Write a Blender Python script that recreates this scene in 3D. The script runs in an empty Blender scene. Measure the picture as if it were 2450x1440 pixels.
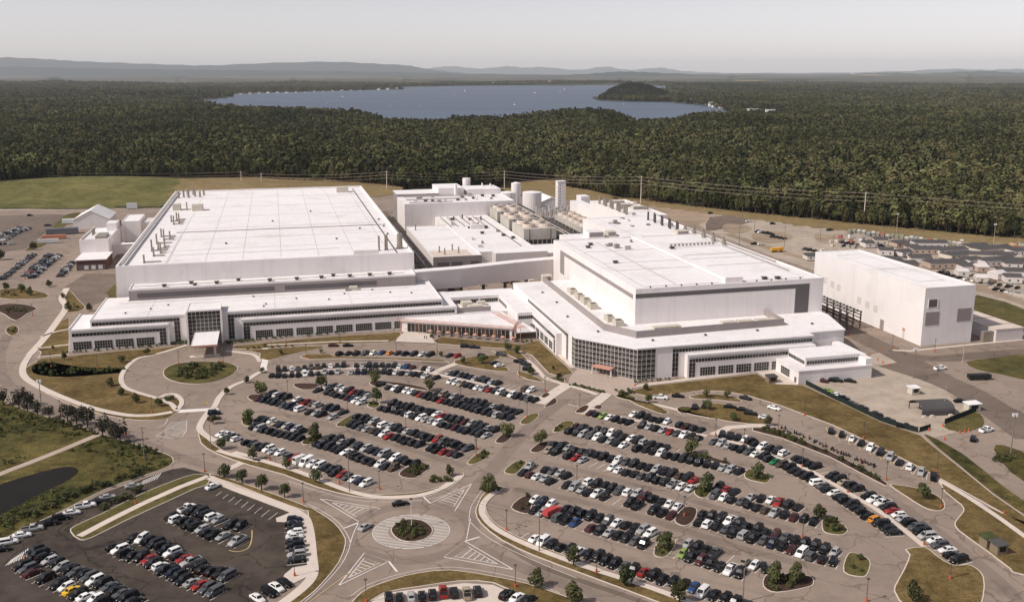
import bpy, math, random
import numpy as np
from mathutils import Vector
random.seed(7); rng = np.random.default_rng(7)
R = math.radians
S = bpy.context.scene
COL = S.collection

# ------------------------------------------------------------------ camera, sky, sun, exposure
EYE = 118.0                       # height of the helicopter above the car parks, m
FOC, HZN = 2400.0, 172.0          # focal length and horizon line of the survey picture (2450 x 1440)
PITCH = math.atan((720 - HZN) / FOC); CP, SP = math.cos(PITCH), math.sin(PITCH)
cd = bpy.data.cameras.new('camera'); cam = bpy.data.objects.new('camera', cd); COL.objects.link(cam)
cd.sensor_width = 36; cd.lens = 36 * FOC / 2450; cd.clip_start = 1; cd.clip_end = 200000
cam.location = (0, 0, EYE); cam.rotation_euler = (math.pi / 2 - PITCH, 0, 0); S.camera = cam

SUN_EL, SUN_AZ = R(45), R(25)     # shadows run to the right and a little away from the camera
to_sun = Vector((-math.cos(SUN_AZ) * math.cos(SUN_EL), -math.sin(SUN_AZ) * math.cos(SUN_EL), math.sin(SUN_EL)))
W = bpy.data.worlds.new('World'); S.world = W; W.use_nodes = True
wn, wl = W.node_tree.nodes, W.node_tree.links
bg = wn['Background']; sky = wn.new('ShaderNodeTexSky'); sky.sky_type = 'NISHITA'; sky.sun_disc = False
sky.sun_elevation = SUN_EL; sky.sun_rotation = math.atan2(to_sun.x, to_sun.y)
sky.altitude = 100; sky.air_density = 1.0; sky.dust_density = 0.4; sky.ozone_density = 0.6
hs = wn.new('ShaderNodeHueSaturation'); hs.inputs['Saturation'].default_value = 0.36
tint = wn.new('ShaderNodeMix'); tint.data_type = 'RGBA'; tint.blend_type = 'MULTIPLY'; tint.inputs['Factor'].default_value = 1; tint.inputs['B'].default_value = (1.03, .972, 1.035, 1)
wl.new(sky.outputs[0], hs.inputs['Color']); wl.new(hs.outputs[0], tint.inputs['A']); wl.new(tint.outputs['Result'], bg.inputs['Color'])
bg.inputs['Strength'].default_value = 0.118
sl = bpy.data.lights.new('sun', 'SUN'); sl.energy = 4.2; sl.angle = R(0.53); sl.color = (1.0, 0.94, 0.86)
sun = bpy.data.objects.new('sun', sl); COL.objects.link(sun); sun.rotation_euler = to_sun.to_track_quat('Z', 'Y').to_euler()
S.view_settings.view_transform = 'Standard'; S.view_settings.look = 'None'
S.view_settings.exposure = 0.0; S.view_settings.gamma = 1.0
S.cycles.max_bounces = 6; S.cycles.diffuse_bounces = 3; S.cycles.volume_bounces = 0

# ------------------------------------------------------------------ survey: picture point -> place on the ground plan
def G(x, y, z=0.0):
    u = (x - 1225) / FOC; v = (y - 720) / FOC
    d = (u, CP - v * SP, -SP - v * CP); t = (z - EYE) / d[2]
    return (d[0] * t, d[1] * t)
AX, AY = R(15.5), R(13.2)         # the two directions the whole plant is laid out on
def U(u, v):                      # plant grid (metres) -> world
    return (u * math.cos(AX) - v * math.sin(AY), 400 + u * math.sin(AX) + v * math.cos(AY))
def catmull(P, closed=True, n=4):
    P = [np.array(p, float) for p in P]; N = len(P); out = []
    rngk = range(N) if closed else range(N - 1)
    for i in rngk:
        if closed: a, b, c, d = P[i - 1], P[i], P[(i + 1) % N], P[(i + 2) % N]
        else: a, b, c, d = P[max(i - 1, 0)], P[i], P[i + 1], P[min(i + 2, N - 1)]
        for k in range(n):
            t = k / n
            out.append(.5 * (2 * b + (c - a) * t + (2 * a - 5 * b + 4 * c - d) * t * t + (3 * b - a - 3 * c + d) * t ** 3))
    if not closed: out.append(P[-1])
    return [tuple(p) for p in out]
def inside(poly, X, Y):
    X = np.asarray(X); Y = np.asarray(Y); r = np.zeros(X.shape, bool); n = len(poly)
    for i in range(n):
        x0, y0 = poly[i]; x1, y1 = poly[(i + 1) % n]
        c = ((y0 > Y) != (y1 > Y)) & (X < (x1 - x0) * (Y - y0) / ((y1 - y0) if y1 != y0 else 1e-9) + x0)
        r ^= c
    return r
def area(P): return sum(P[i - 1][0] * P[i][1] - P[i][0] * P[i - 1][1] for i in range(len(P))) / 2
def ccw(P): return list(P) if area(P) > 0 else list(P)[::-1]
def inset(P, d):
    P = ccw(P); n = len(P); out = []
    for i in range(n):
        a, b, c = np.array(P[i - 1]), np.array(P[i]), np.array(P[(i + 1) % n])
        e1 = b - a; e2 = c - b; e1 = e1 / (np.linalg.norm(e1) + 1e-9); e2 = e2 / (np.linalg.norm(e2) + 1e-9)
        n1 = np.array((-e1[1], e1[0])); n2 = np.array((-e2[1], e2[0])); m = n1 + n2; L = m @ m
        m = m / max(L, .5) * 2 * (.5 if L < 1e-6 else 1)
        out.append(tuple(b + m * d))
    return out

# ------------------------------------------------------------------ materials (all node based)
MATS = {}; AX_ = R(15.5)
def mat(name, col, rough=.8, var=.0, scale=1.0, col2=None, metal=0, spec=.3, bump=0, objrand=0, obj_color=False, coord='Object', detail=4, stretch=None, joints=None, grid=None, cracks=0, streaks=0, fine=0):
    m = bpy.data.materials.new(name); m.use_nodes = True; MATS[name] = m
    nt = m.node_tree; N, L = nt.nodes, nt.links; b = N['Principled BSDF']
    b.inputs['Roughness'].default_value = rough; b.inputs['Metallic'].default_value = metal
    b.inputs['Specular IOR Level'].default_value = spec
    def rgb(c): return (c[0], c[1], c[2], 1)
    out = None
    if obj_color:
        oi = N.new('ShaderNodeObjectInfo'); out = oi.outputs['Color']
    if var or col2:
        geo = N.new('ShaderNodeNewGeometry'); pos = geo.outputs['Position']
        mp = N.new('ShaderNodeMapping'); L.new(pos, mp.inputs[0])
        if stretch: mp.inputs['Scale'].default_value = stretch
        n1 = N.new('ShaderNodeTexNoise'); n1.inputs['Scale'].default_value = scale; n1.inputs['Detail'].default_value = detail
        n1.inputs['Roughness'].default_value = .62; L.new(mp.outputs[0], n1.inputs['Vector'])
        n2 = N.new('ShaderNodeTexNoise'); n2.inputs['Scale'].default_value = scale * .13; n2.inputs['Detail'].default_value = 3; L.new(mp.outputs[0], n2.inputs['Vector'])
        ad = N.new('ShaderNodeMath'); ad.operation = 'ADD'; L.new(n1.outputs['Fac'], ad.inputs[0]); L.new(n2.outputs['Fac'], ad.inputs[1])
        mr = N.new('ShaderNodeMapRange'); mr.inputs['From Min'].default_value = .72; mr.inputs['From Max'].default_value = 1.28; L.new(ad.outputs[0], mr.inputs['Value'])
        mx = N.new('ShaderNodeMix'); mx.data_type = 'RGBA'; L.new(mr.outputs[0], mx.inputs['Factor'])
        c2 = col2 or tuple(min(1, c * (1 + var)) for c in col); c1 = col if col2 else tuple(c * (1 - var) for c in col)
        mx.inputs['A'].default_value = rgb(c1); mx.inputs['B'].default_value = rgb(c2); out = mx.outputs['Result']
    def darken(fac_out, amount):
        nonlocal out
        mx_ = N.new('ShaderNodeMix'); mx_.data_type = 'RGBA'; mx_.blend_type = 'MULTIPLY'; mx_.inputs['B'].default_value = (1 - amount, 1 - amount * 1.05, 1 - amount * 1.1, 1)
        if out: L.new(out, mx_.inputs['A'])
        else: mx_.inputs['A'].default_value = rgb(col)
        L.new(fac_out, mx_.inputs['Factor']); out = mx_.outputs['Result']
    def node(t, op, *a):
        n_ = N.new(t); n_.operation = op
        for i_, v_ in enumerate(a):
            if v_ is None: continue
            (L.new(v_, n_.inputs[i_]) if hasattr(v_, 'is_linked') else setattr(n_.inputs[i_], 'default_value', v_))
        return n_.outputs['Value'] if 'Value' in n_.outputs else n_.outputs[0]
    def P0(): return N.new('ShaderNodeNewGeometry').outputs['Position']
    def line(direction, pitch, width):                         # thin joints across a direction
        dt = node('ShaderNodeVectorMath', 'DOT_PRODUCT', P0(), direction); fr = node('ShaderNodeMath', 'FRACT', node('ShaderNodeMath', 'DIVIDE', dt, pitch)); return node('ShaderNodeMath', 'LESS_THAN', fr, width / pitch)
    if joints: darken(line((0, 0, 1), joints[0], joints[1]), joints[2])
    if grid:
        darken(line((math.cos(AX_), math.sin(AX_), 0), grid[0], .14), grid[1]); darken(line((-math.sin(AX_), math.cos(AX_), 0), grid[0] * 4, .14), grid[1])
    def blotch(sc_, stretch_, lo, hi, amount, dt_=5):
        mp_ = N.new('ShaderNodeMapping'); mp_.inputs['Scale'].default_value = stretch_; L.new(P0(), mp_.inputs[0]); nz = N.new('ShaderNodeTexNoise'); nz.inputs['Scale'].default_value = sc_; nz.inputs['Detail'].default_value = dt_; nz.inputs['Roughness'].default_value = .65; L.new(mp_.outputs[0], nz.inputs['Vector'])
        mr_ = N.new('ShaderNodeMapRange'); mr_.inputs['From Min'].default_value = lo; mr_.inputs['From Max'].default_value = hi; L.new(nz.outputs['Fac'], mr_.inputs['Value']); darken(mr_.outputs[0], amount)
    if streaks: blotch(.35, (1, 1, .06), .5, .78, streaks); blotch(.05, (1, 1, 1), .5, .75, streaks)
    if cracks:
        vo = N.new('ShaderNodeTexVoronoi'); vo.feature = 'DISTANCE_TO_EDGE'; vo.inputs['Scale'].default_value = .055
        wn_ = N.new('ShaderNodeTexNoise'); wn_.inputs['Scale'].default_value = .12; wn_.inputs['Detail'].default_value = 3; L.new(P0(), wn_.inputs['Vector']); mm = N.new('ShaderNodeVectorMath'); mm.operation = 'MULTIPLY_ADD'; L.new(wn_.outputs['Color'], mm.inputs[0]); mm.inputs[1].default_value = (14, 14, 0); L.new(P0(), mm.inputs[2]); L.new(mm.outputs[0], vo.inputs['Vector'])
        darken(node('ShaderNodeMath', 'LESS_THAN', vo.outputs['Distance'], .012), cracks)
        blotch(.09, (1, 1, 1), .52, .70, cracks * .7); blotch(.9, (1, 1, 1), .60, .72, cracks * .5); blotch(.018, (1, 1, 1), .45, .70, cracks * .6)
    if fine: blotch(2.2, (1, 1, 1), .42, .66, fine, 2); blotch(.16, (1, 1, 1), .46, .68, fine)
    if objrand:
        oi = N.new('ShaderNodeObjectInfo'); h = N.new('ShaderNodeHueSaturation')
        if out: L.new(out, h.inputs['Color'])
        else: h.inputs['Color'].default_value = rgb(col)
        a = N.new('ShaderNodeMapRange'); a.inputs['To Min'].default_value = 1 - objrand; a.inputs['To Max'].default_value = 1 + objrand
        L.new(oi.outputs['Random'], a.inputs['Value']); L.new(a.outputs[0], h.inputs['Value'])
        a2 = N.new('ShaderNodeMath'); a2.operation = 'MULTIPLY_ADD'; a2.inputs[1].default_value = .05; a2.inputs[2].default_value = .475
        q = N.new('ShaderNodeMath'); q.operation = 'FRACT'; q2 = N.new('ShaderNodeMath'); q2.operation = 'MULTIPLY'; q2.inputs[1].default_value = 7.31
        L.new(oi.outputs['Random'], q2.inputs[0]); L.new(q2.outputs[0], q.inputs[0]); L.new(q.outputs[0], a2.inputs[0]); L.new(a2.outputs[0], h.inputs['Hue'])
        out = h.outputs['Color']
    if out: L.new(out, b.inputs['Base Color'])
    else: b.inputs['Base Color'].default_value = rgb(col)
    if bump:
        nb = N.new('ShaderNodeTexNoise'); nb.inputs['Scale'].default_value = scale * 2; nb.inputs['Detail'].default_value = 3
        g2 = N.new('ShaderNodeNewGeometry'); L.new(g2.outputs['Position'], nb.inputs['Vector'])
        bp = N.new('ShaderNodeBump'); bp.inputs['Strength'].default_value = bump; bp.inputs['Distance'].default_value = .3
        L.new(nb.outputs['Fac'], bp.inputs['Height']); L.new(bp.outputs[0], b.inputs['Normal'])
    return m
mat('asphalt', (.278, .214, .170), .85, .10, .30, spec=.2, cracks=.30)
mat('asphalt_dark', (.064, .049, .038), .85, .42, .22, spec=.2, cracks=.42)
mat('asphalt_road', (.165, .125, .098), .85, .16, .08, spec=.2, cracks=.3)
mat('gravel', (.42, .345, .275), .95, .16, .12, spec=.1, fine=.22)
mat('dirt', (.30, .225, .16), .95, .25, .08, spec=.1)
mat('concrete', (.58, .49, .42), .85, .08, .5, spec=.2)
mat('concrete_old', (.42, .33, .27), .85, .12, .5, spec=.2)
mat('paint_white', (.70, .65, .60), .7, .12, 2, spec=.2)
mat('paint_yellow', (.55, .42, .20), .7, .1, 2, spec=.2)
mat('grass_dry', (.105, .070, .024), .95, 0, .45, col2=(.225, .158, .066), spec=.1, fine=.38, joints=None)
mat('grass_green', (.060, .058, .018), .95, 0, .18, col2=(.165, .135, .050), spec=.1, fine=.4)
mat('grass_wild', (.030, .036, .010), .95, 0, .22, col2=(.17, .135, .045), spec=.1, fine=.5)
mat('grass_tan', (.21, .15, .07), .95, 0, .05, col2=(.30, .22, .11), spec=.1, fine=.3)
mat('mulch', (.055, .033, .024), .95, .3, 1.2, spec=.1)
mat('forest_floor', (.020, .024, .014), .95, 0, .0035, col2=(.115, .110, .075), spec=.05, detail=6)
mat('water', (.060, .084, .122), .42, .26, .005, spec=.16, stretch=(.12, 1, 1), detail=6)
mat('pond_water', (.013, .011, .009), .5, .3, .06, spec=.05)
mat('grass_mound', (.075, .082, .024), .95, 0, .05, col2=(.205, .180, .066), spec=.1, fine=.35)
mat('asphalt_worn', (.225, .172, .138), .8, .10, .20, spec=.25, cracks=.30)
mat('roof', (.765, .722, .703), .75, .03, .06, spec=.2, grid=(3.2, .06), streaks=.16)
mat('wall', (.775, .722, .697), .6, .02, .15, spec=.3, joints=(1.3, .11, .08), streaks=.12)
mat('wall_grey', (.29, .25, .24), .6, .05, .2, spec=.3, joints=(1.1, .1, .15), streaks=.15)
mat('wall_dark', (.115, .10, .10), .6, .05, .2, spec=.3)
mat('wall_light', (.60, .545, .52), .6, .04, .2, spec=.3)
mat('tower_grey', (.46, .42, .37), .7, .10, .4, spec=.3, streaks=.25)
mat('beige', (.54, .48, .40), .7, .08, .4, spec=.3)
mat('seam', (.36, .34, .33), .8)
mat('metal', (.30, .255, .21), .5, .15, .5, metal=.3)
mat('metal_dark', (.085, .075, .070), .6, .2, .6, metal=.2)
mat('pipe', (.50, .46, .42), .45, .12, .5, metal=.3)
mat('glass', (.008, .008, .009), .10, 0, 1.1, col2=(.055, .048, .042), spec=.45)
mat('glass_pane', (.042, .034, .027), .14, spec=.45, objrand=.5)
mat('frame_white', (.62, .59, .57), .6)
mat('orange', (.50, .10, .035), .6)
mat('orange_trim', (.52, .27, .20), .6)
mat('brick', (.10, .045, .035), .9, .2, .8)
mat('trailer_roof', (.075, .068, .066), .8, .15, .5)
mat('fence_screen', (.010, .017, .014), .9)
mat('wood', (.20, .15, .10), .8)
mat('pole_wood', (.19, .16, .13), .9)
mat('bark', (.055, .040, .030), .95)
mat('leaf', (.040, .048, .016), .85, 0, .6, col2=(.125, .130, .048), spec=.15, objrand=.22)
mat('leaf_dark', (.026, .032, .013), .9, 0, .5, col2=(.092, .094, .038), spec=.12, objrand=.2)
mat('leaf_red', (.022, .022, .014), .9, 0, .4, col2=(.056, .054, .036), spec=.12, objrand=.2)
mat('leaf_forest', (.024, .029, .010), .9, 0, .0075, col2=(.138, .128, .054), spec=.06, objrand=.48)
mat('leaf_pine', (.012, .018, .009), .9, 0, .012, col2=(.050, .058, .030), spec=.06, objrand=.4)
mat('leaf_shrub', (.028, .036, .012), .9, 0, .5, col2=(.095, .098, .030), spec=.12, objrand=.25)
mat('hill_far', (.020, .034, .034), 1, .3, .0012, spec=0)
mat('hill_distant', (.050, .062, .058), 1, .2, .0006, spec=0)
mat('car_paint', (.5, .5, .5), .27, spec=.26, obj_color=True)
mat('car_glass', (.012, .013, .015), .06, spec=.6)
mat('tyre', (.014, .013, .013), .8)
mat('rim', (.35, .34, .33), .4, metal=.6)
mat('lamp_clear', (.7, .68, .64), .15, spec=.6)
mat('lamp_red', (.28, .015, .012), .25, spec=.5)
mat('black_trim', (.015, .014, .014), .6)
mat('chrome', (.4, .38, .36), .25, metal=.9)
mat('coloured', (.5, .5, .5), .7, obj_color=True)

# ------------------------------------------------------------------ mesh building
class MB:
    def __init__(s): s.v = []; s.f = []; s.m = []; s.k = 0
    def face(s, pts, mi=None):
        i = len(s.v); s.v += [tuple(p) for p in pts]; s.f.append(tuple(range(i, i + len(pts)))); s.m.append(s.k if mi is None else mi); return s
    def hexa(s, P):                                     # 8 corners: bottom ring, top ring (counter-clockwise from above)
        i = len(s.v); s.v += [tuple(p) for p in P]
        for q in ((3, 2, 1, 0), (4, 5, 6, 7), (0, 1, 5, 4), (1, 2, 6, 5), (2, 3, 7, 6), (3, 0, 4, 7)):
            s.f.append(tuple(i + a for a in q)); s.m.append(s.k)
        return s
    def box(s, x0, x1, y0, y1, z0, z1):
        return s.hexa([(x0, y0, z0), (x1, y0, z0), (x1, y1, z0), (x0, y1, z0), (x0, y0, z1), (x1, y0, z1), (x1, y1, z1), (x0, y1, z1)])
    def ubox(s, u0, u1, v0, v1, z0, z1):                # box on the plant grid
        c = [U(u0, v0), U(u1, v0), U(u1, v1), U(u0, v1)]
        return s.hexa([(*p, z0) for p in c] + [(*p, z1) for p in c])
    def prism(s, poly, z0, z1, bottom=False):
        P = ccw(poly); n = len(P); i = len(s.v)
        s.v += [(x, y, z0) for x, y in P] + [(x, y, z1) for x, y in P]
        s.f.append(tuple(range(i + n, i + 2 * n))); s.m.append(s.k)
        for a in range(n):
            b = (a + 1) % n; s.f.append((i + a, i + b, i + n + b, i + n + a)); s.m.append(s.k)
        if bottom: s.f.append(tuple(range(i + n - 1, i - 1, -1))); s.m.append(s.k)
        return s
    def bar(s, a, b, w, h=None):                        # rectangular bar between two points
        a, b = Vector(a), Vector(b); d = (b - a).normalized(); h = h or w
        side = d.cross(Vector((0, 0, 1)))
        side = Vector((1, 0, 0)) if side.length < 1e-4 else side.normalized(); up = side.cross(d)
        s1, u1 = side * w / 2, up * h / 2
        return s.hexa([a - s1 - u1, a + s1 - u1, b + s1 - u1, b - s1 - u1, a - s1 + u1, a + s1 + u1, b + s1 + u1, b - s1 + u1])
    def tube(s, a, b, r0, r1=None, n=8, cap=True):
        a, b = Vector(a), Vector(b); r1 = r0 if r1 is None else r1; d = (b - a).normalized()
        x = d.orthogonal().normalized(); y = d.cross(x); i = len(s.v)
        for c, r in ((a, r0), (b, r1)):
            for k in range(n):
                t = 2 * math.pi * k / n; s.v.append(tuple(c + x * (r * math.cos(t)) + y * (r * math.sin(t))))
        for k in range(n):
            l = (k + 1) % n; s.f.append((i + k, i + l, i + n + l, i + n + k)); s.m.append(s.k)
        if cap:
            s.f.append(tuple(range(i + n, i + 2 * n))); s.m.append(s.k); s.f.append(tuple(range(i + n - 1, i - 1, -1))); s.m.append(s.k)
        return s
    def ribbon(s, pts, w, z, thick=0):
        P = [np.array(p[:2], float) for p in pts]; n = len(P); Lf, Rt = [], []
        for i in range(n):
            t = P[min(i + 1, n - 1)] - P[max(i - 1, 0)]; t = t / (np.linalg.norm(t) + 1e-9); q = np.array((-t[1], t[0])) * w / 2
            Lf.append(P[i] + q); Rt.append(P[i] - q)
        for i in range(n - 1):
            if thick: s.hexa([(*Rt[i], z - thick), (*Rt[i + 1], z - thick), (*Lf[i + 1], z - thick), (*Lf[i], z - thick), (*Rt[i], z), (*Rt[i + 1], z), (*Lf[i + 1], z), (*Lf[i], z)])
            else: s.face([(*Rt[i], z), (*Rt[i + 1], z), (*Lf[i + 1], z), (*Lf[i], z)])
        return s
    def mesh(s, name, mats, smooth=False):
        me = bpy.data.meshes.new(name); me.from_pydata(s.v, [], s.f)
        for m in ([mats] if isinstance(mats, str) else mats): me.materials.append(MATS[m])
        if any(s.m): me.polygons.foreach_set('material_index', s.m)
        if smooth: me.polygons.foreach_set('use_smooth', [True] * len(s.f))
        me.update(); return me
    def obj(s, name, mats, parent=None, smooth=False): return link(name, s.mesh(name, mats, smooth), parent)
def link(name, me, parent=None, loc=None, rz=0):
    o = bpy.data.objects.new(name, me); COL.objects.link(o)
    if parent is not None: o.parent = parent
    if loc is not None: o.location = loc
    if rz: o.rotation_euler = (0, 0, rz)
    return o
def tag(o, label=None, cat=None, group=None, kind=None):
    if label: o['label'] = label
    if cat: o['category'] = cat
    if group: o['group'] = group
    if kind: o['kind'] = kind
    return o
def thing(name, label, cat, loc=(0, 0, 0), rz=0, group=None):
    o = bpy.data.objects.new(name, None); COL.objects.link(o); o.location = loc; o.rotation_euler = (0, 0, rz); o.empty_display_size = .1
    return tag(o, label, cat, group)
def struct(o, label, cat): return tag(o, label, cat, kind='structure')
UNITS = 'first second third fourth fifth sixth seventh eighth ninth tenth eleventh twelfth thirteenth fourteenth fifteenth sixteenth seventeenth eighteenth nineteenth'.split()
def ordn(n):
    if n < 20: return UNITS[n - 1]
    t, u = divmod(n, 10); T = ['', '', 'twent', 'thirt', 'fort', 'fift', 'sixt', 'sevent']
    return T[t] + 'ieth' if u == 0 else T[t] + 'y-' + UNITS[u - 1]

# ------------------------------------------------------------------ terrain, lake, hills
LAKE = [G(x, y) for x, y in [(430, 244), (500, 252), (560, 262), (585, 277), (700, 279), (870, 276), (925, 306), (1060, 306), (1085, 292), (1180, 299), (1300, 288), (1450, 288),
        (1530, 311), (1610, 309), (1625, 292), (1745, 288), (1752, 268), (1690, 253), (1600, 245), (1500, 243), (1428, 240), (1432, 234), (1500, 226), (1590, 216), (1600, 207), (1520, 203), (1400, 204), (1200, 205),
        (1080, 206), (960, 209), (950, 214), (840, 217), (700, 221), (545, 226), (562, 232), (500, 238)]]
def hills(x, y):
    """terrain relief beyond the plant"""
    d = np.hypot(x, y); h = 0 * d
    ramp = np.clip((d - 1300) / 1200, 0, 1)
    h = h + ramp * (4 * np.sin(x / 310 + 1) * np.cos(y / 270) + 3 * np.sin(x / 140 + y / 190))
    far = np.clip((d - 5000) / 5000, 0, 1)
    h = h + far * (14 * np.sin(x / 900 + .7) * np.cos(y / 1400) + 8 * np.sin(x / 400 + y / 800))
    cx, cy = G(1522, 237)                                    # wooded hill on the lake shore
    h = h + 58 * np.exp(-(np.abs(x - cx - 2) / 128) ** 2.6 - (np.abs(y - cy - 60) / 230) ** 2.6)
    rx = np.clip((x - 2500) / 6000, 0, 1) * np.clip((d - 8000) / 9000, 0, 1)      # rising country on the right
    h = h + rx * 45
    for bx, by, bh, bw in ((740, 288, 11, 150), (860, 290, 9, 60), (1380, 300, 11, 120), (1480, 300, 9, 50), (1690, 300, 10, 60), (1130, 304, 8, 50), (300, 300, 8, 260), (2000, 300, 10, 300), (2300, 330, 12, 200), (1800, 360, 9, 160), (500, 340, 9, 160), (1000, 350, 8, 150)):
        qx, qy = G(bx, by); h = h + bh * np.exp(-((x - qx) / bw) ** 2 - ((y - qy) / (bw * 1.1)) ** 2)
    mx, my = G(235, 455); h = h + 13 * np.exp(-((x - mx) / 150) ** 2 - ((y - my) / 75) ** 2)       # grassy mound
    return h
LK = np.array(LAKE)
def lake_near(x, y):
    ins = inside(LAKE, x, y); dmin = np.full(np.shape(x), 1e9)
    for i in range(len(LK)):
        a, b = LK[i - 1], LK[i]; ab = b - a; t = np.clip(((x - a[0]) * ab[0] + (y - a[1]) * ab[1]) / (ab @ ab), 0, 1)
        dmin = np.minimum(dmin, np.hypot(x - a[0] - t * ab[0], y - a[1] - t * ab[1]))
    return np.where(ins, 0, dmin)
def ground_z(x, y):
    x = np.asarray(x, float); y = np.asarray(y, float); h = hills(x, y)
    return h * np.clip(lake_near(x, y) / 45, 0, 1) - .3
# polar grid reaching past the horizon
ang = np.linspace(R(-180), R(180), 241)
ang = np.unique(np.concatenate([np.linspace(R(-180), R(180), 61), np.linspace(R(50), R(130), 161)]))
rad = np.concatenate([[20, 150, 350, 550], np.linspace(650, 1400, 26), np.linspace(1450, 4200, 46), np.geomspace(4400, 26000, 44), [40000, 60000]])
AA, RR = np.meshgrid(ang, rad); XX = RR * np.cos(AA); YY = RR * np.sin(AA); ZZ = ground_z(XX, YY)
n_a = len(ang); V = np.stack([XX, YY, ZZ], -1).reshape(-1, 3).tolist()
Fq = [(r * n_a + a, r * n_a + a + 1, (r + 1) * n_a + a + 1, (r + 1) * n_a + a)[::-1] for r in range(len(rad) - 1) for a in range(n_a - 1)]
V.append((0, 0, -.3)); c0 = len(V) - 1; Fq += [(a + 1, a, c0)[::-1] for a in range(n_a - 1)]
me = bpy.data.meshes.new('terrain'); me.from_pydata(V, [], [f[::-1] for f in Fq]); me.materials.append(MATS['forest_floor']); me.update()
me.polygons.foreach_set('use_smooth', [True] * len(me.polygons))
struct(link('terrain', me), 'dark wooded country stretching out to the horizon', 'terrain')
m = MB(); m.face([(x, y, -.12) for x, y in ccw(LAKE)])
struct(m.obj('lake', 'water'), 'broad blue lake between wooded shores', 'lake')
def ridge(name, label, D, prof, depth, material):
    """a long hill: crest line given as (picture x, picture y), standing D metres away"""
    m = MB(); P = catmull(prof, False, 6); f, c, bk = [], [], []
    for i, (x, y) in enumerate(P):
        X = (x - 1225) / FOC * D; z = max(EYE - (y - HZN) / FOC * D * 1.02, -1) + 6 * math.sin(i * 1.7) * D / 20000
        f.append((X * .95, D - depth, -2)); c.append((X, D, z)); bk.append((X * 1.05, D + depth, -2))
    for i in range(len(P) - 1):
        m.face([f[i], f[i + 1], c[i + 1], c[i]]); m.face([c[i], c[i + 1], bk[i + 1], bk[i]])
    struct(m.obj(name, material, smooth=True), label, 'hills')
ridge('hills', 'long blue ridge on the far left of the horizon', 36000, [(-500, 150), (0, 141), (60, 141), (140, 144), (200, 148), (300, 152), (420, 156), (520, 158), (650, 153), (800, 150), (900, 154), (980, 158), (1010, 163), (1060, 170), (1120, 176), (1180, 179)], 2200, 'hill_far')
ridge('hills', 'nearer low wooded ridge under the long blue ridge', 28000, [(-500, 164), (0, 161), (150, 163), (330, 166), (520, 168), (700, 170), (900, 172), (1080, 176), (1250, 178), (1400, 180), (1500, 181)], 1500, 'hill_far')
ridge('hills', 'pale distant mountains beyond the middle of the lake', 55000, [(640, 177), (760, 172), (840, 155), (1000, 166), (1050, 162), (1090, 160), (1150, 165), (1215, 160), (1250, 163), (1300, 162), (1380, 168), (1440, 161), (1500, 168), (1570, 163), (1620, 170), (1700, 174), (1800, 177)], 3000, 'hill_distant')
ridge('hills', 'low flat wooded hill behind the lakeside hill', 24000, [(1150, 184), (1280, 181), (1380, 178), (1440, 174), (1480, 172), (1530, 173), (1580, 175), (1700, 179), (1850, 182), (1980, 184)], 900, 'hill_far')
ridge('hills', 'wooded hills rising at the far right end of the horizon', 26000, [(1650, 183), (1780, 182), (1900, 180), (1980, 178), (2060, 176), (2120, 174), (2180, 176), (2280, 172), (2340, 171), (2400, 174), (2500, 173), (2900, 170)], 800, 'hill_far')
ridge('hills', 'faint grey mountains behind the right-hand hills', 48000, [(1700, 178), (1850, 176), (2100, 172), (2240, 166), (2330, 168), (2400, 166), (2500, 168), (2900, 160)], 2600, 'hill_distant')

# ------------------------------------------------------------------ the plant's ground
def px(P, z=0): return [G(x, y, z) for x, y in P]
def sheet(name, P, z, material, label, cat, smooth=0):
    W_ = px(P); W_ = catmull(W_, True, smooth) if smooth else W_
    m = MB(); m.face([(x, y, z) for x, y in ccw(W_)])
    return struct(m.obj(name, material), label, cat)
SITE = [(-500, 503), (300, 499), (560, 474), (950, 458), (1480, 478), (1600, 490), (1720, 505), (2000, 545), (2450, 588), (3000, 640), (3000, 1700), (-600, 1700)]
m = MB(); m.prism(px(SITE), -1.0, 0.0)
struct(m.obj('pavement', 'asphalt'), 'sun-bleached asphalt of the plant roads and car parks', 'pavement')
SITE_W = px(SITE)
def meadow(name, P, material, label):
    W_ = catmull(px(P), True, 4); xs = np.array(W_); cx, cy = xs.mean(0); m = MB()
    # triangulated patch draped over the terrain relief
    x0, y0 = xs.min(0); x1, y1 = xs.max(0); nx, ny = 60, 30; gx = np.linspace(x0, x1, nx); gy = np.linspace(y0, y1, ny)
    GX, GY = np.meshgrid(gx, gy); GZ = ground_z(GX, GY) + .45; mid = inside(W_, GX, GY)
    for j in range(ny - 1):
        for i in range(nx - 1):
            if mid[j:j + 2, i:i + 2].any(): m.face([(GX[j + b, i + a], GY[j + b, i + a], GZ[j + b, i + a]) for a, b in ((0, 0), (1, 0), (1, 1), (0, 1))])
    return struct(m.obj(name, material), label, 'meadow')
MEADOWS = [([(-400, 510), (0, 498), (300, 496), (420, 488), (440, 462), (470, 440), (420, 431), (250, 432), (120, 438), (0, 450), (-200, 462), (-500, 480)], 'grass_mound', 'green grassy mound behind the left parking lots'),
           ([(420, 480), (440, 455), (430, 430), (520, 426), (600, 424), (760, 430), (900, 440), (960, 452), (900, 470), (600, 475)], 'grass_tan', 'tan dry meadow behind the long roof of the left factory'),
           ([(1200, 450), (1215, 436), (1280, 430), (1335, 431), (1350, 446), (1420, 458), (1480, 476), (1400, 480), (1280, 470)], 'grass_tan', 'tan clearing in the trees behind the tank farm'),
           ([(1480, 482), (1500, 472), (1640, 492), (1760, 506), (2070, 538), (2300, 560), (2500, 578), (2700, 600), (2700, 612), (2450, 590), (2000, 548), (1700, 508)], 'grass_tan', 'grassy verge between the yard road and the right-hand forest')]
for P, mt, lb in MEADOWS: meadow('meadow', P, mt, lb)

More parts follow.
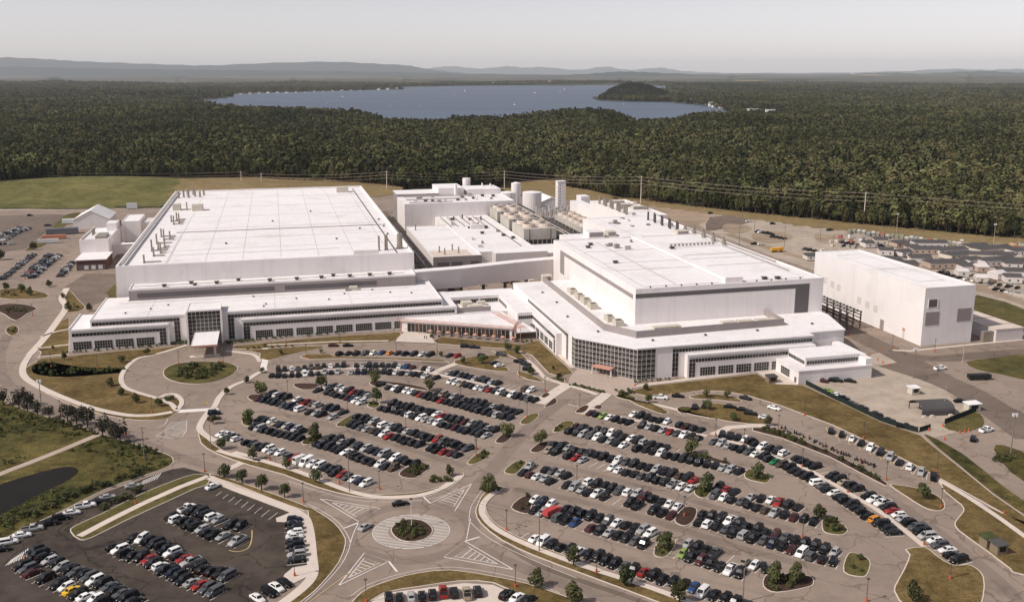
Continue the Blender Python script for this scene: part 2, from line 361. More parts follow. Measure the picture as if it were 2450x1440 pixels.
NLAWN = [0]
def island(P, material, label, smooth=3, kerb=True, kw=.28, z=.14, name='lawn', lift=0):
    W_ = px(P); W_ = catmull(W_, True, smooth) if smooth else W_
    if kerb:
        m = MB(); m.prism(inset(W_, kw), -.05, z + .02); o = m.obj(name, material)
        k = MB(); k.prism(W_, -.05, z); k.obj('kerb', 'concrete', o)
    else:
        m = MB(); m.prism(W_, -.05, z); o = m.obj(name, material)
    struct(o, label, 'lawn' if name == 'lawn' else 'planting bed'); o['px'] = 0; del o['px']
    return W_
def walk(P, w, label, z=.19, material='concrete', smooth=4, name='sidewalk'):
    W_ = px(P); W_ = catmull(W_, False, smooth) if smooth else W_
    m = MB(); m.ribbon(W_, w, z, .2); return struct(m.obj(name, material), label, name.replace('_', ' '))
# --- lawns
DRY, GRN = 'grass_dry', 'grass_green'
island([(166, 760), (128, 775), (100, 806), (78, 834), (98, 842), (92, 858), (166, 851)], DRY, 'small lawns cut by paths at the left end of the left office', 0)
island([(98, 858), (166, 852), (300, 839), (395, 832), (440, 824), (450, 830), (385, 846), (340, 856), (318, 867), (298, 884), (290, 905), (296, 925), (318, 938), (350, 946), (385, 951), (412, 951), (432, 958), (436, 972), (424, 988), (400, 1001), (370, 1006), (300, 1003), (220, 985), (150, 960), (92, 930), (52, 902), (62, 880), (84, 868)], DRY, 'large dry lawn between the left road and the drop-off circle', 2)
TURN = island([(390, 893), (398, 880), (425, 870), (480, 865), (540, 867), (566, 876), (568, 886), (552, 900), (520, 912), (478, 919), (430, 916), (400, 906)], GRN, 'oval planted island in the drop-off circle', 4)
island([(545, 834), (560, 828), (640, 820), (720, 812), (800, 805), (900, 799), (958, 795), (960, 802), (944, 815), (930, 820), (800, 824), (720, 826), (640, 832), (610, 836)], DRY, 'dry lawn strip along the front of the left office', 0)
island([(560, 838), (600, 841), (622, 846), (620, 858), (640, 862), (646, 862), (690, 850), (720, 843), (770, 834), (778, 829), (720, 829), (640, 835)], DRY, 'lawn wedge beside the crosswalk of the drop-off circle', 0)
island([(717, 854), (735, 847), (790, 847), (800, 852), (900, 855), (1000, 858), (1060, 861), (1076, 867), (1000, 863), (900, 859), (800, 858), (740, 860)], DRY, 'thin lawn strip behind the angled visitor cars', 0)
island([(1087, 870), (1100, 859), (1150, 851), (1190, 850), (1198, 856), (1172, 869), (1214, 880), (1212, 890), (1150, 883)], DRY, 'lawn island with two small trees by the visitor cars', 2)
island([(1176, 840), (1230, 838), (1246, 845), (1264, 863), (1240, 861), (1215, 849)], DRY, 'small lawn by the cafeteria corner of the visitor lot', 2)
island([(1237, 894), (1246, 888), (1285, 903), (1302, 914), (1262, 908)], DRY, 'small lawn island beside the glass corner driveway', 2)
island([(1036, 814), (1058, 806), (1150, 816), (1250, 824), (1288, 814), (1366, 886), (1372, 893), (1342, 902), (1312, 893), (1272, 850), (1232, 836), (1140, 830), (1044, 822)], DRY, 'sloping lawn in front of the cafeteria and glass corner', 0)
island([(1305, 903), (1345, 905), (1352, 913), (1342, 917), (1312, 911)], GRN, 'green patch left of the entrance plaza', 2)
island([(1460, 940), (1478, 935), (1525, 952), (1505, 957), (1480, 952)], GRN, 'green patch right of the entrance plaza', 2)
island([(1500, 938), (1555, 923), (1700, 907), (1812, 894), (1850, 918), (1922, 922), (2010, 962), (2110, 1010), (2205, 1042), (2225, 1060), (2300, 1120), (2380, 1185), (2460, 1240), (2460, 1262), (2350, 1200), (2255, 1148), (2180, 1108), (2100, 1068), (1990, 1016), (1860, 968), (1790, 947), (1740, 937), (1680, 934), (1620, 942), (1560, 950)], DRY, 'long dry lawn from the right office down past the kerbside cars', 0)
island([(2212, 1040), (2300, 1085), (2400, 1165), (2470, 1215), (2470, 1240), (2380, 1180), (2300, 1115)], 'grass_wild', 'rough green bank below the fenced gravel lot', 2, kerb=False, z=.3)
island([(1650, 948), (1690, 942), (1740, 946), (1774, 958), (1766, 963), (1720, 957), (1660, 954)], DRY, 'slim lawn island with two saplings below the right office', 2)
island([(1632, 986), (1660, 979), (1690, 968), (1720, 965), (1780, 978), (1830, 1002), (1848, 1013), (1790, 1014), (1720, 1004), (1680, 997)], DRY, 'lawn island with young trees by the motorcycle row', 2)
island([(1618, 978), (1632, 972), (1660, 976), (1652, 986), (1630, 990)], GRN, 'small green island by two parked dark cars', 2)
island([(1500, 952), (1530, 958), (1560, 965), (1600, 985), (1585, 991), (1545, 977), (1508, 960)], DRY, 'lawn tip beside the white pickup near the plaza', 2)
island([(2128, 1160), (2162, 1184), (2203, 1210), (2227, 1220), (2252, 1222), (2262, 1212), (2256, 1196), (2240, 1184), (2195, 1168), (2150, 1160)], DRY, 'teardrop lawn with one tree at the right end of the motorcycle row', 2)
island([(2256, 1152), (2260, 1176), (2298, 1206), (2304, 1224), (2285, 1247), (2292, 1268), (2364, 1320), (2416, 1360), (2444, 1374), (2640, 1400), (2640, 1300), (2470, 1255), (2350, 1205)], DRY, 'big lawn with two small sheds at the right edge', 2)
island([(2166, 1314), (2176, 1326), (2162, 1362), (2140, 1402), (2142, 1420), (2165, 1450), (2230, 1480), (2330, 1470), (2354, 1424), (2354, 1380), (2336, 1359), (2313, 1350), (2278, 1351), (2240, 1328), (2212, 1308)], DRY, 'rounded dry lawn at the bottom right of the car park', 2)
island([(476, 1030), (492, 1046), (530, 1076), (580, 1086), (620, 1102), (700, 1122), (780, 1152), (850, 1180), (930, 1182), (1000, 1177), (1060, 1160), (1100, 1133), (1111, 1138), (1080, 1165), (1030, 1186), (940, 1194), (850, 1188), (760, 1166), (680, 1136), (600, 1114), (520, 1086), (480, 1060)], DRY, 'lawn strip between the left car park and the roundabout road', 2)
island([(1143, 1205), (1152, 1186), (1168, 1172), (1186, 1162), (1200, 1166), (1176, 1184), (1163, 1206), (1170, 1235), (1200, 1262), (1250, 1288), (1300, 1308), (1400, 1348), (1500, 1384), (1640, 1434), (1760, 1480), (1700, 1485), (1500, 1412), (1400, 1375), (1280, 1330), (1200, 1292), (1150, 1252), (1137, 1225)], DRY, 'lawn strip between the right car park and the roundabout road', 2)
island([(820, 1470), (850, 1430), (880, 1407), (940, 1385), (1000, 1370), (1080, 1363), (1180, 1378), (1260, 1395), (1350, 1425), (1430, 1460), (1340, 1470), (1250, 1428), (1180, 1394), (1100, 1390), (1000, 1404), (920, 1418), (870, 1450)], DRY, 'curved lawn below the roundabout', 2)
island([(735, 1214), (765, 1226), (800, 1250), (822, 1278), (828, 1300), (812, 1345), (772, 1395), (738, 1427), (690, 1460), (690, 1440), (740, 1388), (752, 1350), (745, 1285)], DRY, 'mown lawn between the dark lot and the roundabout', 2)
island([(500, 1138), (520, 1136), (600, 1162), (700, 1198), (738, 1214), (728, 1222), (640, 1190), (560, 1158)], DRY, 'lawn strip with trees above the dark lot', 2)
island([(168, 1272), (178, 1258), (240, 1230), (340, 1180), (440, 1141), (480, 1134), (502, 1142), (496, 1160), (470, 1168), (400, 1200), (300, 1246), (220, 1286), (190, 1291)], 'grass_green', 'long lawn finger with a path beside the dark lot', 2)
WILD = island([(-300, 900), (-60, 930), (20, 965), (120, 1000), (250, 1040), (330, 1064), (398, 1086), (415, 1098), (406, 1116), (340, 1140), (250, 1172), (150, 1222), (50, 1268), (-100, 1340), (-400, 1400)], 'grass_wild', 'rough green field with a pond at the left edge', 2)
island([(-20, 736), (20, 727), (60, 729), (90, 738), (66, 750), (38, 768), (10, 752)], 'mulch', 'triangular shrub island on the left road', 2, name='planting_bed')
island([(12, 790), (30, 778), (46, 786), (40, 800), (24, 803)], DRY, 'small kerbed island on the left road', 2)
island([(0, 693), (60, 691), (110, 702), (112, 712), (60, 716), (0, 714)], DRY, 'lawn with shrubs below the far left lot', 2)
island([(160, 690), (190, 720), (205, 735), (190, 745), (165, 748), (150, 742)], DRY, 'shrub lawn beside the truck yard', 2)
island([(255, 700), (275, 680), (278, 712), (262, 712)], GRN, 'grass tuft at the front left corner of the left factory', 0, kerb=False)
island([(60, 600), (110, 560), (150, 520), (175, 510), (195, 512), (150, 545), (120, 575), (100, 590)], GRN, 'green bank between the far left lots', 2, kerb=False)
island([(2312, 866), (2380, 856), (2480, 848), (2480, 908), (2400, 896), (2340, 884)], GRN, 'green field right of the gravel road', 2, kerb=False)
island([(2338, 706), (2480, 752), (2480, 798), (2400, 776), (2330, 745)], GRN, 'green strip behind the tall white block', 2, kerb=False)
island([(2262, 1012), (2330, 985), (2352, 1000), (2350, 1020), (2310, 1032), (2270, 1028)], GRN, 'small green triangle by the gate booth', 2, kerb=False)
island([(2378, 1075), (2400, 1065), (2480, 1100), (2480, 1160), (2420, 1130)], 'grass_wild', 'scrubby triangle at the right edge', 2, kerb=False)
# --- planting beds and small islands in the car parks
BEDS = []
def bed(P, label, material='mulch', plants=0, smooth=3): BEDS.append((island(P, material, label, smooth, name='planting_bed', kw=.22), plants, label))
bed([(592, 950), (604, 944), (632, 946), (630, 955), (603, 958)], 'mulch island at the left end of the second row')
bed([(702, 923), (712, 917), (755, 918), (760, 926), (745, 931), (722, 932)], 'mulch island holding one dark car and a tree')
bed([(884, 918), (890, 911), (922, 912), (924, 921), (900, 925)], 'mulch island with a tree near the top row')
bed([(922, 914), (960, 916), (1018, 928), (1018, 934), (960, 924), (935, 920)], 'long thin mulch strip below the top row')
bed([(878, 970), (890, 961), (908, 963), (906, 973), (890, 976)], 'bushy island in the middle of the third row', GRN, 5)
bed([(803, 1017), (835, 995), (852, 993), (830, 1019)], 'sloping green island in the fourth row', GRN, 0)
bed([(721, 1060), (742, 1043), (776, 1044), (744, 1063)], 'bushy island with a tree in the fifth row', GRN, 6)
bed([(580, 1015), (582, 1000), (603, 996), (603, 1019)], 'leafy island at the left end of the fifth row', GRN, 6)
bed([(954, 1136), (976, 1116), (1022, 1110), (1029, 1118), (993, 1144)], 'shrub-filled mulch island ending the fifth row', 'mulch', 16)
bed([(1243, 1012), (1265, 992), (1287, 989), (1288, 998), (1266, 1014)], 'green end island above the central driveway', GRN, 0)
bed([(1184, 1057), (1203, 1038), (1224, 1039), (1222, 1049), (1205, 1060)], 'mulch end island with a round tree by the central driveway')
bed([(1117, 1107), (1147, 1082), (1172, 1079), (1172, 1091), (1138, 1110)], 'green end island of the fourth row', GRN, 2)
bed([(1302, 973), (1324, 953), (1333, 957), (1330, 966), (1308, 974)], 'narrow mulch island beside the wide crosswalk')
bed([(1294, 949), (1304, 940), (1317, 943), (1304, 952)], 'tiny mulch island above the wide crosswalk')
bed([(1322, 1031), (1343, 1010), (1370, 1008), (1371, 1018), (1340, 1034)], 'green oval island starting the second right row', GRN, 3)
bed([(1268, 1078), (1290, 1060), (1313, 1058), (1302, 1076), (1283, 1083)], 'mulch island with a tree at the start of the third right row')
bed([(1205, 1128), (1233, 1104), (1258, 1103), (1256, 1112), (1233, 1134)], 'green oval island starting the fourth right row', GRN, 2)
bed([(1222, 1214), (1250, 1188), (1272, 1190), (1270, 1220), (1257, 1229)], 'mulch island starting the fifth right row', 'mulch', 3)
bed([(1375, 986), (1393, 972), (1410, 971), (1398, 987)], 'narrow mulch island beside the right crosswalk')
bed([(1420, 975), (1430, 969), (1442, 972), (1435, 980)], 'tiny mulch island by the top right row')
bed([(1637, 1089), (1650, 1082), (1700, 1092), (1780, 1118), (1788, 1124), (1700, 1103)], 'long mulch strip along the second right row', 'mulch', 12)
bed([(1782, 1143), (1788, 1124), (1815, 1127), (1842, 1139), (1840, 1152), (1824, 1155)], 'green end island of the second right row', GRN, 8)
bed([(1660, 1178), (1673, 1158), (1707, 1163), (1694, 1187), (1677, 1191)], 'leafy island inside the third right row', GRN, 7)
bed([(1613, 1244), (1637, 1213), (1667, 1217), (1661, 1244), (1638, 1258)], 'dark mulch island inside the fourth right row', 'mulch', 0)
bed([(1563, 1324), (1577, 1294), (1617, 1293), (1601, 1327), (1580, 1333)], 'leafy island inside the fifth right row', GRN, 8)
bed([(1968, 1268), (1969, 1241), (2000, 1243), (2028, 1265), (2018, 1279), (1987, 1277)], 'shrubby wedge island ending the third right row', GRN, 12)
bed([(2018, 1367), (2029, 1324), (2058, 1326), (2082, 1342), (2077, 1371), (2061, 1380)], 'round clipped island ending the fourth right row', GRN, 3)
bed([(1826, 1402), (1834, 1374), (1880, 1372), (1938, 1378), (1947, 1395), (1931, 1405), (1859, 1417)], 'large shrubby bottom island of the right car park', 'mulch', 22)
bed([(1800, 1023), (1850, 1024), (1990, 1082), (2090, 1132), (2126, 1158), (2119, 1163), (1985, 1093), (1870, 1048), (1800, 1030)], 'hedge strip below the motorcycles', 'mulch', 40, 0)
bed([(84, 872), (74, 886), (92, 898), (160, 903), (250, 896), (302, 891), (304, 882), (200, 879), (130, 868)], 'deep shrub bed left on the large dry lawn', 'grass_wild', 40, 2)
RING = bed([(935 + 0, 1268), (948, 1252), (975, 1242), (1010, 1245), (1032, 1260), (1034, 1275), (1015, 1290), (980, 1296), (950, 1288)], 'planted circle in the middle of the roundabout', 'mulch', 30, 3)

# --- sidewalks and concrete strips
walk([(160, 690), (148, 715), (158, 735), (140, 765), (108, 808), (72, 848)], 3.2, 'pale path running down past the left end of the left office')
walk([(72, 848), (56, 875), (58, 900), (92, 924), (150, 951), (220, 976), (300, 993), (360, 994), (412, 986)], 2.6, 'curving pale sidewalk around the large dry lawn')
walk([(98, 806), (130, 795), (163, 788)], 1.4, 'thin path to the left office, uppermost of three', smooth=0)
walk([(90, 834), (130, 829), (165, 825)], 1.4, 'thin path to the left office, middle of three', smooth=0)
walk([(88, 855), (130, 851), (166, 847)], 1.4, 'thin path to the left office, lowest of three', smooth=0)
walk([(447, 826), (370, 849), (330, 858), (304, 878), (290, 902), (297, 925), (325, 938), (372, 952), (408, 966), (420, 980)], 1.9, 'kerbside walk along the left edge of the drop-off circle')
walk([(385, 950), (400, 944), (418, 944), (432, 954), (434, 968), (420, 984)], 1.7, 'looping walk around a mulch bed by the crosswalk')
walk([(420, 984), (455, 982), (492, 980), (522, 976)], 3.2, 'striped crosswalk at the drop-off circle entrance', smooth=0, z=.03, material='paint_white', name='crosswalk')
walk([(634, 828), (635, 860), (630, 880), (632, 886)], 2.6, 'crosswalk leading up from the left car park', smooth=0, z=.03, material='paint_white', name='crosswalk')
walk([(632, 886), (612, 896), (590, 910), (560, 922), (540, 935), (524, 952), (514, 972), (505, 980), (492, 995), (478, 1020), (484, 1035), (505, 1050), (518, 1054)], 2.2, 'walk along the left edge of the left car park')
walk([(666, 895), (745, 889), (821, 882), (913, 881), (985, 886), (1034, 893)], 1.6, 'concrete strip between the two lines of the top row', z=.15)
walk([(1034, 893), (1076, 902), (1152, 918), (1230, 937), (1300, 953)], 1.6, 'concrete strip continuing the top row to the wide crosswalk', z=.15)
walk([(1036, 894), (1060, 881), (1095, 868)], 3.0, 'pale crossing between the visitor cars and the top row', smooth=0, z=.03, material='concrete', name='crosswalk')
walk([(1290, 965), (1330, 938), (1362, 918)], 5.0, 'wide pale crosswalk to the left side of the plaza', smooth=0, z=.153, material='concrete', name='crosswalk')
walk([(1392, 990), (1430, 960), (1462, 935)], 4.4, 'wide pale crosswalk to the right side of the plaza', smooth=0, z=.156, material='concrete', name='crosswalk')
walk([(1262, 862), (1282, 880), (1302, 903), (1345, 918), (1395, 932), (1430, 944)], 1.8, 'walk along the visitor lot to the plaza', smooth=0)
walk([(1462, 942), (1520, 958), (1580, 970), (1640, 985), (1700, 1000)], 1.4, 'walk leaving the plaza toward the right car park', smooth=0, z=.16)
walk([(1410, 984), (1500, 1001), (1600, 1023), (1692, 1043)], 1.5, 'concrete strip inside the top right row', z=.15)
walk([(1705, 1048), (1780, 1064), (1831, 1085), (1919, 1116), (1970, 1143), (2027, 1177), (2100, 1220), (2160, 1265), (2212, 1307)], 1.5, 'long concrete strip inside the diagonal right row', z=.15)
walk([(1706, 1040), (1745, 1022), (1800, 1018), (1850, 1017)], 3.2, 'pale crossing from the diagonal row to the young trees', smooth=0, z=.03, name='crosswalk')
walk([(520, 1078), (560, 1090), (620, 1104)], 1.8, 'stub of walk beside the leftmost cars of the bottom left row', smooth=0)
walk([(560, 1082), (640, 1106), (700, 1124), (760, 1146), (820, 1170), (880, 1186), (940, 1190), (1010, 1184), (1062, 1166), (1104, 1137)], 2.0, 'sidewalk curving below the left car park')
walk([(536, 1126), (575, 1108), (598, 1090)], 2.6, 'crosswalk from the dark lot to the left car park', smooth=0, z=.03, name='crosswalk')
walk([(1196, 1170), (1168, 1190), (1154, 1212), (1158, 1236), (1188, 1266), (1250, 1298), (1330, 1330), (1420, 1362), (1540, 1400), (1660, 1444), (1760, 1480)], 1.9, 'sidewalk curving below the right car park')
walk([(500, 1142), (560, 1168), (640, 1198), (718, 1230), (738, 1262), (746, 1330), (748, 1375), (720, 1410), (660, 1455)], 2.6, 'pale sidewalk around the dark lot')
walk([(190, 1283), (260, 1246), (340, 1206), (430, 1166), (498, 1140)], 2.2, 'straight path down the long lawn finger', smooth=0)
walk([(2240, 1146), (2300, 1180), (2380, 1232), (2450, 1282), (2520, 1330)], 1.7, 'walk past the small sheds at the right edge')
walk([(-120, 1190), (0, 1135), (80, 1104), (160, 1072), (236, 1040)], 2.6, 'gravel track across the rough green field', material='concrete_old', name='path')
walk([(1300, 812), (1330, 842), (1370, 880)], 1.7, 'walk beside the right office toward the glass corner', smooth=0)
walk([(1470, 935), (1540, 921), (1690, 903), (1806, 889)], 2.4, 'walk along the front of the right office', smooth=0)
walk([(540, 840), (580, 844), (610, 850), (622, 866)], 1.6, 'kerb walk on the right edge of the drop-off circle')
walk([(640, 826), (720, 822), (800, 818), (930, 816)], 1.6, 'narrow walk along the top of the visitor road', smooth=0)
walk([(2136, 838), (2180, 840), (2330, 824), (2460, 812)], 1.6, 'pale walk at the foot of the tall white block', smooth=0)
sheet('plaza', [(1362, 905), (1382, 882), (1530, 908), (1520, 925), (1505, 938), (1470, 948), (1440, 936), (1360, 918)], .225, 'concrete_old', 'pinkish paved entrance plaza under the glass corner', 'plaza')
sheet('plaza', [(975, 790), (1030, 800), (1040, 822), (944, 818), (962, 800)], .232, 'concrete', 'pale paved forecourt of the cafeteria', 'plaza')
sheet('plaza', [(1806, 889), (1850, 880), (1905, 912), (1910, 922), (1858, 920)], .236, 'concrete', 'small paved terrace beside the low right wing', 'plaza')
sheet('plaza', [(724, 1226), (700, 1224), (660, 1240), (662, 1249), (690, 1250), (722, 1262), (733, 1330), (735, 1352), (700, 1358), (680, 1375), (676, 1392), (690, 1402), (745, 1375), (752, 1345), (738, 1262)], .16, 'concrete', 'pale concrete corners at the right end of the dark lot', 'plaza')
sheet('gravel_apron', [(870, 1460), (905, 1420), (1000, 1408), (1110, 1394), (1180, 1398), (1240, 1425), (1260, 1470)], .02, 'concrete', 'pale apron around the cars at the bottom edge', 'apron')
# --- other ground surfaces
sheet('parking_lot', [(-300, 1400), (0, 1270), (150, 1228), (250, 1178), (340, 1146), (410, 1122), (440, 1118), (500, 1134), (503, 1148), (620, 1196), (705, 1226), (690, 1250), (735, 1330), (735, 1352), (680, 1375), (660, 1410), (600, 1460), (500, 1600), (-300, 1600)], .01, 'asphalt_dark', 'fresh dark asphalt of the lower left parking lot', 'parking lot')
sheet('gravel_lot', [(1930, 908), (2080, 898), (2130, 890), (2190, 905), (2260, 940), (2350, 992), (2330, 1022), (2230, 1048), (2200, 1036), (2080, 988), (1990, 948)], .01, 'gravel', 'pale gravel lot behind the dark screen fence', 'gravel lot')
sheet('gravel_lot', [(2080, 850), (2120, 840), (2190, 880), (2300, 945), (2250, 950), (2180, 905), (2085, 900)], .02, 'gravel', 'gravel strip with debris beside the low right wing', 'gravel lot')
sheet('gravel_lot', [(1720, 508), (2000, 548), (2450, 592), (2900, 640), (2900, 800), (2450, 738), (2330, 704), (2080, 660), (1960, 650), (1860, 618), (1740, 572), (1600, 506)], .01, 'gravel', 'pale gravel construction yard with trailers', 'gravel lot')
for k_, P_ in enumerate([[(1800, 560), (1850, 552), (1900, 566), (1860, 582), (1810, 578)], [(1950, 560), (2010, 566), (2000, 580), (1960, 580)], [(2180, 650), (2240, 660), (2220, 676), (2170, 664)], [(2330, 680), (2420, 690), (2400, 704), (2330, 694)], [(1740, 535), (1800, 545), (1770, 560), (1730, 552)]]): sheet('dirt_patch', P_, .022 + k_ * .001, 'dirt', 'brown bare patch in the construction yard, ' + ['left of the open middle', 'near the containers', 'before the trailers', 'by the concrete barriers', 'below the graded ramp'][k_], 'dirt patch', 3)
sheet('dirt_patch', [(1530, 484), (1640, 498), (1700, 512), (1690, 530), (1640, 545), (1600, 520), (1570, 500)], .02, 'dirt', 'bare brown dirt behind the right factory', 'dirt patch', 2)
sheet('dirt_patch', [(1700, 520), (1760, 518), (1800, 530), (1740, 545), (1690, 552)], .02, 'asphalt_road', 'grey graded ramp in the construction yard', 'dirt patch', 2)
def road(P, w, label, z=.02, material='asphalt_road'):
    m = MB(); m.ribbon(catmull(px(P), False, 5), w, z); struct(m.obj('road', material), label, 'road')
road([(1990, 770), (2060, 806), (2150, 850), (2240, 900), (2330, 948), (2420, 995), (2560, 1060)], 12, 'dark dirt road passing right of the low wing', .03)
road([(2080, 812), (2150, 846), (2240, 858), (2340, 850), (2500, 838)], 9, 'dark road in front of the tall white block', .034)
road([(2130, 870), (2300, 930), (2480, 1050)], 14, 'worn brown haul road beside the gravel lot', .026)
road([(1740, 560), (1850, 596), (1960, 625), (2100, 640), (2300, 680), (2500, 740)], 8, 'dusty yard road behind the tall white block', .03, 'dirt')
road([(-300, 505), (0, 502), (300, 498)], 11, 'pale gravel road below the grassy mound', .03, 'gravel')
road([(1560, 492), (1720, 508), (1900, 530), (2100, 552), (2450, 590), (2700, 618)], 9, 'pale perimeter road along the right-hand forest', .03, 'gravel')
road([(1205, 1300), (1290, 1352), (1400, 1392), (1540, 1440), (1660, 1490)], 2.0, 'worn edge lane of the roundabout exit road', .012, 'asphalt_road')
for P_, w_, lb_ in [([(20, 800), (0, 850), (10, 905), (60, 950), (150, 992), (260, 1030), (360, 1066), (450, 1100), (540, 1126), (640, 1156), (740, 1186), (830, 1212)], 4.6, 'tyre-darkened lane of the long left road'), ([(1130, 1180), (1180, 1120), (1230, 1060), (1280, 1010), (1330, 970), (1350, 955)], 5, 'tyre-darkened lane of the central driveway'),
        ([(1140, 1310), (1220, 1345), (1320, 1385), (1440, 1425), (1560, 1465)], 4.2, 'tyre-darkened lane of the roundabout exit'), ([(700, 1460), (760, 1410), (820, 1362), (860, 1320)], 4.2, 'tyre-darkened lane of the lower left road'), ([(1480, 965), (1560, 985), (1660, 1010), (1740, 1030), (1850, 1058), (1960, 1100), (2060, 1150), (2180, 1225), (2280, 1300), (2380, 1380), (2440, 1440)], 3.6, 'tyre-darkened lane right of the diagonal row'),
        ([(640, 872), (720, 866), (830, 862), (950, 864), (1060, 876), (1200, 905), (1320, 940)], 3.6, 'tyre-darkened lane above the top row'), ([(560, 990), (640, 985), (760, 1010), (900, 1050), (1050, 1095), (1110, 1115)], 3, 'tyre-darkened aisle between the fourth and fifth left rows'), ([(1230, 1170), (1350, 1190), (1500, 1228), (1650, 1272), (1800, 1318), (1960, 1360)], 3, 'tyre-darkened aisle between the fourth and fifth right rows'), ([(1270, 1100), (1400, 1128), (1560, 1170), (1720, 1215), (1900, 1268)], 3, 'tyre-darkened aisle between the third and fourth right rows')]:
    road(P_, w_, lb_, .008, 'asphalt_worn')
P_ = ell0 = [(G(984, 1270)[0] + 16.2 * math.cos(2 * math.pi * k / 48), G(984, 1270)[1] + 16.2 * math.sin(2 * math.pi * k / 48)) for k in range(49)]; m = MB(); m.ribbon(P_, 4.2, .0095); struct(m.obj('road', 'asphalt_worn'), 'tyre-darkened ring lane of the roundabout', 'road')
sheet('pond', [(-80, 1190), (0, 1160), (70, 1138), (150, 1118), (184, 1122), (182, 1136), (150, 1156), (80, 1190), (20, 1222), (-80, 1260)], .20, 'pond_water', 'dark still pond in the rough green field', 'pond', 3)
sheet('parking_lot', [(-100, 520), (120, 512), (160, 514), (110, 556), (60, 596), (0, 604), (-100, 610)], .012, 'asphalt_road', 'grey asphalt of the far left overflow lot', 'parking lot')
sheet('truck_yard', [(150, 690), (205, 655), (276, 655), (278, 700), (250, 720), (210, 735), (170, 715)], .012, 'asphalt_road', 'brownish asphalt truck yard below the loading dock', 'yard')

# ------------------------------------------------------------------ painted markings
def mark(P, w, label, material='paint_white', smooth=3, z=.045, closed=False):
    W_ = px(P)
    if closed: W_ = catmull(W_, True, smooth) ; W_ = W_ + [W_[0]]
    elif smooth and len(W_) > 2: W_ = catmull(W_, False, smooth)
    m = MB(); m.ribbon(W_, w, z); return struct(m.obj('road_marking', material), label, 'road marking')
RC = G(984, 1270); 
def ell(c, r, n=48): return [(c[0] + r * math.cos(2 * math.pi * k / n), c[1] + r * math.sin(2 * math.pi * k / n)) for k in range(n)]
rr = (G(1076, 1270)[0] - G(892, 1270)[0]) / 2
m = MB(); P_ = ell(RC, rr); m.ribbon(P_ + [P_[0]], .18, .045)
ri = rr * .60; dirx = Vector((math.cos(R(9)), math.sin(R(9)))); nrm = Vector((-dirx.y, dirx.x))
for k in range(-11, 12):
    d = k * rr / 11.6
    hx = math.sqrt(max(rr * rr - d * d, 0)); hi = math.sqrt(max(ri * ri - d * d, 0)); c = Vector(RC) + nrm * d
    segs = [(-hx, -hi), (hi, hx)] if hi > 0 else [(-hx, hx)]
    for a, b in segs:
        if b - a > .4: m.ribbon([c + dirx * a, c + dirx * b], .28, .045)
struct(m.obj('road_marking', 'paint_white'), 'white striped ring around the planted circle of the roundabout', 'road marking')
def splitter(P, label, n=6):
    W_ = [Vector(p) for p in px(P)]; m = MB(); m.ribbon([*W_, W_[0]], .26, .045)
    a, b, c = W_[:3]; ctr = (a + b + c) / 3; I = [ctr + (p - ctr) * .62 for p in (a, b, c)]; m.ribbon([*I, I[0]], .2, .046)
    for k in range(1, n + 1):
        t = k / (n + 1); p = I[0].lerp(I[1], t); q = I[0].lerp(I[2], t); m.ribbon([p, q], .22, .046)
    struct(m.obj('road_marking', 'paint_white'), label, 'road marking')
splitter([(765, 1192), (910, 1216), (858, 1247)], 'hatched splitter triangle at the upper left of the roundabout')
splitter([(1128, 1157), (1088, 1222), (1030, 1203)], 'hatched splitter triangle at the upper right of the roundabout')
splitter([(1229, 1362), (1062, 1332), (1112, 1294)], 'hatched splitter triangle at the lower right of the roundabout')
splitter([(810, 1400), (872, 1322), (930, 1342)], 'hatched splitter triangle at the lower left of the roundabout')
mark([(823, 1263), (857, 1250)], .5, 'stop bar at the upper left mouth of the roundabout')
mark([(1012, 1187), (1030, 1204)], .5, 'stop bar at the upper right mouth of the roundabout')
mark([(1113, 1294), (1147, 1284)], .5, 'yield bar at the right mouth of the roundabout')
mark([(930, 1342), (950, 1367)], .5, 'stop bar at the lower mouth of the roundabout')
mark([(858, 1250), (846, 1275), (838, 1300)], .2, 'dashed line across the left mouth of the roundabout')
mark([(1116, 1290), (1122, 1260), (1126, 1240)], .2, 'dashed line across the right mouth of the roundabout')
mark([(735, 1205), (770, 1222), (808, 1248), (834, 1284), (836, 1310), (815, 1352), (770, 1402), (728, 1440)], .15, 'white edge line around the mown lawn by the roundabout')
mark([(690, 1150), (760, 1174), (850, 1196), (940, 1200), (1040, 1192), (1095, 1168)], .15, 'white edge line above the roundabout road')
mark([(1122, 1245), (1126, 1215), (1140, 1190), (1160, 1165)], .15, 'white edge line by the entry of the right car park')
mark([(1122, 1245), (1150, 1272), (1200, 1304), (1300, 1350), (1380, 1382)], .15, 'white edge line below the right sidewalk')
mark([(840, 1425), (880, 1398), (960, 1372), (1060, 1356), (1150, 1364), (1260, 1388), (1340, 1418)], .15, 'white edge line above the curved bottom lawn')
mark([(740, 1440), (790, 1402), (840, 1368), (900, 1345)], .2, 'worn yellow centre line of the lower left road', 'paint_yellow')
def hatch(segs, w, label, material='paint_white'):
    m = MB()
    for P in segs: m.ribbon(px(P), w, .045)
    struct(m.obj('road_marking', material), label, 'road marking')
hatch([[(386 + k * .9 + max(0, 6 - k) * 3.2, 1011 + k * 2.9), (447 - max(0, k - 8) * 5, 1008 + k * 2.9)] for k in range(13)], .22, 'white stripes of the hatched wedge below the drop-off circle')
mark([(373, 1042), (410, 1022), (447, 1004), (446, 1030), (436, 1044), (410, 1049), (373, 1042)], .2, 'white outline of the hatched wedge below the drop-off circle', smooth=0)
mark([(402, 1002), (393, 1016), (376, 1022)], .2, 'white turn line by the large dry lawn')
hatch([[(330 + k * 6.4, 1164 - k * 2.6), (346 + k * 5.6, 1148 - k * 2.4)] for k in range(8)], .2, 'white hatch stripes beside the rough green field')
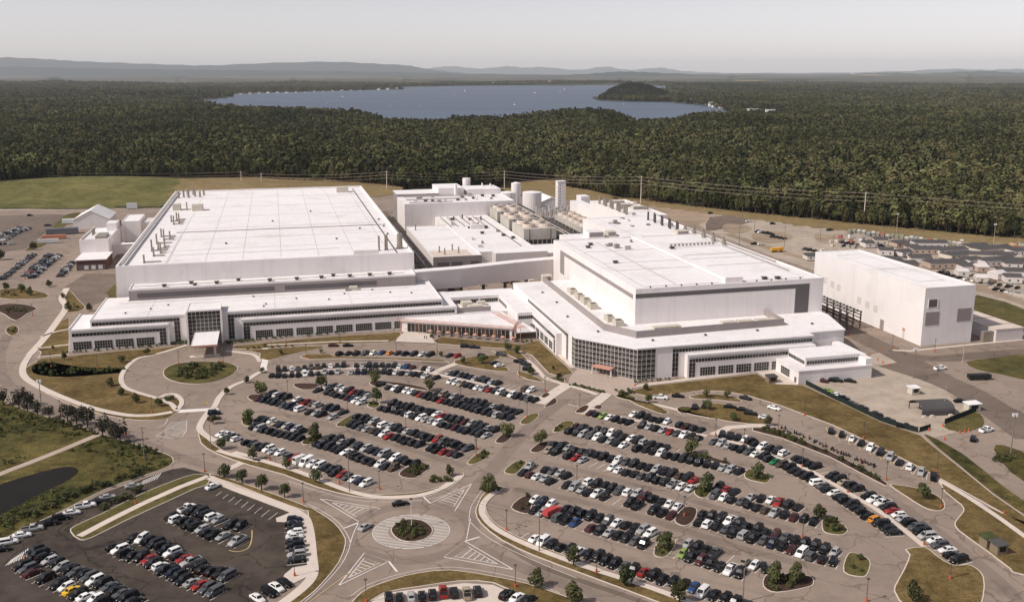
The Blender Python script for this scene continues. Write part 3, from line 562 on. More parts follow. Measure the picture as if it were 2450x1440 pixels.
hatch([[(14 + k * 6, 1352 - k * 2.5 + (k % 2)), (30 + k * 4.6, 1337 - k * 3.2)] for k in range(9)], .22, 'white hatch stripes by the lamp of the dark lot')
mark([(548, 1316), (570, 1319), (594, 1310), (602, 1290), (603, 1268)], .25, 'worn yellow curve around the end of the dark lot row', 'paint_yellow')
hatch([[(x, y), (x2, y2)] for x, y, x2, y2 in [(530, 1176, 516, 1186), (546, 1182, 532, 1193), (562, 1188, 547, 1200), (578, 1194, 562, 1207), (594, 1200, 577, 1214), (610, 1206, 592, 1221), (627, 1213, 608, 1228), (645, 1219, 625, 1236), (664, 1226, 642, 1243)]], .14, 'empty stall lines along the upper edge of the dark lot')
mark([(1402, 977), (1360, 967), (1362, 966)], .35, 'white line on the central driveway by the plaza', smooth=0)

# ------------------------------------------------------------------ buildings on the plant grid
def ub(*a): m = MB(); m.ubox(*a); return m
def upoly(P): return [U(*p) for p in P]
def part(parent, name, material, *boxes):
    m = MB()
    for b in boxes: m.ubox(*b)
    return m.obj(name, material, parent)
def roof_of(parent, u0, u1, v0, v1, z, h=.5, t=.5):
    """white membrane roof with a parapet around it"""
    r = part(parent, 'roof', 'roof', (u0 + t, u1 - t, v0 + t, v1 - t, z - .4, z))
    part(r, 'parapet', 'wall', (u0, u1, v0, v0 + t, z - .4, z + h), (u0, u1, v1 - t, v1, z - .4, z + h), (u0, u0 + t, v0 + t, v1 - t, z - .4, z + h), (u1 - t, u1, v0 + t, v1 - t, z - .4, z + h))
    return r
def block(name, label, cat, u0, u1, v0, v1, z, wall='wall', h=.5, z0=0):
    b = thing(name, label, cat, (*U((u0 + u1) / 2, (v0 + v1) / 2), 0)); b['_k'] = 0; del b['_k']
    return b
# parts are modelled in world coordinates, so buildings keep their Empty at the world origin
def building(name, label, cat='building', group=None): return thing(name, label, cat, group=group)
def mass(b, u0, u1, v0, v1, z, wall='wall', h=.5, z0=0, t=.5):
    w = part(b, 'wall', wall, (u0, u1, v0, v1, z0, z - .42)); roof_of(b, u0, u1, v0, v1, z, h, t); return w
def window_front(b, u0, u1, v, z0, z1, cols, rows=2, name='window', d=.10, fw=.065):
    """window in a wall that faces -v: glass with mullions standing proud"""
    w = part(b, name, 'glass', (u0, u1, v - d * .4, v + .1, z0, z1)); m = MB()
    for k in range(cols + 1):
        u = u0 + (u1 - u0) * k / cols; m.ubox(u - fw / 2, u + fw / 2, v - d, v - d * .4 - .002, z0, z1)
    for k in range(rows + 1):
        z = z0 + (z1 - z0) * k / rows; m.ubox(u0, u1, v - d * 1.1, v - d - .003, z - fw / 2, z + fw / 2)
    m.obj('mullions', 'frame_white', w); return w
def window_left(b, v0, v1, u, z0, z1, cols, rows=2, name='window', d=.10, fw=.065):
    w = part(b, name, 'glass', (u - d * .4, u + .1, v0, v1, z0, z1)); m = MB()
    for k in range(cols + 1):
        v = v0 + (v1 - v0) * k / cols; m.ubox(u - d, u - d * .4 - .002, v - fw / 2, v + fw / 2, z0, z1)
    for k in range(rows + 1):
        z = z0 + (z1 - z0) * k / rows; m.ubox(u - d * 1.1, u - d - .003, v0, v1, z - fw / 2, z + fw / 2)
    m.obj('mullions', 'frame_white', w); return w
def vents(b, spots, z, name='roof_vent', material='metal_dark', s=1.3, h=.9):
    for i, (u, v) in enumerate(spots):
        m = MB(); m.ubox(u - s / 2, u + s / 2, v - s / 2, v + s / 2, z, z + h); m.ubox(u - s * .7, u + s * .7, v - s * .7, v + s * .7, z + h + .003, z + h + .25)
        m.obj(name, material, b)
def stack(b, u, v, z, h, r, material='metal', name='exhaust_stack', band=True):
    m = MB(); x, y = U(u, v); m.tube((x, y, z), (x, y, z + h), r, r, 10); m.tube((x, y, z), (x, y, z + .5), r * 1.5, r * 1.5, 10)
    return m.obj(name, material, b)

# --- left factory (long white roof)
fab1 = building('factory_building', 'huge white factory with a long seamed flat roof on the left')
Z1 = 26.0
part(fab1, 'wall', 'wall', (-168.7, -24, 120.6, 440, 0, Z1 - .42))
roof1 = roof_of(fab1, -168.7, -24, 120.6, 440, Z1, 1.1, .8)
m = MB()
for k, u in enumerate((-146, -128, -110, -91, -72, -54, -36)): m.ubox(u - .10, u + .10, 130, 432, Z1, Z1 + .03)
for v in (165, 200, 240, 292, 340, 392): m.ubox(-150, -30, v - .13, v + .13, Z1 + .034, Z1 + .06)
m.obj('roof_seam', 'seam', roof1)
part(roof1, 'expansion_joint', 'wall_grey', (-150, -27, 227.6, 228.4, Z1, Z1 + .35))
part(roof1, 'gutter', 'metal_dark', (-32.3, -31.7, 124, 428, Z1, Z1 + .25))
part(roof1, 'parapet_step', 'wall', (-55, -42, 121.5, 124.5, Z1, Z1 + 3.2))
m = MB(); m.tube((*U(-166.2, 126), Z1 + 1.3), (*U(-166.2, 436), Z1 + 1.3), .7, n=8); m.obj('roof_pipe', 'pipe', fab1)
for k, v in enumerate((132, 150, 158, 166, 172, 178, 190, 202, 208, 214, 262, 268, 275, 282, 330)):
    s = stack(fab1, -157 + (k % 3) * 2.6, v, Z1, 4.2 + .7 * (k % 4), .45, 'metal')
    mm = MB(); x, y = U(-157 + (k % 3) * 2.6, v); mm.bar((x, y, Z1 + .6), (*U(-149, v), Z1 + .6), .7, .5); mm.obj('duct', 'metal', s)
for k, (u, v) in enumerate([(-163, 402), (-160, 408), (-156, 402), (-152, 410), (-158, 418), (-154, 422), (-148, 404), (-146, 416)]): stack(fab1, u, v, Z1, 4.5 + k % 3, .7, 'metal')
for (u, v, s_) in [(-148, 324, 7), (-161, 330, 5), (-46, 405, 9)]:
    part(fab1, 'rooftop_unit', 'beige', (u, u + s_, v, v + 7, Z1, Z1 + 4.2))
for u, v, h, r in [(-40.5, 136, 8, .5), (-37, 137, 8, .45), (-36, 138.6, 8, .45), (-29, 140, 8, 1.5)]: stack(fab1, u, v, Z1, h, r, 'metal')
vents(fab1, [(-60, 180), (-44, 215), (-95, 260), (-70, 300), (-120, 180), (-30, 190), (-29, 220), (-29, 250)], Z1, s=.9, h=.5)
part(fab1, 'rear_annex', 'wall', (-131, -51, 441, 470, 0, 21)); m = MB()
for u0, u1 in ((-128, -104), (-92, -64)): m.tube((*U(u0, 452), 22.6), (*U(u1, 452), 22.6), 1.3, n=10)
for u in (-126, -112, -100, -90, -78, -66): m.tube((*U(u, 460), 21), (*U(u, 460), 24), .8, n=8)
m.obj('roof_duct', 'pipe', fab1)
# mid tier with dark face
mid = building('factory_tier', 'grey-fronted middle tier between the left office and left factory')
part(mid, 'wall', 'wall_grey', (-161.7, -25.3, 106.5, 120.4, 12.9, 17.6)); roof_of(mid, -161.7, -25.3, 106.5, 120.4, 18, .5, .5)
m = MB(); [m.ubox(a, b, 106.40, 106.49, 14, 16.2) for a, b in ((-158, -95), (-90, -45))]; m.obj('louver_strip', 'wall_dark', mid)
part(mid, 'pipe_run', 'pipe', (-160, -30, 113.2, 113.5, 18, 18.35))
vents(mid, [(-146, 110), (-134, 114), (-132, 109), (-122, 111), (-112, 115), (-97, 110.5), (-84, 110.2), (-72, 111), (-66, 114), (-58, 110.5), (-48, 110.8), (-38, 111)], 18, s=1.6, h=1.0)
# --- left office
off1 = building('office_building', 'low white office with ribbon windows and a glass tower on the left')
part(off1, 'wall', 'wall', (-173.4, -17.5, 70.7, 106.4, 0, 12.38)); part(off1, 'wall', 'wall', (-173.4, -162, 106.4, 116, 0, 12.38)); part(off1, 'wall', 'wall', (-25, -17.5, 106.4, 114, 0, 12.38))
r_ = part(off1, 'roof', 'roof', (-172.9, -18, 71.2, 106.4, 12.4, 12.8), (-172.9, -162.2, 106.4, 115.5, 12.4, 12.8), (-24.8, -18, 106.4, 113.5, 12.4, 12.8))
part(r_, 'parapet', 'wall', (-173.4, -17.5, 70.7, 71.2, 12.38, 13.1), (-173.4, -172.9, 71.2, 116, 12.38, 13.1), (-18, -17.5, 71.2, 114, 12.38, 13.1))
m = MB(); [m.ubox(-170, -20, v - .06, v + .06, 12.8, 12.83) for v in (82, 94)]; [m.ubox(u - .06, u + .06, 72, 106, 12.834, 12.85) for u in (-150, -95, -60)]; m.obj('roof_seam', 'seam', r_)
vents(off1, [(-150, 86), (-143, 92), (-100, 78), (-99, 82), (-85, 90), (-70, 84), (-62, 95), (-48, 100), (-40, 92), (-30, 88), (-105, 100), (-160, 80)], 12.8, s=.6, h=.35)
part(off1, 'rooftop_unit', 'beige', (-59, -55, 102, 105, 12.8, 14.6)); part(off1, 'rooftop_unit', 'metal', (-61, -59.3, 101, 103, 12.8, 14.2))
for a, b in ((-182, -141), (-110, -11)):
    part(off1, 'wall', 'wall', (a, b, 68.6, 70.69, 0, 9.2)); r2 = part(off1, 'roof', 'roof', (a, b, 68.6, 70.69, 9.2, 9.6))
part(off1, 'wall', 'wall', (-182, -173.41, 70.7, 97, 0, 9.2)); part(off1, 'roof', 'roof', (-182, -173.41, 70.7, 97, 9.2, 9.6)); part(off1, 'parapet', 'wall', (-182, -181.6, 68.6, 97, 9.6, 10.2))
part(off1, 'wall', 'wall', (-17.49, -11, 70.7, 102, 0, 9.2)); part(off1, 'roof', 'roof', (-17.49, -11, 70.7, 102, 9.2, 9.6))
window_front(off1, -172.8, -136.4, 70.7, 10.2, 11.7, 26, 1, 'window_band'); window_front(off1, -138.8, -136.4, 70.7, .4, 10.15, 2, 5, 'window_column')
window_front(off1, -180.8, -142.2, 68.6, 6.5, 8.0, 27, 1, 'window_band'); window_front(off1, -145.0, -142.2, 68.6, .4, 6.45, 2, 4, 'window_column')
window_front(off1, -115.8, -18.0, 70.7, 10.2, 11.7, 70, 1, 'window_band'); window_front(off1, -115.8, -113.2, 70.7, .4, 10.15, 2, 5, 'window_column')
window_front(off1, -109.2, -12.0, 68.6, 6.5, 8.0, 70, 1, 'window_band'); window_front(off1, -109.2, -106.4, 68.6, .4, 6.45, 2, 4, 'window_column')
part(off1, 'dark_strip', 'wall_dark', (-172.8, -134.4, 70.62, 70.72, 12.05, 12.2), (-115.8, -17.8, 70.62, 70.72, 12.05, 12.2), (-180.8, -141.2, 68.52, 68.62, 8.45, 8.65), (-109.2, -11.4, 68.52, 68.62, 8.45, 8.65))  # thin dark-coloured strips above the window bands, slightly proud of the wall
for k in range(4): window_front(off1, -180.6 + k * 8.6, -173.2 + k * 8.6, 68.6, .7, 4.2, 7, 3)
for k in range(8): window_front(off1, -104 + k * 9.0, -96.5 + k * 9.0 - (3.4 if k == 7 else 0), 68.6, .7, 4.1, 8 if k < 7 else 4, 3)
def curtain(parent, name, A, B, z0, z1, cols, rows, fw=.12, proud=.14, material='glass_pane', extra_rows=False):
    """glass curtain wall from A to B (plant grid), seen from its outer side: one pane object per bay"""
    a, b = Vector((*U(*A), 0)), Vector((*U(*B), 0)); d = (b - a); L = d.length; d.normalize(); n = Vector((d.y, -d.x, 0))
    fr = MB(); cw = L / cols; ch = (z1 - z0) / rows
    for k in range(cols + 1):
        p = a + d * (k * cw); fr.bar(p + n * .05 + Vector((0, 0, z0)), p + n * .05 + Vector((0, 0, z1)), fw, fw) if 0 else fr.hexa([*(tuple(q) for q in _quad(p, d, n, fw, proud, z0)), *(tuple(q) for q in _quad(p, d, n, fw, proud, z1))])
    for r in range(rows + 1):
        z = z0 + r * ch; w = fw * .8
        c = [a + n * (proud + .01), b + n * (proud + .01), b - n * .05, a - n * .05]
        fr.hexa([(q.x, q.y, z - w / 2) for q in c] + [(q.x, q.y, z + w / 2) for q in c])
        if extra_rows and r < rows:
            z += ch * .28; w = fw * .5; fr.hexa([(q.x, q.y, z - w / 2) for q in c] + [(q.x, q.y, z + w / 2) for q in c])
    g = MB(); g.hexa([(0, 0, 0), (cw - fw, 0, 0), (cw - fw, .05, 0), (0, .05, 0), (0, 0, ch - fw * .8), (cw - fw, 0, ch - fw * .8), (cw - fw, .05, ch - fw * .8), (0, .05, ch - fw * .8)])
    gm = g.mesh('pane', material); f = fr.obj(name, 'frame_white', parent); rz = math.atan2(d.y, d.x)
    for r in range(rows):
        for k in range(cols):
            p = a + d * (k * cw + fw / 2) + n * .075
            q = link('pane', gm, f, (p.x, p.y, z0 + r * ch + fw * .4), rz); q.rotation_euler = (random.uniform(-.006, .006), 0, rz + random.uniform(-.012, .012))
    return f
def _quad(p, d, n, fw, proud, z):
    z = Vector((0, 0, z)); return [p - d * fw / 2 + n * proud + z, p + d * fw / 2 + n * proud + z, p + d * fw / 2 - n * .05 + z, p - d * fw / 2 - n * .05 + z]
tw = building('entrance_tower', 'square glass entrance tower on the left office')
part(tw, 'wall', 'wall_dark', (-132.6, -118.8, 67.0, 82, 0, 14.6)); roof_of(tw, -133, -118.4, 66.6, 82.4, 15.2, .3, .4)
curtain(tw, 'curtain_wall', (-132.6, 67.0), (-118.8, 67.0), 4.2, 14.8, 8, 6)
part(tw, 'wall', 'wall', (-133.4, -132.62, 66.4, 70.6, 0, 14.8), (-118.78, -118, 66.4, 70.6, 0, 14.8)); part(tw, 'door', 'glass', (-130, -121, 66.8, 66.98, .2, 3.9))
cn = building('entrance_canopy', 'white drop-off canopy with a red edge below the glass tower', 'canopy')
part(cn, 'roof', 'roof', (-129.8, -119.6, 42.5, 66.2, 5.2, 5.6)); part(cn, 'fascia', 'orange_trim', (-130, -119.4, 42.2, 42.49, 5.0, 5.75)); part(cn, 'fascia', 'wall', (-130, -129.81, 42.5, 66.2, 5.0, 5.75), (-119.59, -119.4, 42.5, 66.2, 5.0, 5.75))
for u in (-128.8, -120.6):
    for v in (46, 60): part(cn, 'column', 'concrete', (u - .5, u + .5, v - .5, v + .5, 0, 5.19))
part(cn, 'curb_base', 'concrete', (-131, -118.6, 44.4, 47.6, 0, .25))
# --- cafeteria and links between the offices
caf = building('cafeteria', 'low white cafeteria with a red trellis and glazed front', 'building')
CF = [(-38, 64.5), (8.5, 36.5), (13, 47), (11, 68), (-10, 68), (-10.5, 68.3), (-35, 68.3)]
m = MB(); m.prism(upoly(CF), 0, 5.2); m.obj('wall', 'wall', caf); m = MB(); m.prism(upoly([(-38.6, 64.3), (8.8, 35.6), (13.4, 47), (11.2, 68), (-10, 68), (-35, 68.32)]), 5.21, 5.6); m.obj('roof', 'roof', caf)
def along(A, B, t): return (A[0] + (B[0] - A[0]) * t, A[1] + (B[1] - A[1]) * t)
curtain(caf, 'glazed_front', (-35.5, 63.0), (7.6, 37.0), .3, 4.4, 26, 1, fw=.12)
A_, B_ = (-41, 62.8), (10.5, 31.8); tr = MB()
for k in range(7):
    p = along(A_, B_, .04 + k * .155); x, y = U(*p); tr.tube((x, y, 0), (x, y, 5.9), .16, n=6)
for off, z in ((0, 5.9), (1.6, 6.0), (3.0, 6.1)):
    a = U(A_[0] + off * .5, A_[1] + off); b = U(B_[0] + off * .5, B_[1] + off); tr.bar((*a, z), (*b, z), .16, .2)
for k in range(14):
    p = along(A_, B_, k / 13); tr.bar((*U(*p), 6.2), (*U(p[0] + 1.8, p[1] + 3.4), 6.2), .06, .08)
tr.obj('trellis', 'orange_trim', caf)
tr = MB(); a, b = U(6, 66), U(12, 34)
for o in (0, 1.5, 3): tr.bar((a[0] + o, a[1], 6.1), (b[0] + o, b[1], 6.1), .22)
for k in range(6):
    t = k / 5; tr.tube((a[0] + (b[0] - a[0]) * t, a[1] + (b[1] - a[1]) * t, 0), (a[0] + (b[0] - a[0]) * t, a[1] + (b[1] - a[1]) * t, 6.1), .12, n=6)
tr.obj('trellis', 'orange_trim', caf)
for k in range(10):
    p = along((-26, 55), (8, 33.2), k / 9); um = MB(); x, y = U(*p); um.tube((x, y, .15), (x, y, 2.3), .05, n=6); um.tube((x, y, 1.9), (x, y, 2.6), 1.35, .05, 8)
    tag(um.obj('patio_umbrella', 'orange_trim'), f'red patio umbrella, {ordn(k + 1)} from the left along the cafeteria glass', 'umbrella', 'umbrellas along the cafeteria')
hub = building('office_link', 'white two-storey link with a sunken roof court between the offices')
part(hub, 'wall', 'wall', (-10.9, 23.6, 88, 102, 0, 9.0)); part(hub, 'wall', 'wall', (14, 23.6, 48, 87.9, 0, 9.0)); part(hub, 'roof', 'roof', (-10.9, 23.6, 88, 102, 9.01, 9.4), (14, 23.6, 48, 87.99, 9.01, 9.4))
part(hub, 'wall', 'wall', (-10.9, 13.9, 68.4, 87.9, 0, 5.4)); part(hub, 'roof', 'roof', (-10.9, 13.9, 68.4, 87.9, 5.41, 5.8)); part(hub, 'screen_wall', 'wall_grey', (-10.5, 6, 70, 70.5, 5.8, 8.2))
window_front(hub, -9.5, 3.5, 88, 6.2, 8.0, 10, 1, 'window_band'); window_front(hub, 4.5, 13.5, 88, 6.2, 8.0, 8, 1, 'window_band'); window_left(hub, 70, 87, 14, 6.2, 8.0, 18, 1, 'window_band')
window_front(hub, 14.5, 23.2, 48, 6.4, 8.0, 9, 1, 'window_band'); window_front(hub, 16.5, 21.5, 48, .5, 3.6, 5, 2)
for k, (u, v, a, b, h) in enumerate([(-6, 80, 5, 6, 2.4), (-4, 74, 7, 4, 2.0), (2, 82, 4, 3, 2.0)]): part(hub, 'rooftop_unit', 'beige', (u, u + a, v, v + b, 5.8, 5.8 + h))
pav = building('tent_pavilion', 'small white pyramid-roofed pavilion by the cafeteria end', 'pavilion')
c = [U(10.2, 36), U(20.2, 36), U(20.2, 46.5), U(10.2, 46.5)]; top = U(15.2, 41.5); m = MB()
for i in range(4): m.face([(*c[i], 3.4), (*c[(i + 1) % 4], 3.4), (*top, 6.4)])
for i in range(4): m.face([(*c[i], 3.1), (*c[(i + 1) % 4], 3.1), (*c[(i + 1) % 4], 3.4), (*c[i], 3.4)])
m.obj('roof', 'roof', pav)
for q in c: m = MB(); m.tube((*q, 0), (*q, 3.1), .2, n=6); m.obj('post', 'frame_white', pav)
# --- enclosed bridge between the factories
br = building('enclosed_bridge', 'long grey-white enclosed bridge joining the two factories', 'bridge')
BP = [(-24, 114.2), (0, 117.0), (31, 125.5), (60, 131)]
def bpoly(P, w): return [U(*p) for p in P] + [U(p[0] - .5, p[1] + w) for p in P[::-1]]
m = MB(); m.prism(bpoly(BP, 7), 8, 17.5, True); m.obj('wall', 'wall_light', br); m = MB(); m.prism(bpoly([(p[0], p[1] - .15) for p in BP], 7.3), 17.51, 18); m.obj('roof', 'roof', br)
for t in (.12, .3, .45, .6, .75, .9):
    p = along((-24, 114.2), (60, 131), t)
    for dv in (1.5, 5.5): m = MB(); x, y = U(p[0], p[1] + dv); m.tube((x, y, 0), (x, y, 8), .45, n=8); m.obj('pier', 'metal_dark', br)
sh = building('stair_shed', 'small beige stair shed under the right end of the bridge', 'shed'); part(sh, 'wall', 'beige', (40, 45, 98, 103, 0, 15.5)); part(sh, 'door', 'wood', (42, 44, 97.9, 97.99, 12.9, 15))
# --- right office
off2 = building('office_building', 'low white office with a chamfered glass corner on the right')
P2 = [(23.7, 97), (23.7, -12.5), (42.3, -35.6), (119.4, -35.6), (119.4, -31.5), (137, -31), (144.2, -6), (144.2, -.05), (54.2, -.05), (54.2, 97)]
m = MB(); m.prism(upoly(P2), 0, 12.58); m.obj('wall', 'wall', off2)
m = MB(); m.prism(upoly([(23.4, 97), (23.4, -12.7), (42.1, -36.0), (119.7, -36.0), (119.7, -31.9), (137.3, -31.4), (144.2, -6), (144.2, -.05), (54.2, -.05), (54.2, 97)]), 12.6, 13.1); ro2 = m.obj('roof', 'roof', off2)
curtain(off2, 'glass_corner', (23.7, -12.5), (42.3, -35.6), .3, 12.3, 17, 6, fw=.12, extra_rows=True)
curtain(off2, 'glass_return', (42.3, -35.6), (50, -35.6), .3, 12.3, 4, 6, fw=.11, extra_rows=True)
curtain(off2, 'glass_return', (23.7, -8.5), (23.7, -12.5), .3, 12.3, 2, 6, fw=.11, extra_rows=True)
pc = along((23.7, -12.5), (42.3, -35), .58); m = MB(); q0 = along((23.7, -12.5), (42.3, -35), .36); q1 = along((23.7, -12.5), (42.3, -35), .66)
m.prism(upoly([(q0[0] - .1, q0[1] - .3), (q1[0] - .1, q1[1] - .3), (q1[0] - 2.9, q1[1] - 2.6), (q0[0] - 2.9, q0[1] - 2.6)]), 3.2, 3.6, True); cp = m.obj('entrance_canopy', 'orange_trim', off2)
for q in (q0, q1): m = MB(); m.ubox(q[0] - 2.6, q[0] - 2.1, q[1] - 2.3, q[1] - 1.8, 0, 3.19); m.obj('column', 'wall', cp)
VF = -35.6
window_front(off2, 57.2, 119.2, VF, 10.2, 11.7, 46, 1, 'window_band'); window_front(off2, 57.2, 59.8, VF, .4, 10.1, 2, 5, 'window_column')
part(off2, 'wall', 'wall', (62.5, 119.4, -38.6, -35.65, 0, 9.2)); part(off2, 'roof', 'roof', (62.5, 119.4, -38.6, -35.65, 9.21, 9.6))
window_front(off2, 63.2, 108, -38.6, 6.5, 8.0, 34, 1, 'window_band'); window_front(off2, 63.2, 65.9, -38.6, .4, 6.4, 2, 4, 'window_column')
for k in range(5): window_front(off2, 68.0 + k * 7.9, 74.6 + k * 7.9, -38.6, .8, 4.2, 6, 3)
part(off2, 'dark_strip', 'wall_dark', (57.2, 119.2, -35.7, -35.605, 11.95, 12.15), (63.2, 108, -38.7, -38.61, 8.4, 8.6))  # same dark-coloured strips, set on the front of the right office
window_left(off2, 0, 66, 23.7, 10.2, 11.7, 50, 1, 'window_band'); window_left(off2, -2.6, 0, 23.7, .4, 11.7, 2, 5, 'window_column')
part(off2, 'wall', 'wall', (21.2, 23.69, 7, 60, 0, 9.2)); part(off2, 'roof', 'roof', (21.2, 23.69, 7, 60, 9.21, 9.6))
window_left(off2, 9, 58, 21.2, 6.5, 8.0, 36, 1, 'window_band'); window_left(off2, 8.6, 10.9, 21.2, .4, 6.4, 2, 4, 'window_column')
for k in range(6): window_left(off2, 13 + k * 7.4, 18.6 + k * 7.4, 21.2, .8, 4.2, 5, 3)
scr = MB(); SP_ = [(39.3, 96), (38.4, -6), (47.2, -21.2), (115.2, -18.4), (115.9, -.2)]
for a, b in zip(SP_, SP_[1:]): scr.bar((*U(*a), 14.55), (*U(*b), 14.55), .4, 2.9)
scr.obj('screen_wall', 'wall_grey', off2)
for u, v, a, b in [(44, 62, 3.4, 6), (44, 50, 3.4, 6), (44, 40, 3.6, 6.5), (44, 30, 3.6, 5.5), (44, 6, 3.2, 5.5), (45, -2, 3.6, 5)]:
    o = part(off2, 'rooftop_unit', 'beige', (u, u + a, v, v + b, 13.1, 15.6)); part(o, 'fan', 'metal_dark', (u + .6, u + a - .6, v + 1, v + 2.6, 15.61, 15.9))
for u, a in [(57, 12), (88, 6.5), (95.5, 7), (104, 9)]:
    o = part(off2, 'rooftop_unit', 'beige', (u, u + a, -16, -12.6, 13.1, 15.5)); part(o, 'grille', 'wall_grey', *[(u + .4 + k * 2.2, u + 1.9 + k * 2.2, -16.06, -16.005, 13.5, 15.1) for k in range(int(a / 2.4))])
vents(off2, [(30, 20), (33, 48), (32, 70), (35, -8), (52, -27), (76, -25), (100, -24), (128, -20)], 13.1, s=.7, h=.4)
low = building('low_wing', 'stepped low white wing at the right end of the right office')
part(low, 'wall', 'wall', (107, 131, -52, -38.65, 0, 8.3), ); part(low, 'roof', 'roof', (106.8, 131.2, -52.2, -38.62, 8.31, 8.9)); window_front(low, 107.6, 130.6, -52, 6.0, 7.5, 20, 1, 'window_band'); window_left(low, -51.5, -39, 107, 6.0, 7.5, 10, 1, 'window_band')
part(low, 'wall', 'wall', (131.01, 134, -57, -31.6, 0, 8.0), (101.5, 106.99, -57, -38.7, 0, 5.0), (107, 131, -57, -52.01, 0, 5.0)); part(low, 'roof', 'roof', (101.3, 106.79, -57.2, -38.65, 5.01, 5.4), (106.8, 134.2, -57.2, -52.21, 5.01, 5.4), (131.21, 134.2, -52.2, -31.6, 8.01, 8.4))
window_left(low, -50, -43, 101.5, .8, 3.9, 5, 3); part(low, 'door', 'wall_dark', (101.42, 101.49, -55.5, -54, .1, 2.4))
# --- right factory
fab2 = building('factory_building', 'tall white factory with grey banded corners behind the right office')
Z2 = 28.0
part(fab2, 'wall', 'wall', (54.3, 144.4, 0, 130, 0, Z2 - .42)); rf = roof_of(fab2, 54.3, 144.4, 0, 130, Z2, .5, .6)
part(fab2, 'wall', 'wall', (95, 144.4, 130.1, 206, 0, Z2 - .42)); rb = roof_of(fab2, 95, 144.4, 129.5, 206, Z2 + .01, .35, .6)
part(fab2, 'wall', 'wall', (126, 153, 206.1, 288, 0, Z2 - .42)); rc = roof_of(fab2, 126, 153, 206.1, 288, Z2 + .02, .35, .6)
part(fab2, 'wall', 'wall', (64, 95, 130.1, 152, 0, 27.2)); part(fab2, 'roof', 'roof', (64, 95, 130.7, 152, 27.22, 27.7))
part(fab2, 'grey_band', 'wall_dark', (54.32, 137.4, -.07, -.02, 24.4, 26.3), (130.5, 137.4, -.07, -.02, 13.15, 24.39))
part(fab2, 'grey_band', 'wall_grey', (54.22, 54.28, 3, 116, 23.6, 25.4), (54.22, 54.28, 108.5, 116, 13.2, 23.59))
m = MB()
for u in (60, 98.5, 104, 137): m.ubox(u - .15, u + .15, 5, 128, Z2, Z2 + .06)
for v in (5, 42, 60, 92): m.ubox(60, 137, v - .15, v + .15, Z2 + .064, Z2 + .1)
for u in (104, 137): m.ubox(u - .15, u + .15, 131, 204, Z2 + .02, Z2 + .07)
m.obj('roof_seam', 'seam', rf)
part(rf, 'roof_ridge', 'roof', (99, 103.5, 6, 128, Z2 + .07, Z2 + 1.3)); part(rf, 'roof_box', 'wall', (97, 105.5, 2.2, 6, Z2, Z2 + 2.6))
vents(fab2, [(62 + k * 7.2, 2.6) for k in range(11)], Z2, s=.5, h=.5); vents(fab2, [(66, 104), (70, 112), (118, 6), (124, 5), (108, 90), (66, 60)], Z2, s=1.8, h=.9)
for k in range(9): stack(fab2, 133 + (k % 2) * 1.8, 142 + k * 6, Z2, 5.2, .6, 'metal_dark')
for k in range(14): stack(fab2, 139 + (k % 3) * 1.6, 92 + k * 4.4, Z2, 1.8 + (k % 3) * .8, .8, 'metal')
for k in range(9): stack(fab2, 128 + (k % 2), 216 + k * 7, Z2, 5.5, .8, 'metal')
m = MB(); m.tube((*U(141.5, 40), Z2 + .9), (*U(141.5, 150), Z2 + .9), .35, n=6); m.tube((*U(137.6, 20), Z2 + .7), (*U(137.6, 92), Z2 + .7), .25, n=6); m.obj('roof_pipe', 'pipe', fab2)
m = MB(); [m.ubox(110 + k * 2.2, 110.6 + k * 2.2, 96, 97.2, Z2, Z2 + 1.1) for k in range(12)]; m.ubox(109, 138, 96.4, 96.7, Z2 + 1.1, Z2 + 1.3); m.obj('roof_rack', 'metal', fab2)
for u, v, a, b, h in [(136, 250, 9, 6, 2), (140, 236, 8, 5, 2.2), (138, 270, 8, 6, 1.8), (76, 134, 9, 9, 3.2), (128, 130.5, 7, 6, 2.2), (88, 136, 5, 6, 2.6)]:
    o = part(fab2, 'rooftop_unit', 'beige' if u != 76 else 'wall', (u, u + a, v, v + b, Z2 + .03 if u > 95 else 27.7, Z2 + h + .03)); part(o, 'grille', 'wall_grey', (u + .6, u + a - .6, v - .06, v - .005, Z2 + .5, Z2 + h - .3))
part(fab2, 'stair_tower', 'wall', (134.8, 142, 338, 350, 0, 25)) ; part(fab2, 'wall', 'wall', (126, 134.7, 288.1, 338, 0, 22)); part(fab2, 'roof', 'roof', (126, 134.7, 288.1, 338, 22.01, 22.4))
# --- tall white block on the right
wb = building('white_block', 'tall plain white windowless block standing alone on the right')
ZW = 25.8
part(wb, 'wall', 'wall', (182, 208.1, -21.8, 71.5, 0, ZW - .42)); rw = roof_of(wb, 182, 208.1, -21.8, 71.5, ZW, .35, .5)
m = MB(); [m.ubox(u - .12, u + .12, -8, 60, ZW, ZW + .05) for u in (188, 202)]; [m.ubox(188, 202, v - .12, v + .12, ZW + .055, ZW + .1) for v in (-8, 22, 60)]; m.obj('roof_seam', 'seam', rw)
part(wb, 'louver', 'wall_dark', (184.2, 188.6, -21.95, -21.81, 17.4, 20.8)); part(wb, 'louver_frame', 'wall', (183.9, 184.19, -22.05, -21.82, 17.1, 21.1), (188.61, 188.9, -22.05, -21.82, 17.1, 21.1))
part(wb, 'louver', 'wall_grey', (183.2, 190.2, -21.93, -21.81, 9.2, 15.2)); part(wb, 'louver', 'wall_grey', (199.6, 206.8, -21.93, -21.81, 10.0, 15.8))
for v, z in [(66, 11.8), (60.5, 11.6), (53, 11), (47, 10.6), (28, 8.2), (21, 7.6), (14, 7.2)]: part(wb, 'louver', 'wall_light', (181.88, 181.99, v - 1.6, v + 1.6, z, z + 3.2))
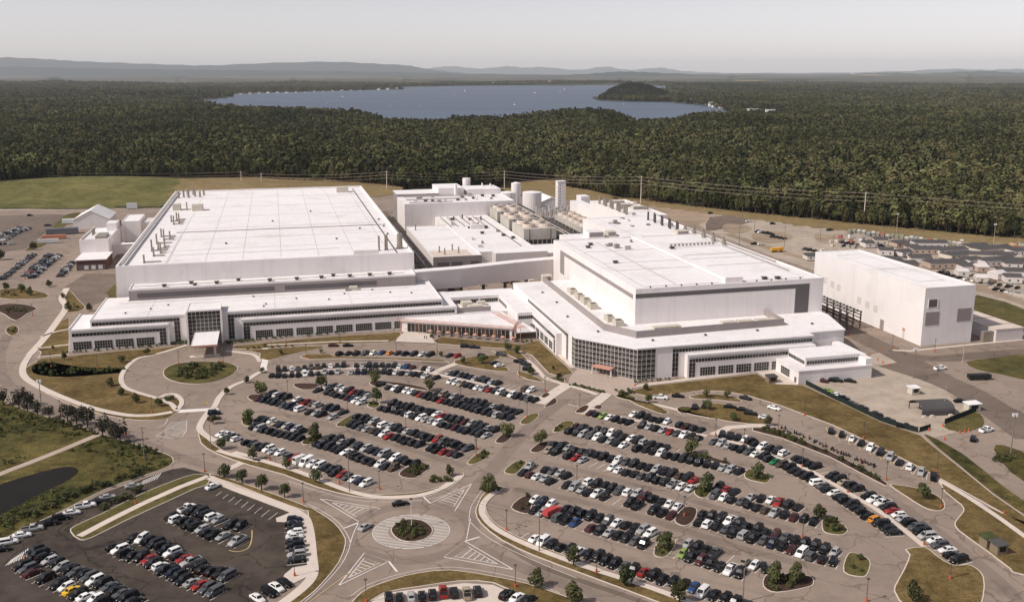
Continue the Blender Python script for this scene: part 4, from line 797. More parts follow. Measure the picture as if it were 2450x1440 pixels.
part(wb, 'door', 'wall_grey', (181.9, 181.99, 6.5, 9.5, .1, 4.8)); part(wb, 'door', 'wall_light', (181.9, 181.99, -9.6, -8.2, .1, 3.6)); part(wb, 'sign_panel', 'orange_trim', (181.86, 181.99, -9.8, -8.0, 3.7, 5.0))
an = building('annex', 'low beige-roofed annex right of the tall white block'); part(an, 'wall', 'wall_light', (218.5, 233, -25.3, 40, 0, 5.6)); part(an, 'roof', 'concrete', (218.3, 233.2, -25.5, 40.2, 5.61, 6)); part(an, 'roof_rib', 'concrete_old', *[(219, 232.5, v, v + .5, 6.0, 6.2) for v in (-18, -6, 6, 20)])
part(an, 'gate_frame', 'metal', (213, 218.3, -24, -22, 0, 4.8))
# --- utility yard between the factories
m1 = building('utility_building', 'low white utility block with stained roof between the factories'); mass(m1, -4.5, 25, 183, 305, 12, 'wall_light', .5); part(m1, 'wall_face', 'wall_grey', (-4.4, 24.9, 182.92, 182.99, 0, 12.3)); part(m1, 'louver', 'wall_dark', (-2, 5, 182.84, 182.91, 4, 9), (6.5, 13, 182.84, 182.91, 4, 9), (18, 23, 182.84, 182.91, 4, 9))
part(m1, 'roof_stain', 'concrete', (-3.6, 20, 184, 206, 12.0, 12.03)); part(m1, 'roof_seam', 'seam', (-3.8, 24.4, 250, 250.4, 12.0, 12.05))
for k, (u, v) in enumerate([(2, 200), (4, 192), (13, 195), (11, 206), (0, 290)]): stack(m1, u, v, 12, 3.8, .4, 'metal')
m3 = building('utility_building', 'white flat utility roof left of the cooling towers'); part(m3, 'wall', 'wall', (25.1, 65.9, 206, 363.8, 0, 9.5)); part(m3, 'roof', 'roof', (25.1, 65.9, 206, 363.8, 9.52, 10)); part(m3, 'gutter', 'metal_dark', (25.2, 25.8, 207, 305, 10, 10.5), (58, 58.5, 220, 350, 10, 10.3))
part(m3, 'wall', 'wall_light', (36, 69, 195, 205.9, 0, 10.3)); part(m3, 'wall', 'wall_light', (66.1, 92, 206, 238, 0, 7)); part(m3, 'roof', 'roof', (36, 69, 195, 205.9, 10.31, 10.7), (66.1, 92, 206, 238, 7.01, 7.4))
vents(m3, [(40, 300), (52, 300), (44, 275), (56, 262), (60, 250), (48, 340), (35, 345)], 10, s=2.0, h=1.2); part(m3, 'roof_box', 'wall', (40, 50, 296, 299, 10, 13)); [stack(m3, u, v, 10, 3, .5, 'metal_dark') for u, v in ((36, 342), (44, 350), (56, 338))]
m2 = building('utility_building', 'big white utility block with rooftop tower behind the left factory end'); mass(m2, 2, 88, 364, 412, 20, 'wall', .5); part(m2, 'wall', 'wall', (36, 57, 413, 446, 0, 25.6), (60, 88, 412.1, 440, 0, 24)); part(m2, 'roof', 'roof', (36, 57, 413, 446, 25.61, 26), (60, 88, 412.1, 440, 24.01, 24.4)); part(m2, 'wall', 'wall_grey', (2, 35.9, 412.1, 440, 0, 22)); part(m2, 'roof', 'roof', (2, 35.9, 412.1, 440, 22.01, 22.4))
vents(m2, [(20, 376), (26, 380), (30, 372), (46, 380), (52, 392), (60, 386), (70, 400), (78, 396)], 20, s=2.2, h=1.4)
for u, v, z, h, r in [(50, 411.2, 12, 17, 1.3), (66, 448, 0, 30, 3.4), (76, 430, 24.4, 3, .6), (82, 425, 24.4, 3, .6), (60, 380, 20, 4, .4), (62, 381, 20, 4, .4)]: stack(m2, u, v, z, h, r, 'wall')
def cooling_tower(u0, u1, v0, v1, zb, zt, cols, rows, label):
    b = building('cooling_tower', label, 'cooling tower', 'fan cooling towers of the utility yard'); part(b, 'casing', 'tower_grey', (u0, u1, v0, v1, zb + 3.2, zt))
    part(b, 'basin', 'metal_dark', (u0 + .6, u1 - .6, v0 + .6, v1 - .6, zb, zb + 3.19)); m = MB()
    for k in range(8):
        u = u0 + (u1 - u0) * k / 7; m.ubox(u - .2, u + .2, v0, v0 + .4, zb, zb + 3.19)
        v = v0 + (v1 - v0) * k / 7; m.ubox(u0, u0 + .4, v - .2, v + .2, zb, zb + 3.19)
    m.obj('legs', 'tower_grey', b); m = MB(); [m.ubox(u0 + (u1 - u0) * t - .25, u0 + (u1 - u0) * t + .25, v0 - .08, v0 - .01, zb + 3.2, zt) for t in (.18, .83)]; m.obj('joint', 'metal_dark', b)
    for i in range(cols):
        for j in range(rows):
            u = u0 + (u1 - u0) * (i + .5) / cols; v = v0 + (v1 - v0) * (j + .5) / rows; r = min((u1 - u0) / cols, (v1 - v0) / rows) * .40; x, y = U(u, v)
            m = MB(); m.tube((x, y, zt + .01), (x, y, zt + 2.4), r, r * .92, 16, False); m.tube((x, y, zt + 2.4), (x, y, zt + .02), r * .86, r * .9, 16, False)
            f = m.obj('fan_cowl', 'concrete', b); m = MB(); m.tube((x, y, zt + 1.0), (x, y, zt + 1.2), r * .84, r * .84, 12); m.obj('fan', 'black_trim', f)
cooling_tower(66.5, 89, 246, 280, 6, 16.5, 2, 2, 'nearest and largest beige cooling tower in the utility yard')
cooling_tower(67, 88.5, 292, 320, 6, 16.5, 2, 2, 'beige cooling tower in the middle of the front row')
cooling_tower(67.5, 88, 333, 360, 6, 16.5, 2, 2, 'beige cooling tower at the back of the front row')
cooling_tower(110.5, 125.8, 258, 326, 7, 14, 2, 5, 'long ten-fan cooling tower behind the pipe rack')
pr = building('pipe_rack', 'rack of parallel steel pipes running beside the cooling towers', 'pipe rack')
for k in range(8): m = MB(); m.tube((*U(92.5 + k * 1.6, 210), 8 + (k % 2) * 1.1), (*U(92.5 + k * 1.6, 440), 8 + (k % 2) * 1.1), .42, n=6); m.obj('pipe', 'pipe' if k % 3 else 'metal_dark', pr)
for k in range(14): part(pr, 'trestle', 'metal_dark', (92, 106, 214 + k * 17, 214.6 + k * 17, 0, 7.4))
part(pr, 'walkway', 'metal_dark', (106.4, 109, 210, 430, 8.4, 8.8))
scrub = building('scrubber_bank', 'bank of small vent pipes on a low roof by the white column', 'machinery'); part(scrub, 'plinth', 'wall_grey', (105, 134, 345, 375, 0, 8.6))
for i in range(8):
    for j in range(3): stack(scrub, 107 + i * 3.4, 352 + j * 7, 8.6, 4 + (i + j) % 3, 1.1, 'pipe', 'vent_pipe')
for u, v, r, h, lb in [(104, 455, 7.2, 16, 'white storage tank behind the big utility block'), (121.6, 438, 8.2, 17.5, 'large white storage tank by the white column'), (115, 470, 4.2, 22, 'slim white silo behind the large tank')]:
    t = building('storage_tank', lb, 'tank', 'white tanks of the utility yard'); x, y = U(u, v); m = MB(); m.tube((x, y, 0), (x, y, h), r, r, 28); m.obj('shell', 'wall', t, False); m = MB(); m.tube((x, y, h + .01), (x, y, h + 1.1), r, .4, 28); m.obj('lid', 'roof', t)
col = building('white_column', 'tall square white tower column in the utility yard', 'tower'); part(col, 'wall', 'wall', (134.5, 141.5, 402, 409, 0, 29.6)); part(col, 'cap', 'roof', (134.2, 141.8, 401.7, 409.3, 29.61, 30)); part(col, 'grating', 'wall_grey', *[(134.44, 134.49, 403 + (k % 2), 405 + (k % 2), 6 + k * 2.6, 7 + k * 2.6) for k in range(8)], *[(136, 137, 401.93, 401.98, 8 + k * 2.6, 9 + k * 2.6) for k in range(8)])
def gable(b, u0, u1, v0, v1, ze, zr, wall='wall'):
    um = (u0 + u1) / 2; m = MB(); f = [(*U(u0, v0), 0), (*U(u1, v0), 0), (*U(u1, v0), ze), (*U(um, v0), zr), (*U(u0, v0), ze)]; k = [(*U(u0, v1), 0), (*U(u1, v1), 0), (*U(u1, v1), ze), (*U(um, v1), zr), (*U(u0, v1), ze)]
    m.face(f); m.face(k[::-1]); m.face([f[0], f[4], k[4], k[0]]); m.face([f[1], k[1], k[2], f[2]]); m.obj('wall', wall, b)
    m = MB(); e = .4
    for s_, (ua, ub_) in ((0, (u0 - e, um)), (1, (um, u1 + e))):
        za = ze - .1 if s_ == 0 else zr; zb = zr if s_ == 0 else ze - .1
        m.hexa([(*U(ua, v0 - e), za + .02), (*U(ub_, v0 - e), zb + .02), (*U(ub_, v1 + e), zb + .02), (*U(ua, v1 + e), za + .02), (*U(ua, v0 - e), za + .25), (*U(ub_, v0 - e), zb + .25), (*U(ub_, v1 + e), zb + .25), (*U(ua, v1 + e), za + .25)])
    m.obj('roof', 'roof', b)
t2 = building('storage_tent', 'white gabled storage tent between the tanks and the white column', 'tent'); gable(t2, 132, 152, 448, 480, 7, 11)
t1 = building('storage_tent', 'white gabled tent beyond the loading dock on the left', 'tent'); gable(t1, -245, -219, 440, 478, 7, 14)
sh2 = building('open_shed', 'small white open-sided shed roof beside the loading dock', 'shed'); gable(sh2, -221, -205, 352, 372, 4, 6.5, 'wall_light')
# --- loading dock building and white box left of the factory
dk = building('loading_dock', 'white loading dock building with a brick porch left of the factory'); part(dk, 'wall', 'wall', (-214.2, -197, 288, 345, 0, 13.6)); part(dk, 'parapet', 'wall', (-214.2, -213.7, 288, 345, 13.6, 15), (-197.5, -197, 288, 345, 13.6, 15), (-213.7, -197.5, 288, 288.5, 13.6, 15)); part(dk, 'roof', 'roof', (-213.69, -197.51, 288.51, 345, 13.61, 14))
part(dk, 'stair_head', 'wall', (-204, -197.6, 330, 344, 14.01, 19)); part(dk, 'rooftop_unit', 'metal', (-206, -200, 296, 312, 14.01, 15.6)); [stack(dk, -210, v, 14, 4, .4, 'metal') for v in (312, 316, 320)]
po = part(dk, 'porch_wall', 'brick', (-212.4, -195.4, 262.6, 287.9, 0, 6.2)); part(po, 'porch_roof', 'roof', (-213, -195, 262, 287.95, 6.21, 6.7)); part(po, 'dock_door', 'wall_dark', (-211.6, -196, 262.5, 262.59, .2, 3.8)); [part(po, 'dock_leaf', 'wall_light', (u, u + 2.4, 262.42, 262.49, .6, 3.0)) for u in (-208, -204, -200)]
wx = building('white_box', 'tall white windowless box raised beside the left factory wall'); part(wx, 'wall', 'wall', (-196, -184.8, 341, 376, 4.5, 17.6)); roof_of(wx, -196, -184.8, 341, 376, 18, .4, .4); part(wx, 'base', 'wood', (-195, -185.5, 342, 375, 0, 4.49)); part(wx, 'link', 'wall_light', (-184.79, -168.8, 352, 372, 8, 16))
ck = building('walkway_link', 'sloping white link between the dock and the left factory'); part(ck, 'wall', 'wall_light', (-196.9, -168.8, 300, 306, 3, 9)); part(ck, 'roof', 'roof', (-196.9, -168.8, 299.8, 306.2, 9.01, 9.3))
# --- steel frame pipe rack by the white block
sf = building('steel_frame', 'dark open steel frame rack beside the tall white block', 'steel frame')
for i in range(9):
    for u in (166, 173): part(sf, 'post', 'metal_dark', (u - .25, u + .25, 12 + i * 6, 12.5 + i * 6, 0, 8))
for z in (3, 5, 6.5, 8):
    for u in (166, 169.5, 173): part(sf, 'beam', 'metal_dark', (u - .2, u + .2, 11.5, 61, z, z + .4))
for i in range(17): part(sf, 'cross_beam', 'metal_dark', (165.6, 173.4, 12 + i * 3, 12.3 + i * 3, 8.41, 8.7))

# --- pipes and plant crammed into the alley between the left factory and the utility blocks
al = building('alley_pipework', 'cluttered brown pipes and ducts in the alley beside the left factory', 'pipework'); qa = random.Random(3)
for k in range(16): m = MB(); u = -21 + qa.uniform(0, 13); v = 150 + qa.uniform(0, 60); z = qa.uniform(3, 11); m.tube((*U(u, v), z), (*U(u, v + qa.uniform(60, 200)), z), qa.uniform(.3, .8), n=6); m.obj('pipe', qa.choice(['pipe', 'metal_dark', 'metal', 'wood']), al)
for k in range(22): v = 140 + k * 13; part(al, 'trestle', 'metal', (-21, -6, v, v + .5, 8.5, 9)); [part(al, 'trestle_leg', 'metal', (u, u + .4, v, v + .4, 0, 8.49)) for u in (-21, -7)]
for k in range(34): u = -20 + qa.uniform(0, 11); v = 140 + qa.uniform(0, 280); s_ = qa.uniform(1, 3.2); part(al, 'equipment_box', qa.choice(['metal', 'metal_dark', 'beige', 'brick', 'wall_grey']), (u, u + s_, v, v + s_ * 1.6, 0, qa.uniform(2, 12)))
yd = building('yard_equipment', 'dark scattered equipment in the yard under the bridge', 'machinery')
for k in range(24): u = -8 + qa.uniform(0, 58); v = 136 + qa.uniform(0, 44); s_ = qa.uniform(1, 3.5); part(yd, 'equipment_box', qa.choice(['metal', 'metal_dark', 'beige', 'brick', 'wood']), (u, u + s_, v, v + s_, 0, qa.uniform(1.5, 6)))

# downpipes, doors, walkway pads and duct runs that break up the big plain surfaces
for k in range(12): part(fab1, 'downpipe', 'wall_light', (-168.88, -168.72, 130 + k * 25, 130.35 + k * 25, .2, 25.6))
part(roof1, 'walkway_pad', 'wall_light', (-147, -145.9, 126, 220, Z1 + .061, Z1 + .09)); part(roof1, 'walkway_pad', 'wall_light', (-145.8, -60, 150, 151.1, Z1 + .061, Z1 + .09)); part(rf, 'walkway_pad', 'wall_light', (75, 76.1, 8, 120, Z2 + .11, Z2 + .14)); part(rf, 'walkway_pad', 'wall_light', (106, 136, 70, 71.1, Z2 + .11, Z2 + .14)); part(r_, 'walkway_pad', 'wall_light', (-165, -30, 101, 102, 12.86, 12.89))
qb = random.Random(21)
for b_, zz, (ua, ub_, va, vb), n_ in ((fab2, Z2 + .02, (100, 140, 134, 200), 12), (m2, 20, (6, 84, 368, 408), 12), (m3, 10, (28, 62, 212, 350), 10), (fab2, Z2 + .03, (129, 150, 210, 284), 10), (fab2, Z2, (62, 96, 90, 124), 5)):
    for k in range(n_):
        u, v = qb.uniform(ua, ub_), qb.uniform(va, vb); a, c_ = qb.uniform(.8, 3.2), qb.uniform(.8, 3.6); part(b_, 'rooftop_unit', qb.choice(['metal', 'wall_grey', 'tower_grey', 'wall_light']), (u, u + a, v, v + c_, zz + .1, zz + .1 + qb.uniform(.6, 2.2)))
for k in range(5): m = MB(); v = 368 + k * 9; m.tube((*U(6, v), 21 + (k % 2)), (*U(40 + k * 6, v), 21 + (k % 2)), .5, n=6); m.obj('duct', 'pipe', m2)
for k in range(6): m = MB(); u = 28 + k * 5; m.tube((*U(u, 310), 10.8), (*U(u, 355), 10.8), .35, n=6); m.obj('duct', 'metal', m3)

import bmesh

# ------------------------------------------------------------------ vehicles
def car_meshes(kind):
    """returns list of (part name, mesh, offset) built once per kind; x forward, origin on the ground"""
    P = dict(sedan=dict(L=4.7, w=.90, hood=.78, belt=.94, tail=.98, roof=1.43, b0=-1.75, b1=1.05, t0=-1.05, t1=.35, tw=.60),
             hatchback=dict(L=4.2, w=.88, hood=.82, belt=.98, tail=1.0, roof=1.50, b0=-1.98, b1=1.05, t0=-1.65, t1=.35, tw=.61),
             suv=dict(L=4.7, w=.95, hood=.98, belt=1.10, tail=1.10, roof=1.74, b0=-2.25, b1=1.05, t0=-2.0, t1=.5, tw=.70),
             minivan=dict(L=5.0, w=.98, hood=.98, belt=1.08, tail=1.08, roof=1.80, b0=-2.42, b1=1.75, t0=-2.2, t1=.95, tw=.76),
             pickup=dict(L=5.6, w=.98, hood=1.05, belt=1.14, tail=1.08, roof=1.82, b0=-.65, b1=1.35, t0=-.5, t1=.75, tw=.70),
             van=dict(L=5.7, w=1.02, hood=1.15, belt=1.25, tail=1.25, roof=2.35, b0=-2.8, b1=2.25, t0=-2.75, t1=1.35, tw=.88))[kind]
    L, w, h2 = P['L'], P['w'], P['L'] / 2
    xs = [-h2, -h2 + .12, P['b0'], P['b1'], h2 - .35, h2]
    tops = [P['tail'] - .28, P['tail'], P['belt'] if kind != 'pickup' else P['tail'], P['belt'], P['hood'], P['hood'] - .28]
    ws = [w - .12, w - .03, w, w, w - .05, w - .16]
    zb = .26; m = MB(); secs = []
    for x, t, hw in zip(xs, tops, ws):
        secs.append([(x, -hw + .06, zb), (x, -hw, .5), (x, -hw + .02, t - .14), (x, -hw + .14, t), (x, hw - .14, t), (x, hw - .02, t - .14), (x, hw, .5), (x, hw - .06, zb)])
    for a, b in zip(secs, secs[1:]):
        for i in range(7): m.face([a[i], a[i + 1], b[i + 1], b[i]][::-1])
        m.face([a[7], a[0], b[0], b[7]][::-1])
    m.face(secs[0]); m.face(secs[-1][::-1])
    bz = P['belt'] - .02; cb = w - .13; tw = P['tw']; z1 = P['roof']
    B = [(P['b0'], -cb, bz), (P['b1'], -cb, bz), (P['b1'], cb, bz), (P['b0'], cb, bz)]; T = [(P['t0'], -tw, z1), (P['t1'], -tw, z1), (P['t1'], tw, z1), (P['t0'], tw, z1)]
    m.hexa(B + T)
    cr = [(P['t0'] + .12, -tw + .1, z1 + .05), (P['t1'] - .12, -tw + .1, z1 + .05), (P['t1'] - .12, tw - .1, z1 + .05), (P['t0'] + .12, tw - .1, z1 + .05)]
    m.hexa(T + cr)
    parts = []
    if kind == 'pickup':
        k = MB(); k.box(-h2 + .16, P['b0'] - .08, -w + .16, w - .16, P['tail'] - .5, P['tail'] + .012); parts.append(('cargo_bed', k.mesh('cargo_bed', 'black_trim')))
        for s in (-1, 1): m.box(-h2 + .1, P['b0'], s * (w - .08) - .07, s * (w - .08) + .07, P['tail'] - .1, P['tail'] + .12)
        m.box(-h2 + .05, -h2 + .16, -w + .1, w - .1, P['tail'] - .1, P['tail'] + .12)
    def quad(a, b, c, d, f0, f1, g0, g1, off):
        a, b, c, d = (Vector(p) for p in (a, b, c, d)); n = (b - a).cross(d - a).normalized() * off
        def at(s, t): return (a.lerp(b, s)).lerp(d.lerp(c, s), t) + n
        return [at(f0, g0), at(f1, g0), at(f1, g1), at(f0, g1)]
    k = MB(); k.face(quad(B[1], B[2], T[2], T[1], .07, .93, .10, .94, .012)); parts.append(('windscreen', k.mesh('windscreen', 'car_glass')))
    k = MB(); k.face(quad(B[3], B[0], T[0], T[3], .08, .92, .15, .92, .012)); parts.append(('rear_window', k.mesh('rear_window', 'car_glass')))
    segs = [(.08, .50), (.53, .92)] if kind not in ('van',) else [(.62, .92)]
    for s in (0, 1):
        k = MB()
        for f0, f1 in segs:
            k.face(quad(B[0], B[1], T[1], T[0], f0, f1, .14, .90, .012) if s == 0 else quad(B[2], B[3], T[3], T[2], 1 - f1, 1 - f0, .14, .90, .012))
        parts.append(('side_window', k.mesh('side_window', 'car_glass')))
    wh = MB(); r = .34 if kind in ('sedan', 'hatchback') else .38
    wh.k = 0; wh.tube((0, -.11, 0), (0, .11, 0), r, r, 12); wh.k = 1; wh.tube((0, -.118, 0), (0, .118, 0), r * .6, r * .6, 10)
    wm = wh.mesh('wheel', ['tyre', 'rim']); wx = h2 * .62
    wheels = [('wheel', wm, (sx * wx, sy * (w - .10), r)) for sx in (-1, 1) for sy in (-1, 1)]
    lt = MB(); lt.box(-.03, .03, -.17, .17, -.06, .06); hm = lt.mesh('headlight', 'lamp_clear'); tm = lt.mesh('taillight', 'lamp_red')
    lights = [('headlight', hm, (h2 - .005, s * (w - .40), P['hood'] - .27)) for s in (-1, 1)] + [('taillight', tm, (-h2 + .005, s * (w - .32), P['tail'] - .24)) for s in (-1, 1)]
    body = m.mesh('body', 'car_paint'); bm = bmesh.new(); bm.from_mesh(body); bmesh.ops.remove_doubles(bm, verts=bm.verts, dist=.002); bmesh.ops.recalc_face_normals(bm, faces=bm.faces); bm.to_mesh(body); bm.free()
    tmp = bpy.data.objects.new('tmp', body); COL.objects.link(tmp); bv = tmp.modifiers.new('bevel', 'BEVEL'); bv.width = .10; bv.segments = 2; bv.limit_method = 'ANGLE'; bv.angle_limit = R(22)
    body2 = bpy.data.meshes.new_from_object(tmp.evaluated_get(bpy.context.evaluated_depsgraph_get())); body2.name = 'body'; bpy.data.objects.remove(tmp); body2.polygons.foreach_set('use_smooth', [True] * len(body2.polygons)); body = body2
    # one-mesh version for cars too far away to show parts
    f = MB(); f.v = list(m.v); f.f = list(m.f); f.m = [0] * len(m.f)
    def join(me, off, mi):
        i = len(f.v); f.v += [(v.co.x + off[0], v.co.y + off[1], v.co.z + off[2]) for v in me.vertices]
        for p in me.polygons: f.f.append(tuple(i + a for a in p.vertices)); f.m.append(mi)
    for nme, me in parts: join(me, (0, 0, 0), 1 if nme != 'cargo_bed' else 2)
    for _, me, off in wheels: join(me, off, 2)
    return body, [(a, b, (0, 0, 0)) for a, b in parts] + wheels, lights, f.mesh(kind, ['car_paint', 'car_glass', 'tyre'])
KINDS = {k: car_meshes(k) for k in ('sedan', 'hatchback', 'suv', 'minivan', 'pickup', 'van')}
PAINT = dict(black=(.004, .004, .0045), charcoal=(.011, .011, .012), grey=(.075, .075, .078), silver=(.34, .33, .32), white=(.72, .70, .67), navy=(.006, .009, .024), blue=(.015, .045, .12), red=(.26, .020, .016), maroon=(.060, .012, .013), tan=(.30, .25, .18), brown=(.07, .045, .03), green=(.02, .16, .06), lime=(.20, .27, .06), orange=(.62, .22, .02), yellow=(.75, .45, .02))
WEI = [('black', 38), ('charcoal', 22), ('grey', 7), ('silver', 11), ('white', 13), ('navy', 6), ('blue', .7), ('red', .5), ('maroon', 2.2), ('tan', 1), ('brown', 1.4)]
def pick(rs): return rs.choices([a for a, _ in WEI], [b for _, b in WEI])[0]
def pickk(rs): return rs.choices(['sedan', 'suv', 'hatchback', 'pickup', 'minivan'], [29, 29, 24, 9, 9])[0]
CODE = dict(b='black', c='charcoal', g='grey', s='silver', w='white', n='navy', u='blue', r='red', m='maroon', t='tan', l='lime', y='yellow')
CARS = []          # (x, y, heading, colour, kind, label, group, size on screen)
rs = random.Random(11)
SPECIAL = [(174, 1411, 'yellow', 'sedan'), (358, 1341, 'red', 'sedan'), (447, 1343, 'red', 'sedan'), (478, 1404, 'red', 'sedan'), (83, 1380, 'maroon', 'sedan'), (129, 1377, 'red', 'sedan'), (571, 1292, 'silver', 'pickup'), (1061, 1416, 'red', 'pickup'),
           (2101, 1245, 'orange', 'suv'), (1640, 1328, 'lime', 'hatchback'), (1690, 1345, 'red', 'suv'), (1858, 1108, 'green', 'sedan'), (1872, 1202, 'red', 'pickup'), (1445, 998, 'lime', 'hatchback'), (1413, 990, 'maroon', 'sedan'), (1381, 1098, 'red', 'sedan'), (1540, 1190, 'maroon', 'pickup'), (1600, 1035, 'red', 'sedan'), (1663, 1153, 'red', 'sedan'), (1738, 1170, 'red', 'sedan'),
           (1531, 1366, 'red', 'sedan'), (1655, 1405, 'blue', 'hatchback'), (1381, 1254, 'blue', 'sedan'), (1059, 1082, 'red', 'sedan'), (821, 1138, 'red', 'sedan'), (722, 1106, 'white', 'van'), (744, 1110, 'white', 'van'), (760, 1114, 'white', 'pickup'), (772, 1118, 'white', 'minivan'), (1016, 949, 'red', 'sedan'), (1056, 959, 'red', 'sedan'), (1170, 935, 'red', 'sedan'), (621, 955, 'maroon', 'sedan'),
           (738, 964, 'red', 'pickup'), (728, 970, 'red', 'sedan'), (857, 941, 'red', 'sedan'), (1066, 1001, 'red', 'sedan'), (934, 845, 'orange', 'hatchback'), (1093, 852, 'red', 'hatchback'), (914, 845, 'blue', 'sedan'), (2095, 1198, 'white', 'pickup'), (2115, 1208, 'white', 'pickup'), (2128, 1225, 'red', 'sedan'), (205, 1211, 'white', 'pickup'), (78, 1266, 'silver', 'pickup'), (1962, 1310, 'black', 'pickup'), (1968, 1118, 'grey', 'pickup'), (1280, 1290, 'white', 'sedan'), (1680, 1415, 'white', 'minivan'), (1606, 1234, 'maroon', 'sedan'), (1904, 1320, 'maroon', 'sedan'), (1934, 1247, 'grey', 'sedan'), (1900, 1240, 'maroon', 'sedan'), (1854, 1358, 'white', 'pickup'), (1667, 1339, 'maroon', 'suv')]
def special(x, y, c, k):
    for i, (sx, sy, sc, sk) in enumerate(SPECIAL):
        if abs(sx - x) < 11 and abs(sy - y) < 7: del SPECIAL[i]; return sc, sk
    return c, k
def place(xp, yp, head, c, k, label, group):
    x, y = G(xp, yp); CARS.append([x, y, head, c, k, label, group, xp, yp])
def row(P, where, group, gaps=(), pitch=2.62, skew=0, drop=.03, flip=None, smooth=2, end='left end', lean=.03, cols=''):
    """cars side by side along a line of stalls (picture points), nose in or out"""
    W_ = [np.array(p) for p in (catmull(px(P), False, smooth) if len(P) > 2 else px(P))]; d = [0]
    for a, b in zip(W_, W_[1:]): d.append(d[-1] + np.linalg.norm(b - a))
    n = int(d[-1] / pitch) + 1; k = 0; sm = MB()
    for i in range(n):
        s = i * pitch; j = max(q for q in range(len(d)) if d[q] <= s + 1e-6); j = min(j, len(W_) - 2)
        t = (s - d[j]) / max(d[j + 1] - d[j], 1e-6); p = W_[j] + (W_[j + 1] - W_[j]) * t; dr = W_[j + 1] - W_[j]; a = math.atan2(dr[1], dr[0])
        zc = p[1] * CP + EYE * SP; xp = 1225 + FOC * p[0] / zc; yp = 720 + FOC * (EYE * CP - p[1] * SP) / zc
        hs_ = a - math.pi / 2 + skew; q = p + (dr / np.linalg.norm(dr)) * pitch / 2; e = np.array((math.cos(hs_), math.sin(hs_))) * 2.5
        sm.ribbon([q - e * 1.06, q + e * 1.06], .17, .03)
        if any(g0 <= xp <= g1 for g0, g1 in gaps) or rs.random() < drop: continue
        k += 1; c, kd = special(xp, yp, CODE[cols[k - 1]] if k <= len(cols) and cols[k - 1] in CODE else pick(rs), pickk(rs)); fl = (rs.random() < .3) if flip is None else flip
        h = a - math.pi / 2 + skew + rs.gauss(0, lean) + (math.pi if fl else 0); o = rs.gauss(0, .22)
        CARS.append([p[0] + math.cos(h) * o, p[1] + math.sin(h) * o, h, c, kd, f'{{c}} {{k}}, {ordn(k)} from {end} in {where}', group, xp, yp])
    if n > 1: struct(sm.obj('stall_lines', 'paint_white'), f'white stall lines under {where}', 'road marking')
LA, LB, LC = 'cars in the left car park', 'cars in the right car park', 'cars in the dark lower left lot'
DC = 'the circle end'; CD = 'the driveway end'
row([(666, 887), (745, 881), (821, 877), (913, 877), (985, 881), (1047, 888)], 'the top row, upper line', LA, [(828, 842), (993, 1006)], end=DC)
row([(650, 901), (715, 900), (776, 894), (824, 893), (916, 892), (962, 895), (1021, 902), (1049, 908), (1076, 915), (1144, 930), (1216, 946), (1288, 962)], 'the top row, lower line', LA, [(1028, 1040), (1054, 1070)], end=DC)
row([(1076, 895), (1112, 903), (1152, 911), (1194, 920), (1279, 939)], 'the top row by the wide crosswalk', LA, [(1201, 1256)], end='the visitor end')
row([(911, 923), (937, 931), (988, 942), (1041, 958), (1113, 975), (1141, 983), (1185, 995), (1232, 1005)], 'the mulch strip row, lower line', LA, [(918, 930)], end='the tree end')
row([(1047, 944), (1104, 957), (1157, 970), (1187, 977), (1247, 991)], 'the mulch strip row, upper line', LA, end='the tree end')
row([(760, 937), (800, 946), (848, 960), (870, 967), (916, 980), (951, 986), (992, 998), (1032, 1011), (1080, 1023), (1109, 1031), (1155, 1043), (1174, 1048)], 'the third left row, lower line', LA, [(875, 908)], end=DC)
row([(784, 927), (826, 935), (858, 943), (885, 951), (937, 968), (959, 972), (997, 982), (1029, 988), (1069, 1002), (1098, 1009), (1133, 1018), (1172, 1030), (1188, 1034)], 'the third left row, upper line', LA, [(888, 928)], end=DC)
row([(621, 957), (725, 983), (804, 1005), (837, 1017), (891, 1033), (933, 1047), (998, 1065), (1059, 1083), (1109, 1097)], 'the fourth left row, lower line', LA, [(730, 744), (770, 785), (806, 830), (1004, 1022)], end=DC)
row([(651, 945), (687, 954), (764, 973), (828, 991), (862, 1002), (906, 1016), (951, 1028), (1005, 1043), (1039, 1053), (1084, 1065), (1129, 1081)], 'the fourth left row, upper line', LA, [(692, 700), (770, 785), (832, 852)], end=DC)
row([(611, 1024), (716, 1054), (753, 1063), (793, 1073), (826, 1085), (861, 1099), (903, 1113), (954, 1126)], 'the fifth left row, lower line', LA, [(722, 745)], end='the leafy island end')
row([(609, 1002), (665, 1016), (723, 1034), (799, 1053), (830, 1061), (863, 1071), (891, 1080), (947, 1099), (992, 1113)], 'the fifth left row, upper line', LA, [(728, 790)], end='the leafy island end')
row([(531, 1041), (580, 1057), (640, 1077), (672, 1087), (698, 1098), (723, 1107), (772, 1120), (801, 1132), (848, 1149), (884, 1162)], 'the bottom left row by the sidewalk', LA, [(676, 690)], end='the circle end')
CARS.append([*G(513, 991), 0.25, 'navy', 'suv', 'dark blue suv parked alone above a red car by the crosswalk', LA, 513, 991]); CARS.append([*G(512, 1003), 0.25, 'maroon', 'sedan', 'dull red car parked alone at the left edge of the left car park', LA, 512, 1003])
VG = 'visitor cars by the cafeteria'
row([(813, 849), (914, 847), (972, 849), (1036, 851)], 'the angled visitor row', VG, pitch=3.55, skew=-.45, drop=0, end='the left end'); row([(1076, 853), (1112, 855)], 'the short visitor row past the sapling', VG, pitch=3.3, skew=-.45, drop=0, end='the sapling end')
